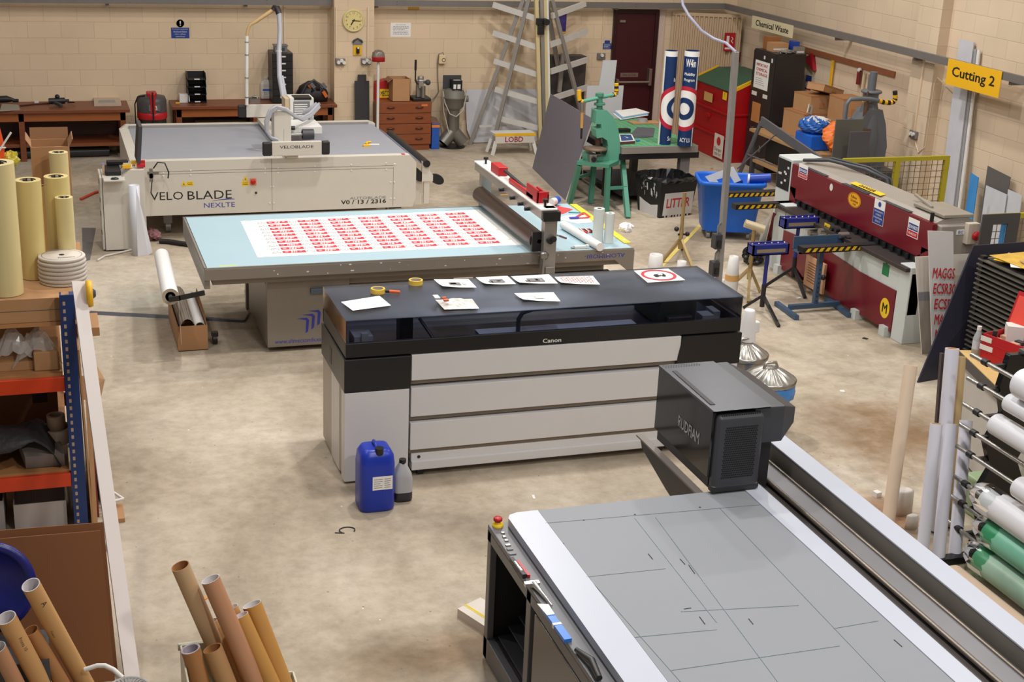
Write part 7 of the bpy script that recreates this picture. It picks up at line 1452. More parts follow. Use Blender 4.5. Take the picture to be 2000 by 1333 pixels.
# film rolls and tubes standing behind the wide printer
def stand_roll(px, base, top, r0, r1, label, mt, y=None, band=None, name='film_roll'):
    a = G(px, base); h = HZ(px, top, a.x, a.y); m = MB(); k0, k1 = mm(r0, a), mm(r1, a)
    m.lathe([(k0, 0), (k0, h*.5), (k1, h), (k1*.6, h), (k1*.6, h-.05), (0, h-.05)], n=28)
    if band: m.lathe([(k0*1.03, h*band), (k0*1.03, h*(band+.14))], n=28, mi=1)
    o = m.build(name, [mt, mat('band_tan', (206, 160, 96), .6)]); o.location = a; return tag(o, label, 'roll')
FW = mat('film_white', (214, 210, 206), .45, var=.03)
stand_roll(1277, 560, 497, 15, 13, 'wide white film roll standing beyond the round road sign', FW); stand_roll(1328, 560, 510, 9, 9, 'small white film roll standing between gold tripod and post', FW)
stand_roll(1426, 580, 500, 13, 9, 'pale film roll with tan band standing by the steel post', FW, band=.42); stand_roll(1407, 575, 546, 7, 7, 'short white roll end beside the tan banded film roll', FW)
# galvanised dustbins
def dustbin(px, py, zl, rpx, label):
    p = G(px, py, zl); t = thing('dustbin', label, 'bin', (p.x, p.y, 0)); r = mm(rpx, p); GV = mat('galvanised', (172, 168, 160), .32, .75, var=.15, scale=12); n = 72; vs = []
    m = MB(); m.lathe([(r*.72, 0), (r*.9, zl-.04)], n=40); m.build('bin_body', GV, t)
    m = MB()
    for i, (q, z, w) in enumerate(((1.0, -.03, 0), (1.02, -.0, 0), (.97, .01, .3), (.6, .055, 1), (.3, .085, .6), (.25, .09, 0), (0, .09, 0))):
        for k in range(n): a = 2*PI*k/n; vs.append((r*q*math.cos(a), r*q*math.sin(a), zl+z+.006*w*(1 if (k // 2) % 2 else -1)))
    m.add(vs, [(i*n+k, i*n+(k+1) % n, (i+1)*n+(k+1) % n, (i+1)*n+k) for i in range(6) for k in range(n)], 0, True); m.build('lid', GV, t)
    m = MB(); m.path([(-r*.28, 0, zl+.088), (-r*.2, 0, zl+.13), (r*.2, 0, zl+.13), (r*.28, 0, zl+.088)], .013, 8); m.build('lid_handle', GV, t)
    return t, r
t1, r1 = dustbin(1503, 738, .56, 52, 'galvanised dustbin with blue liner, the nearer of the two')
m = MB(); n = 40; r = random.Random(8); vs = []
for z, q in ((.53, .97), (.47, 1.0), (.4, .96)):
    for k in range(n): a = 2*PI*k/n; j = r.uniform(-.02, .02); vs.append((r1*(q+j)*math.cos(a), r1*(q+j)*math.sin(a), z+r.uniform(-.02, .02)))
m.add(vs, [(i*n+k, i*n+(k+1) % n, (i+1)*n+(k+1) % n, (i+1)*n+k) for i in range(2) for k in range(n)], 0); m.build('bag_liner', mat('liner_blue', (70, 140, 220), .35, var=.5, scale=10), t1)
dustbin(1455, 690, .56, 46, 'galvanised dustbin with brown stained lid behind the nearer one')
p = G(1456, 668, .64); m = MB(); h = HZ(1462, 605, p.x, p.y)-.655; m.lathe([(.075, 0), (.06, h*.6), (.045, h), (0, h)], n=24); m.bx(.05, .1, -.03, .03, h*.25, h*.6); o = m.build('paper_bundle', PAPER, bevel=.01); o.location = (p.x+.01, p.y, .655); tag(o, 'upright white paper bundle on the farther dustbin lid', 'bundle')

# ---------------------------------------------------------------- blue drum, can and bottle by the wide printer
def jerry():
    c = G(733, 985); t = thing('blue_jerrycan', 'large blue plastic jerrycan standing at the corner of the wide printer', 'jerrycan', (c.x-.01, c.y-.02, 0)); BJ = mat('can_plastic_blue', (22, 52, 170), .35, var=.05)
    h = HZ(733, 868, c.x, c.y); m = MB(); m.lathe([(0, .0), (.12, .002), (.13, .02), (.13, h-.12), (.122, h-.05), (.095, h-.005), (.07, h), (0, h)], n=48, sq=(4.5, 1, .95)); m.build('body', BJ, t)
    m = MB(); m.path([(0, .06, h-.015), (0, .05, h+.012), (0, -.02, h+.012), (0, -.035, h-.02)], .014, 10); m.build('handle', BJ, t)
    m = MB(); m.cyl((.01, -.085, h-.03), (.01, -.088, h+.018), .03, n=24); m.build('cap', BLACK, t)
    m = MB(); m.bx(-.045, .1, -.1265, -.1255, h*.38, h*.6); lines(m, -.035, .03, h*.4, h*.57, 5, -.127); lines(m, .04, .09, h*.4, h*.57, 5, -.127, seed=3); m.build('label_sticker', [PAPER, GREYTXT], t)
jerry()
def bottle():
    c = G(785, 975); t = thing('solvent_bottle', 'pale plastic bottle with black cap and dark dregs beside the jerrycan', 'bottle', (c.x, c.y, 0)); h = HZ(780, 897, c.x, c.y)
    m = MB(); m.lathe([(.07, .075), (.07, h*.55), (.062, h*.68), (.03, h*.88), (.025, h*.92)], n=36, sq=(4, 1, .9)); m.build('body', mat('bottle_frosted', (176, 176, 178), .35, var=.08), t)
    m = MB(); m.lathe([(0, 0), (.066, .003), (.07, .02), (.07, .075)], n=36, sq=(4, 1, .9)); m.build('dark_liquid', mat('liquid_ink', (46, 44, 54), .3), t)
    m = MB(); m.cyl((0, 0, h*.9), (0, 0, h), .026); m.build('cap', BLACK, t)
bottle()

# ---------------------------------------------------------------- near side: tubes, roll rack, tool bench
def leaning_tube(bpx, tpx, ytop, rpx, label, mt, mi=None, ri=.82, name='card_tube', zb=0.0, core=None, pen=()):
    b = G(*bpx, zb); tp = YP(*tpx, ytop if ytop else b.y); r = mm(rpx, tp); m = MB(); d = (tp-b).normalized()
    b = b+d*(r*math.hypot(d.x, d.y)+.002)+Vector((0, 0, 0)); m.tube((0, 0, 0), tp-b, r, r*ri, 32, 0, 1, 2)
    for s, f, h, off in pen:
        q = (tp-b)*f; v = C0-b-q; v -= d*v.dot(d); v.normalize(); v = (v+d.cross(v)*off).normalized(); m.text(s, frame(q+v*(r*1.004), -d, d.cross(v)) if frame(q, -d, d.cross(v)).col[2].to_3d().dot(v) > 0 else frame(q+v*(r*1.004), -d, -d.cross(v)), h=h, mi=3)
    o = m.build(name, [mt, mi or mt, core or mi or mt, INK]); o.location = b; return tag(o, label, 'tube')
leaning_tube((1732, 1036), (1779, 714), 7.95, 13, 'pinkish cream cardboard tube standing alone on the floor', mat('tube_blush', (222, 200, 176), .55, var=.03), ri=.9)
WT = mat('tube_white', (214, 214, 226), .35, var=.02); TANC = mat('core_tan2', (186, 160, 120), .7)
leaning_tube((1799, 1100), (1829, 828), 7.42, 12, 'short white roll nearest the flatbed, first of three by the roll rack', WT, TANC, .8)
leaning_tube((1832, 1100), (1857, 828), 7.48, 12.5, 'short white roll in the middle of the three by the roll rack', WT, TANC, .85)
leaning_tube((1864, 1092), (1887, 822), 7.54, 12.5, 'short white roll tucked behind the roll rack bar ends', WT, TANC, .85)
leaning_tube((1829, 1040), (1860, 681), 7.85, 13.5, 'tall white roll with orange core standing behind the short white rolls', WT, WHITE, .78, core=mat('core_orange', (206, 140, 50), .6))
leaning_tube((1850, 1030), (1876, 697), 7.9, 10.5, 'tall tan cardboard tube beside the tall white roll', mat('tube_tan', (186, 160, 116), .55), ri=.85)
b, tp = G(1815, 1030), YP(1840, 690, 7.95); m = MB(); m.bar(b, tp, .02, .05); tag(m.build('dark_board_edge', mat('edge_brown', (60, 48, 48), .5)), 'dark narrow board standing behind the tall white roll', 'board')
for px, py, s, lb in ((1762, 985, .09, 'larger white paper scrap at the foot of the cream tube'), (1782, 1015, .05, 'smaller curled white scrap beside the cream tube')):
    p = G(px, py+20); h = .18 if s > .06 else .1; m = MB(); m.lathe([(s, 0), (s*.9, h), (s*.5, h*1.1)], n=18); m.v = [Vector((v.x, v.y*.6, v.z)) for v in m.v]; o = m.build('paper_scrap', [mat('scrap_white', (222, 214, 204), .6)], solid=.003); o.location = (p.x, p.y+.02, 0); tag(o, lb, 'scrap')
def roll_rack():
    x, y = 5.84, 7.4; t = thing('roll_rack', 'black roll rack with chrome bars at the side of the flatbed', 'rack', (6.0, 6.4, 0)); BR = mat('rack_black', (14, 14, 16), .22)
    zs = (1.44, 1.27, 1.08, .93, .77, .55, .40, .21)
    for yy in (7.14, 4.9):
        m = MW(t); m.prism([(5.88, .03), (6.2, .03), (6.24, .2), (6.14, .35), (6.24, .55), (6.14, .75), (6.24, .95), (6.12, 1.15), (6.2, 1.4), (6.1, 1.52), (5.94, 1.52), (5.9, 1.3), (5.96, 1.1), (5.86, .9), (5.94, .7), (5.84, .5), (5.92, .3)], yy, yy+.05, 0, XZ); m.build('side_frame', BR, t, bevel=.01)
        m = MW(t); m.bx(5.6, 6.6, yy-.02, yy+.07, 0, .05); m.build('foot', BR, t, bevel=.01)
    m = MW(t); m.bx(6.05, 6.11, 4.9, 7.2, 1.5, 1.54); m.bx(6.05, 6.11, 4.9, 7.2, .06, .12); m.build('tie_bar', mat('tie_bar_grey', (120, 118, 116), .3, .6), t)
    for z in zs: m = MW(t); m.cyl((x, 4.8, z), (x, 7.4, z), .0155, n=14); m.cyl((x, 7.22, z), (x, 7.27, z), .024, n=14, mi=1); m.bx(x, 5.95, 7.15, 7.18, z-.014, z+.014, 1); m.bx(x, 5.95, 4.91, 4.94, z-.014, z+.014, 1); m.build('chrome_bar', [STEEL, BLACK], t)
    return x, zs
RX, RZS = roll_rack()
VW = mat('vinyl_white', (222, 222, 226), .3, var=.02); GRN = mat('vinyl_green', (118, 184, 156), .3, var=.3, scale=3)
for z, r, y1, mt, lb in ((1.44, .1, 6.86, VW, 'thick white vinyl roll on the highest rack bar'), (1.27, .062, 6.95, VW, 'slim white vinyl roll on the second rack bar'), (1.08, .075, 7.04, VW, 'white vinyl roll on the third rack bar with grey flap'), (.77, .075, 6.72, VW, 'white vinyl roll on the middle rack bar')):
    m = MB(); m.tube((0, -1.9, 0), (0, 0, 0), r, .03, 36, 0, 1, 2)
    o = m.build('vinyl_roll', [VW, VW, BLACK]); o.location = (RX, y1, z); tag(o, lb, 'roll')
def wrapped(z, x, y1, r, label, mt, wrap):
    t = thing('wrapped_roll', label, 'roll', (x, y1, z)); m = MB(); m.tube((0, -1.9, 0), (0, 0, 0), r, .03, 36, 0, 1, 2); m.build('roll', [mt, VW, BLACK], t)
    m = MB(); n = 28; rr = random.Random(5); vs = []
    for k, (yy, q) in enumerate(((-.12, 1.03), (-.04, 1.06), (.03, 1.05), (.1, .85), (.15, .5))):
        for i in range(n): a = 2*PI*i/n; j = 1+rr.uniform(-.06, .06)*(1 if k > 1 else .2); vs.append((r*q*j*math.cos(a), yy+rr.uniform(-.015, .015), r*q*j*math.sin(a)))
    m.add(vs, [(k*n+i, k*n+(i+1) % n, (k+1)*n+(i+1) % n, (k+1)*n+i) for k in range(4) for i in range(n)], 0); m.build('plastic_wrap', wrap, t)
CW = tint_glass('clear_wrap', (.85, .88, .87), .2, .2); GW = tint_glass('green_wrap', (.45, .74, .6), .2, .15)
wrapped(.55, RX, 6.98, .1, 'white roll in clear crinkled plastic low on the rack', VW, CW)
wrapped(.35, RX, 6.9, .098, 'pale green film roll on the lower rack bar', GRN, GW); 
wrapped(.145, RX-.02, 6.92, .1, 'dark edged green film roll lowest on the rack', mat('vinyl_green_dark', (150, 180, 158), .3, var=.5, scale=3), GW)
m = MB(); m.bx(-.12, .1, -.45, .42, 0, .27); o = m.build('taped_carton', [mat('carton_pale', (196, 172, 148), .5)], bevel=.03); o.location = (5.36, 6.3, 0.0); tag(o, 'pale taped carton on the floor below the green rolls', 'carton')
def tool_bench():
    z = .85; c = Vector((7.15, 7.9, 0)); t = thing('tool_bench', 'small bench with ply top and pale side behind the roll rack', 'workbench', c, -.27); w, d = .49, .95
    MB().bx(-w, w, -d, d, z-.006, z).build('bench_top', mat('bench_ply_light', (206, 172, 112), .5, var=.1), t)
    MB().bx(-w-.004, w, -d, d, z-.09, z-.006).build('top_edge', mat('edge_graphite', (58, 56, 58), .4), t)
    MB().bx(-w+.03, w-.03, -d+.03, d-.03, .03, z-.09).build('cabinet', mat('bench_pale', (190, 186, 178), .5), t)
    return z
TBZ = tool_bench()
def on_tb(px, py): return G(px, py, TBZ)
def small_bottle(x, y, h, r, label, mt, capm, lab):
    t = thing('drink_bottle', label, 'bottle', (x, y, TBZ))
    MB().lathe([(0, 0), (r, .003), (r, h*.6), (r*.55, h*.8), (r*.4, h*.88)], n=24).build('body', mt, t); MB().cyl((0, 0, h*.87), (0, 0, h), r*.5).build('cap', capm, t); MB().lathe([(r*1.02, h*.25), (r*1.02, h*.52)], n=24).build('label_sleeve', lab, t)
small_bottle(6.98, 8.8, .25, .036, 'clear drink bottle with white cap standing by the red tool box', mat('bottle_clear', (170, 174, 178), .15), WHITE, mat('sleeve_pale', (196, 196, 204), .4)); small_bottle(7.04, 8.68, .25, .04, 'dark drink bottle with blue label next to the clear one', mat('bottle_dark', (34, 30, 30), .15), mat('cap_dark', (50, 48, 48), .4), mat('sleeve_blue', (40, 80, 160), .4))
def toolbox():
    p = on_tb(1930, 738); t = thing('red_toolbox', 'open red metal tool box with trays on the ply bench', 'toolbox', (7.16, 8.52, TBZ), -1.3)
    w, d, h = .5, .27, .22; m = MB(); m.bx(-w/2, w/2, -d/2, d/2, 0, .01); m.bx(-w/2, w/2, -d/2, -d/2+.008, 0, h); m.bx(-w/2, w/2, d/2-.008, d/2, 0, h); m.bx(-w/2, -w/2+.008, -d/2, d/2, 0, h); m.bx(w/2-.008, w/2, -d/2, d/2, 0, h); m.bx(-w/2+.01, w/2-.01, -d/2, d/2, h*.55, h*.57)
    for z in (h*.33, h*.66): m.bx(-w/2-.004, w/2, -d/2-.004, -d/2, z, z+.008)
    m.build('body', RED, t, bevel=.004)
    m = MB(); m.slab([(-w/2, d/2, h), (w/2, d/2, h), (w/2, d/2+.1, h+.3), (-w/2, d/2+.1, h+.3)], .01, up=(0, -1, .3)); m.slab([(-w/2+.02, d/2-.004, h+.02), (w/2-.02, d/2-.004, h+.02), (w/2-.02, d/2+.085, h+.27), (-w/2+.02, d/2+.085, h+.27)], .002, 1, up=(0, -1, .3)); m.build('lid', [RED, mat('lid_orange_red', (224, 74, 60), .4)], t)
    m = MB(); m.bx(-.26, -.16, -d/2-.006, -d/2, h*.72, h*.9); m.bx(-.26, -.14, -d/2-.006, -d/2, h*.4, h*.58); m.build('white_label', WHITE, t)
    r = random.Random(2); m = MB()
    for k in range(10): m.box((r.uniform(-.22, .22), r.uniform(-.1, .1), h*.62+r.uniform(0, .04)), (.07, .05, .04), k % 3)
    m.build('tray_contents', [mat('jar_clear', (176, 170, 164), .2), mat('jar_tan', (196, 160, 130), .4), DGREY], t)
toolbox()
p = G(1922, 668, TBZ+.1); m = MB(); m.prism([(-.14, 0), (.14, 0), (.14, .16), (.02, .28), (-.14, .28)], -.06, .06, 0, XZ); m.disc(T((.0, -.061, .11), rx=PI/2), .03, 20, 1); o = m.build('magazine_file', [WHITE, REDINK]); o.location = (7.3, 8.66, TBZ); o.rotation_euler = (0, 0, -.5); tag(o, 'white magazine file with red dot standing behind the tool box', 'file')
m = MB(); m.tube((0, -.02, 0), (0, .02, 0), .075, .055, 32); o = m.build('tape_ring', WHITE); o.location = on_tb(1990, 720)+Vector((-.05, .1, .3)); o.location = (7.42, 8.66, TBZ+.076); o.rotation_euler = (0, 0, .6); tag(o, 'white tape ring standing by the red tool box', 'tape')
m = MB(); m.bx(-.16, .16, -.09, .09, 0, .14); m.bx(-.14, .14, -.07, .07, .14, .141, 1); o = m.build('white_carton', [WHITE, PAPER]); o.location = (7.42, 8.1, TBZ); o.rotation_euler = (0, 0, -1.2); tag(o, 'white carton on the ply bench above the roll rack', 'carton')
p = on_tb(1884, 735); m = MB(); m.ball((0, 0, 0), .05, 10, 0, (1, 1, .6)); m.v = [Vector((v.x, v.y, max(v.z, 0))) for v in m.v]; m.bx(.03, .09, -.06, -.0, 0, .02, 1); o = m.build('lemon_sponge', [mat('sponge_pale', (226, 220, 160), .6), YEL]); o.location = (6.96, 8.48, TBZ+.001); tag(o, 'pale yellow lump on the ply bench corner', 'sponge')
m = MB(); p = Vector((6.5, 8.0, 0)); m.bx(-.12, .12, -.15, .15, 0, .3); o = m.build('green_crate', mat('crate_sage', (140, 160, 120), .5), bevel=.02); o.location = (6.45, 7.75, 0); tag(o, 'sage green crate on the floor between rack and bench', 'crate')
# ================================================================ near side: storage rack, tubes and floor things
RBL = mat('rack_blue', (24, 52, 108), .4, .1, var=.06); ROR = mat('beam_orange', (204, 62, 24), .4); PLY = mat('deck_ply', (176, 124, 78), .55, var=.12, scale=5, stretch=(1, 8, 8))
RX0, RX1, RY0, RY1 = -1.7, .115, 9.02, 10.55
def storage_rack():
    t = thing('storage_rack', 'blue and orange boltless storage rack loaded with cartons and rolls', 'rack', (-.8, 9.7, 0))
    for x in (RX0, RX1-.09):
        for y in (RY0, RY1-.08):
            m = MW(t); m.bx(x, x+.09, y, y+.012, 0, 1.69); m.bx(x+.06, x+.09, y+.012, y+.075, 0, 1.69); m.bx(x, x+.012, y+.012, y+.075, 0, 1.69)
            for k in range(31): m.bx(x+.018, x+.034, y-.001, y, .06+k*.052, .086+k*.052, 1)
            m.build('upright', [RBL, mat('slot_pale', (176, 150, 122), .6)], t, bevel=.003)
    for z in (.385, 1.075):
        for y in (RY0+.005, RY1-.05): m = MW(t); m.bx(RX0+.09, RX1-.09, y, y+.045, z-.05, z+.05); m.build('beam', ROR, t, bevel=.004)
        m = MW(t); m.bx(RX0+.02, RX1-.1, RY0+.03, RY1-.02, z+.05, z+.068); m.build('deck', PLY, t)
    m = MW(t); m.bx(RX0, RX1-.02, RY0+.08, RY1-.02, 1.46, 1.488); m.build('top_deck', PLY, t)
    for x in (RX0+.03, RX1-.06):
        for z in (.2, .8, 1.45): m = MW(t); m.bar((x, RY0+.07, z), (x, RY1-.08, z+.1), .03, .03); m.build('side_brace', RBL, t)
storage_rack()
D1, D2, D3 = 1.145, .455, 1.49
def box_open(name, x0, x1, y0, y1, z0, z1, label, mt=CARD, flaps=True, inner=CARDD, cat='box'):
    t = thing(name, label, cat, ((x0+x1)/2, (y0+y1)/2, z0)); m = MW(t); e = .006
    m.bx(x0, x1, y0, y0+e, z0, z1); m.bx(x0, x1, y1-e, y1, z0, z1); m.bx(x0, x0+e, y0+e, y1-e, z0, z1); m.bx(x1-e, x1, y0+e, y1-e, z0, z1); m.bx(x0, x1, y0, y1, z0, z0+e); m.build('carton', mt, t)
    if flaps:
        l = min(.2, (x1-x0)*.4)
        for q in ([(x1, y0, z1), (x1, y1, z1), (x1+l*.25, y1, z1+l*.5), (x1+l*.25, y0, z1+l*.5)], [(x0, y1, z1), (x0, y0, z1), (x0-l*.3, y0, z1+l*.5), (x0-l*.3, y1, z1+l*.5)], [(x0, y1, z1), (x1, y1, z1), (x1, y1+l*.1, z1+l*.8), (x0, y1+l*.1, z1+l*.8)]):
            m = MW(t); m.slab(q, .005); m.build('flap', inner, t)
    return t
# on the rack top
m = MB(); m.bx(-1.6, .2, 9.105, 10.45, D3, D3+.16); m.bx(-1.6, .2, 9.103, 9.105, D3+.078, D3+.082, 1); tag(m.build('flat_cartons', [CARD, SEAM], bevel=.004), 'long pale flat carton covering the rack top', 'box')
ZS = D3+.161
def film_roll(bpx, tpx, rp, label, mt):
    b = G(*bpx, ZS+.003); h = HZ(*tpx, b.x, b.y)-ZS; r = mm(rp, b); m = MB(); m.tube((0, 0, 0), (0, 0, h), r, r*.62, 36, 0, 0, 1)
    for k in range(9): a = k*.7; m.box((r*.55*math.cos(a), r*.55*math.sin(a), h-.02), (r*.25, r*.2, .03), 1 if k % 2 else 2)
    o = m.build('film_roll', [mt, mat('core_dark', (88, 72, 58), .6), mat('core_bit', (196, 190, 176), .4)]); o.location = b; return tag(o, label, 'roll')
FY = mat('film_yellow', (214, 194, 130), .32, var=.06, scale=3, stretch=(6, 6, .6)); FY2 = mat('film_yellow_pale', (216, 200, 146), .32, var=.06, scale=3, stretch=(6, 6, .6))
film_roll((12, 572), (-4, 318), 33, 'thickest yellow film roll standing at the picture edge on the rack', FY2)
film_roll((68, 541), (53, 352), 24, 'wide yellow film roll standing second from the thickest one', FY)
film_roll((127, 502), (113, 298), 17.5, 'tallest narrow yellow film roll nearest the open carton', FY2)
film_roll((121, 524), (108, 345), 22.5, 'middle yellow film roll in front of the tallest narrow one', FY)
film_roll((134, 533), (123, 386), 16.5, 'shortest yellow film roll beside the cable reel', FY2)
film_roll((88, 498), (80, 364), 12, 'thin yellow film roll half hidden between the wide ones', mat('film_amber', (206, 168, 106), .32, var=.06, scale=3, stretch=(6, 6, .6)))
y_ = 10.2; a, b = YP(60, 300, y_), YP(152, 300, y_); box_open('carton', a.x, min(b.x, RX1+.05), y_, y_+.28, ZS, HZ(100, 287, (a.x+b.x)/2, y_), 'tall open brown carton behind the yellow film rolls')
def reel():
    c = G(108, 553, ZS+.003); c.y = 9.47; r = mm(49, c)*.9; c.x = .06; t = thing('cable_reel', 'white reel of pale cord lying on the rack top', 'reel', c)
    m = MB(); m.lathe([(0, .155), (r*.93, .155), (r, .165), (r, .175), (r*.97, .18), (0.02, .18)], n=40); m.lathe([(r, 0), (r, .015)], n=40); m.lathe([(0, 0), (r, 0)], n=40); m.disc(T((0, 0, .1805)), r*.86, 40, 1, r*.84); m.cyl((0, 0, .178), (0, 0, .182), .018, mi=1); m.text('Proxxline', T((.03, -r*.45, .1815), rz=.1), w=r*.7, h=.022, mi=1); m.build('flange', [mat('reel_card', (206, 196, 184), .6), INK], t)
    m = MB()
    for k in range(5): z = .03+k*.028; m.path([(r*.94*math.cos(2*PI*i/36), r*.94*math.sin(2*PI*i/36), z) for i in range(37)], .015, 8)
    m.build('cord', mat('cord_pale', (196, 188, 178), .6), t)
reel()
p = Vector((.215, 9.16, 1.42)); m = MB(); m.lathe([(0, -.02), (.085, -.02), (.09, 0), (.085, .02), (0, .02)], n=28, M=T(ry=PI/2)); m.lathe([(.035, .021), (.02, .04), (0, .04)], n=18, M=T(ry=PI/2), mi=1); o = m.build('tape_dispenser', [YEL, DGREY]); o.location = (RX1+.1, 9.12, 1.66); tag(o, 'yellow round dispenser hanging off the side of the rack top', 'dispenser')
# second level
box_open('carton', -.62, -.12, 9.5, 9.9, D1, D1+.18, 'low brown carton behind the clear plastic bags', flaps=False)
m = MB(); m.bx(-.16, .0, 9.12, 9.42, D1, D1+.13); tag(m.build('small_carton', CARD, bevel=.006), 'small brown carton on the upper shelf by the blue upright', 'box')
for cs, lb, s in ((((8, 640), (50, 725)), 'nearer the picture edge', 3), (((52, 640), (100, 725)), 'draped by the small carton', 4)):
    a = YP((cs[0][0]+cs[1][0])/2, 725, 9.2); n = 14; r = random.Random(s); m = MB(); vs = []; w = .3
    for j in range(n+1):
        for i in range(n+1): u, v = i/n, j/n; vs.append(((u-.5)*w*(1.1-.4*v), v*.25-.06, .02+.3*(1-(2*u-1)**2)*math.sin(PI*min(1, v+.15))*.8+r.uniform(-.015, .015)))
    m.add(vs, [(j*(n+1)+i, j*(n+1)+i+1, (j+1)*(n+1)+i+1, (j+1)*(n+1)+i) for j in range(n) for i in range(n)], 0); o = m.build('plastic_bag', mat('bag_clear', (214, 208, 200), .15, alpha=.42)); o.location = (a.x, 9.2, D1+.005); tag(o, 'crinkled clear plastic bag on the upper shelf, '+lb, 'bag')
m = MB(); m.bx(-.6, -.13, 9.16, 9.4, D1, D1+.06); tag(m.build('packed_flats', CARD), 'stack of brown flats under the plastic bags', 'flats')
# lower level
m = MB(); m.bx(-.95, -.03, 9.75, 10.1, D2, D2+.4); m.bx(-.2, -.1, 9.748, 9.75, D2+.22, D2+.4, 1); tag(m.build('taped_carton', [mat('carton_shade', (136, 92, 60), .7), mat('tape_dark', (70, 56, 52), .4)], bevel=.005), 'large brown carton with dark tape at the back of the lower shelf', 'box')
m = MB(); m.tube((0, 0, 0), (0, 0, .1), .1, .08, 28); o = m.build('paper_roll', [mat('roll_beige', (196, 182, 166), .6)]); o.location = (-.05, 9.3, D2+.11); tag(o, 'wide beige roll holding a smaller core on the lower shelf', 'roll')
m = MB(); m.tube((0, 0, 0), (0, 0, .12), .06, .04, 28); o = m.build('paper_core', [mat('roll_tan', (172, 150, 126), .6)]); o.location = (-.05, 9.3, D2+.18); tag(o, 'small tan core set inside the wide beige roll', 'core')
def jacket():
    m = MB(); n, k = 24, 16; r = random.Random(13); vs = []
    for j in range(k+1):
        for i in range(n+1):
            u, v = i/n, j/k; w = .92*(1-.35*v*v); z = .04+.24*math.sin(PI*min(1, .2+v*.8))+.035*math.sin(9*u+5*v)*math.sin(7*v+2)+r.uniform(-.008, .008); z *= min(1, 6*u, 6*(1-u))**.5
            vs.append((-.5+w*(u-.5)+.1*v, 9.0+.05+v*.5+.03*math.sin(8*u), D2+max(z, .004)))
    m.add(vs, [(j*(n+1)+i, j*(n+1)+i+1, (j+1)*(n+1)+i+1, (j+1)*(n+1)+i) for j in range(k) for i in range(n)], 0, True); o = m.build('dark_jacket', mat('jacket_black', (44, 42, 44), .6, bump=.3, scale=30), solid=.006); tag(o, 'black padded jacket dumped on the lower shelf', 'jacket')
jacket()
m = MB(); m.slab([(-.26, 9.08, D2+.1), (-.01, 9.08, D2+.1), (-.04, 9.25, D2+.16), (-.3, 9.25, D2+.16)], .1, up=(0, -.3, 1)); m.bx(-.24, -.08, 9.2, 9.22, D2+.16, D2+.17, 1); tag(m.build('grey_pouch', [mat('pouch_grey', (122, 114, 110), .6), PAPER]), 'grey zipped pouch lying beside the black jacket', 'pouch')
# rack foot level
box_open('white_carton', -.36, -.02, 9.1, 9.45, 0, .2, 'white carton with a brown flap on the floor under the rack', mat('carton_white', (176, 168, 164), .6), flaps=False); 
m = MB(); m.slab([(-.37, 9.09, .2), (-.01, 9.09, .2), (-.01, 9.05, .17), (-.37, 9.05, .17)], .004, up=(0, -.6, 1)); 
box_open('grey_carton', -.68, -.42, 9.1, 9.6, 0, .24, 'pale grey carton on the floor under the rack, nearer the picture edge', mat('carton_grey', (150, 144, 144), .6), flaps=False)
m = MB(); m.bx(-.3, -.06, 9.55, 9.9, 0, .3); tag(m.build('lidded_carton', mat('carton_tan', (160, 140, 122), .6), bevel=.004), 'tan lidded carton behind the white one under the rack', 'box')
# things leaning on the side of the rack
a = G(266, 1336); m = MB(); b = Vector((.15, 9.2, 1.72)); m.bar(a+Vector((-.02, 0, .03)), b, .085, .02, up=(0, .64, .77)); tag(m.build('white_plank', mat('plank_offwhite', (206, 196, 190), .5, var=.03)), 'long white plank leaning up the side of the storage rack', 'plank')
r_ = random.Random(4)
for k, (y0, y1, z, mt, lb) in enumerate(((9.3, 9.42, 1.3, CARD, 'tallest brown board edge leaning on the rack side'), (9.5, 9.6, 1.1, mat('board_maroon_edge', (120, 44, 40), .5), 'dark red board edge leaning on the rack side'), (9.7, 9.8, .9, CARDD, 'shorter brown board edge leaning on the rack side'))):
    m = MB(); m.slab([(.15+.045*k, y0-.3, 0), (.15+.045*k, y1+.4, 0), (.13+.045*k, y1+.4, z), (.13+.045*k, y0-.25, z)], .012, up=(1, 0, .02)); tag(m.build('edge_board', mt), lb, 'board')
p = XP(165, 668, .25); m = MB(); m.bx(-.06, .07, -.02, .3, 0, .06); o = m.build('carton_end', CARD); o.location = (.19, 9.05, 1.22); 
o.location = (.2, 9.3, 1.31); tag(o, 'brown carton end resting on the tallest leaning board', 'box')
a, b = YP(158, 735, 9.1), YP(187, 780, 9.1); m = MB(); m.slab([(a.x, 9.1, a.z), (b.x, 9.1, a.z), (b.x, 9.1, b.z), (a.x, 9.1, b.z)], .01, up=(0, -1, 0)); c = [YP(182, 703, 9.25), YP(205, 742, 9.3), YP(197, 778, 9.3), YP(187, 755, 9.2), YP(178, 735, 9.15)]; m.slab(c, .006, up=(0, -1, 0)); m.bx(a.x+.02, a.x+.05, 9.1, 9.14, 0, b.z); tag(m.build('torn_carton', mat('card_light', (190, 152, 112), .7)), 'torn brown carton flaps poking out beside the rack', 'carton')
m = MB(); p, q, s_ = YP(195, 945, 9.4), YP(241, 975, 9.3), YP(200, 985, 9.25); m.path([p, q], .01, 8); m.path([q, s_], .011, 8); tag(m.build('wire_hook', WHITE), 'thin white wire bracket sticking out of the rack side', 'bracket')
a = G(212, 992); m = MB(); m.bx(-.06, .06, -.12, .12, 0, .03); o = m.build('wood_offcut', CARD); o.location = (.3, 9.2, 0); tag(o, 'small tan offcut on the floor at the rack side', 'offcut')
a = G(214, 1052); m = MB(); m.bx(-.05, .04, -.05, .05, 0, .03); o = m.build('wood_offcut', mat('offcut_brown', (140, 98, 66), .7)); o.location = (.27, 8.72, 0); tag(o, 'small brown offcut under the white plank', 'offcut')
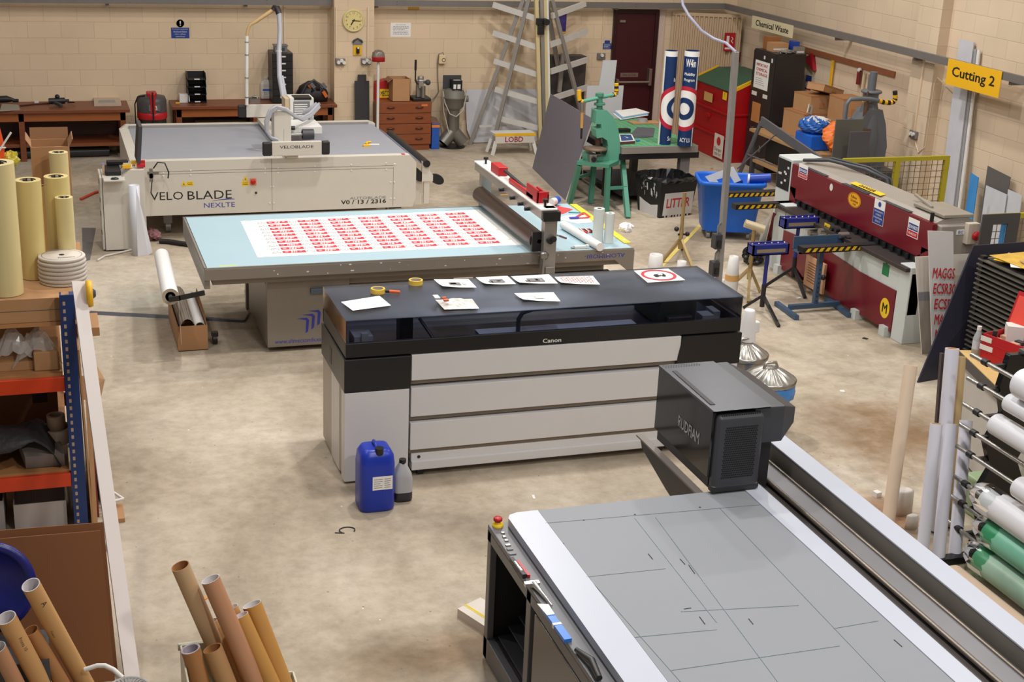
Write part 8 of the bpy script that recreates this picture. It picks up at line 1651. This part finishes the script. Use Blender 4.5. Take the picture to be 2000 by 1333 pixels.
# big cardboard sheets standing in front
for k, (dy, dx, lb) in enumerate(((0, 0, 'largest brown cardboard sheet standing before the rack'), (.06, .02, 'second brown cardboard sheet just behind the largest one'))):
    m = MB(); m.slab([(-1.2, 7.12+dy, 0), (.18+dx, 7.1+dy, 0), (.155+dx, 7.32+dy, .835+.02*k), (-1.2, 7.34+dy, .86+.02*k)], .012, up=(0, -1, .25)); m.quad([(-.1, 7.172+dy, .25), (.16, 7.172+dy, .25), (.16, 7.171+dy, .247), (-.1, 7.171+dy, .247)], 1)
    tag(m.build('cardboard_sheet', [mat('sheet_brown', (128, 80, 44), .7, var=.1, scale=2), SEAM]), lb, 'sheet')
c = YP(-25, 1165, 6.98); m = MB(); m.lathe([(0, -.02), (.23, -.02), (.25, 0), (.25, .03), (.21, .035), (.2, .01), (0, .01)], n=48, M=T(rx=PI/2-.2)); o = m.build('blue_disc', mat('lid_deep_blue', (20, 26, 110), .35)); o.location = (c.x, 6.99, .74-.0); tag(o, 'big deep blue round disc leaning on the cardboard sheet', 'lid')
m = MB(); m.bx(-.8, -.15, 6.62, 6.94, 0, .475); tag(m.build('support_crate', DGREY), 'dark crate under the big blue disc', 'crate')
# brown tubes at the near corner
TB1, TB2, TB3 = mat('tube_kraft', (196, 150, 96), .6, var=.05), mat('tube_brown', (166, 116, 70), .6, var=.05), mat('tube_pinkbrown', (184, 134, 100), .6, var=.05); TWI = mat('tube_white_inside', (216, 210, 210), .6)
def marks(o, s, dz, h):
    return o
leaning_tube((190, 1380), (60, 1143), 6.62, 18, 'longest brown tube with pen marks leaning before the blue disc', TB1, TWI, .9, pen=(('A', .88, .03, .3), ('Posters', .66, .012, -.5)))
leaning_tube((128, 1424), (12, 1207), 6.55, 19, 'brown tube with written label leaning at the picture corner', TB1, TWI, .9, pen=(('Prints 10', .8, .018, .25),))
leaning_tube((166, 1412), (60, 1232), 6.66, 15, 'shorter hollow brown tube between the two pen-marked tubes', TB2, TB2, .9)
leaning_tube((85, 1440), (-5, 1265), 6.5, 16, 'reddish brown tube at the very corner of the picture', TB3, TWI, .9)
# cluster of tubes in a cream crate
def tube_crate():
    c = G(440, 1395); t = thing('tube_crate', 'cream plastic crate holding brown cardboard tubes', 'crate', (.83, 6.6, 0)); m = MB(); w, d, h = .31, .2, .36; K = mat('crate_cream', (206, 200, 176), .5)
    m.bx(-w, -.12, d-.012, d, 0, h); m.bx(-.12, w, d-.012, d, 0, .1); m.bx(-w, w, -d, -d+.012, 0, .1); m.bx(-w, -w+.012, -d, d, 0, h); m.bx(w-.012, w, -d, d, 0, .1); m.bx(-w, w, -d, d, 0, .012); m.bx(-w-.01, -.12, d, d+.02, h-.04, h); m.build('crate_body', K, t, bevel=.004)
tube_crate()
for b_, tp, yt, rp, lb, mo, mi_, ri in (((463, 1362), (352, 1106), 6.74, 18, 'tall pale brown tube leaning farthest from the crate', mat('tube_pale', (190, 158, 120), .6, var=.05), TB2, .9), ((523, 1392), (411, 1132), 6.68, 18.5, 'tall pinkish brown tube with white inside leaning over the crate', TB3, TWI, .92),
    ((556, 1392), (469, 1203), 6.7, 16.5, 'golden brown tube with pen mark inside, in the middle of the crate', mat('tube_golden', (190, 138, 70), .6, var=.05), TWI, .92), ((566, 1372), (492, 1181), 6.78, 19, 'golden brown tube at the far side of the crate', mat('tube_golden', (190, 138, 70), .6, var=.05), TWI, .92),
    ((413, 1404), (372, 1268), 6.6, 19, 'short brown tube stuffed with plastic in the crate', TB2, mat('plastic_stuff', (170, 160, 170), .3, var=.5, scale=30), .8), ((470, 1404), (415, 1267), 6.6, 19, 'short hollow brown tube beside the plastic stuffed one', mat('tube_pale2', (176, 134, 90), .6, var=.05), TB2, .86),
    ((520, 1360), (453, 1186), 6.84, 12, 'thin tube with black writing inside behind the pinkish tube', TB1, TWI, .92), ((480, 1370), (413, 1214), 6.8, 13, 'thin tube with white inside between the two tallest tubes', TB1, TWI, .92)):
    leaning_tube(b_, tp, yt, rp, lb, mo, mi_, ri, zb=.013)
# fan heater top and its handle at the frame edge
def fan():
    c = G(250, 1345, .34); t = thing('fan_heater', 'grey fan unit with slatted top and white tubular handle', 'fan', (c.x, c.y, 0)); r = .11
    m = MB(); m.lathe([(r, 0), (r, .33), (r*.94, .345), (r*.88, .335)], n=36); m.build('casing', mat('fan_grey', (150, 146, 142), .4), t)
    m = MB()
    for k in range(30): a = 2*PI*k/30; m.bar((r*.25*math.cos(a), r*.25*math.sin(a), .335), (r*.88*math.cos(a), r*.88*math.sin(a), .335), .008, .01)
    m.disc(T((0, 0, .33)), r*.9, 28, 1); m.cyl((0, 0, .32), (0, 0, .34), r*.25); m.build('slatted_grille', [mat('fan_slat', (136, 132, 128), .4), BLACK], t)
    P_ = [G(165, 1309, .33), G(190, 1301, .35), G(205, 1301, .35), G(222, 1309, .34), G(240, 1325, .31)]; m = MB(); m.path([p-Vector((c.x, c.y, 0)) for p in P_], .013, 10); m.build('tubular_handle', WHITE, t)
fan()
# long carton with paper offcuts under the application table roll
def roll_box():
    a, b = G(361, 685), G(413, 683); bk = G(346, 600); x0, x1, y0, y1 = a.x-.06, b.x-.03, a.y-.02, a.y+.95; zt = .25
    zt = HZ(413, 635, x1, y0); t = box_open('long_carton', x0, x1, y0, y1, .0, zt, 'long narrow brown carton of rolled paper beside the application table', flaps=False); t.location.z = 0.0
    m = MW(t); m.slab([(x1, y0+.1, zt), (x1, y1, zt), (x1+.01, y1, zt+.06), (x1+.01, y0+.3, zt+.02)], .004); m.build('flap', CARDD, t)
    m = MB(); n = 10; w = x1-x0-.03
    for k in range(n): a0, a1 = PI*k/n, PI*(k+1)/n; m.add([(x0+.015+w*.33*(1-math.cos(a0)), y0+.03, zt-.1+.16*math.sin(a0)), (x0+.015+w*.33*(1-math.cos(a1)), y0+.03, zt-.1+.16*math.sin(a1)), (x0+.015+w*.33*(1-math.cos(a1)), y1-.03, zt-.08+.18*math.sin(a1)), (x0+.015+w*.33*(1-math.cos(a0)), y1-.03, zt-.08+.18*math.sin(a0))], [(0, 1, 2, 3)], 0, True)
    m.v = [v-Vector(((x0+x1)/2, y0, 0)) for v in m.v]; o = m.build('grey_roll', mat('paper_taupe', (166, 152, 138), .6), solid=.003); o.location = ((x0+x1)/2, y0, 0); tag(o, 'taupe rolled sheet filling the long narrow carton', 'roll')
    m = MB(); m.tube((0, .05, 0), (0, y1-y0-.02, .02), .048, .042, 24); o = m.build('white_roll', PAPER); o.location = (x1-.062, y0, zt-.03); tag(o, 'white rolled sheet lying in the long narrow carton', 'roll')
roll_box()
m = MB(); m.cyl((-.02, 0, .05), (.02, 0, .05), .05); m.bx(-.03, .03, -.03, .03, .08, .12); o = m.build('loose_castor', BLACK); p = G(420, 672); o.location = (p.x, p.y, 0); tag(o, 'black castor on the floor beside the long narrow carton', 'castor')

# cables and scraps on the floor
def floor_path(name, pts, r, mt, label, cat='cable', n=8):
    m = MB(); P_ = [G(x, y)+Vector((0, 0, r)) for x, y in pts]; m.path(P_, r, n); return tag(m.build(name, mt), label, cat)
a, b = G(176, 612), G(478, 628); m = MB(); m.prism([(-.045, 0), (.045, 0), (.02, .018), (-.02, .018)], 0, (b-a).length, 0, frame(a, (-(b-a).y, (b-a).x, 0), (0, 0, 1))); o = m.build('cable_cover', mat('cover_rubber', (74, 74, 82), .5))
tag(o, 'grey rubber cable cover strip lying across the floor', 'cable cover')
floor_path('table_cable', [(478, 628), (487, 612), (484, 590), (480, 570), (483, 556)], .01, mat('cable_brown', (110, 86, 66), .5), 'brown cable running up from the floor cover to the table')
floor_path('white_cable', [(190, 511), (205, 502), (225, 498), (258, 490)], .012, mat('cord_white', (206, 200, 192), .5), 'white cable on the floor at the foot of the console')
floor_path('black_hose', [(312, 476), (330, 477), (350, 480), (372, 483)], .03, BLACK, 'black hose on the floor between cutter and application table', 'hose')
floor_path('red_air_hose', [(158, 392), (170, 386), (185, 379), (202, 375)], .018, mat('hose_red', (206, 64, 44), .4), 'red hose on the floor beside the cutter console', 'hose')
m = MB(); m.slab([G(162, 512), G(176, 508), G(187, 446), G(160, 446)], .004, up=(0, 0, 1)); o = m.build('rubber_mat', mat('mat_grey', (104, 100, 98), .6, stretch=(30, 1, 1))); o.location.z = .005; tag(o, 'dark grey ribbed sheet on the floor beside the rack', 'mat')
c = G(300, 468); m = blob_mesh((0, 0, 0), .09, .12, .06, 31, .35, 10); o = m.build('rag_bundle', mat('rag_maroon', (140, 96, 100), .8, var=.5, scale=12)); o.location = (c.x, c.y, 0); tag(o, 'maroon and grey rag bundle on the floor by the standing white sheet', 'rag')
c = G(678, 1037); m = MB(); m.path([(.055*math.cos(a_*PI/9), .045*math.sin(a_*PI/9), .004) for a_ in range(-2, 13)]+[(-.06, -.03, .004), (-.09, -.02, .004)], .004, 6); o = m.build('cable_tie', BLACK); o.location = c; tag(o, 'black curled cable tie on the floor before the jerrycan', 'cable tie')
for k, (px, w, d, mt, lb) in enumerate((((988, 381), .16, .05, mat('chip_amber', (206, 150, 80), .7), 'amber scrap on the floor behind the roller bridge'), ((396, 1172), .06, .03, mat('chip_orange', (220, 140, 60), .7), 'orange scrap on the floor beside the tube crate'), ((1042, 972), .06, .02, PAPER, 'white sliver on the floor behind the flatbed bed'), ((1690, 662), .05, .04, INK, 'dark chip on the floor before the shear'), ((1645, 765), .04, .04, PAPER, 'white chip on the bare floor past the dustbins'), ((1560, 583), .06, .03, PAPER, 'white chip under the slate roller support'), ((1390, 330), .1, .04, CARD, 'tan chip on the floor beside the red bin'), ((1712, 970), .05, .05, PAPER, 'small crumpled white ball near the cream tube'))):
    p = G(*px); m = MB(); m.bx(-w/2, w/2, -d/2, d/2, 0, .006 if k < 7 else .04); o = m.build('floor_scrap', mt); o.location = p; o.rotation_euler = (0, 0, k*.7); tag(o, lb, 'scrap')
a, b = G(1288, 524), G(1368, 440); m = MB(); m.bar(a+Vector((0, 0, .001)), b+Vector((0, 0, .001)), .05, .002); o = m.build('trim_floor_line', mat('line_yellow_worn', (212, 188, 104), .7, var=.3, scale=30)); struct(o)
# orange and blue goods at the picture edge by the long bench
xe = YP(8, 300, 17.4).x; t = thing('blue_bin', 'blue bin with orange bag and yellow wrapper at the picture edge', 'bin', (xe, 17.4, 0))
m = MB(); m.bx(-.3, .0, -.15, .15, 0, .62); m.build('bin_body', mat('bin_blue_deep', (26, 84, 170), .4), t); m = MB(); m.bx(-.31, .02, -.16, .16, .62, .7); m.build('bin_rim', mat('bin_blue_light', (40, 120, 210), .4), t)
m = MB(); m.prism([(-.3, .7), (-.01, .7), (.01, .95), (-.03, 1.18), (-.3, 1.2)], -.13, .13, 0, XZ); m.build('orange_bag', mat('bag_orange', (236, 88, 26), .5), t)
blob_mesh((.07, -.03, .72), .1, .07, .09, 33, .4, 10).build('yellow_wrapper', mat('wrapper_yellow', (206, 190, 70), .35, var=.6, scale=9), t)
m = MB(); m.cyl((-.16, -.15, .78), (.1, -.16, 1.16), .012); m.cyl((-.2, -.15, .98), (.03, -.16, .98), .01); m.build('white_handle', WHITE, t)

# repeats share a group
GROUPS = {'workbench': 'mahogany benches along the rear wall', 'wall_socket': 'metal double sockets on the walls', 'conduit': 'cream conduits on the walls', 'paper_sheet': 'white sheets on the printer lid', 'tape_roll': 'yellow tape rolls on the lid', 'carton': 'brown cartons', 'leaning_board': 'boards leaning on the side wall', 'plastic_plank': 'plastic strips leaning on the side wall', 'printed_roll': 'printed rolls on the mat table', 'ball_stand': 'blue headed roller stands', 'mesh_guard': 'yellow mesh guards behind the shear', 'standing_board': 'boards standing by the grey press', 'loose_sheet': 'sheets piled on the drying rack', 'dustbin': 'galvanised dustbins', 'vinyl_roll': 'white vinyl rolls on the rack', 'wrapped_roll': 'plastic wrapped rolls on the rack', 'drink_bottle': 'drink bottles on the ply bench', 'white_bottle': 'white bottles in the printer cabinet', 'plastic_bag': 'clear plastic bags on the upper shelf', 'edge_board': 'boards leaning on the rack side', 'cardboard_sheet': 'brown cardboard sheets before the rack', 'wood_offcut': 'wood offcuts at the rack side', 'floor_scrap': 'scraps on the floor', 'paper_scrap': 'white scraps by the cream tube', 'hanging_sign': 'signs hung on the grey rail', 'straight_edge': 'yellow straight edges'}
from collections import Counter
stem_of = lambda o: o.name.split('.')[0]
tops = [o for o in SC.objects if o.parent is None and o.get('category')]
cnt = Counter(stem_of(o) for o in tops)
for o in tops:
    st = stem_of(o)
    if cnt[st] > 1 and st in GROUPS: o['group'] = GROUPS[st]
    if st == 'film_roll': o['group'] = 'yellow film rolls on the storage rack' if o.location.x < 1 else ('white film rolls behind the wide printer' if o.location.z < .1 else 'white rolls on the glass top')
    if st == 'card_tube' and 'tube' in o['category']: o['group'] = 'white and tan tubes by the roll rack' if o.location.x > 4 else ('brown tubes in the cream crate' if o.location.x > .45 else 'brown tubes at the picture corner')
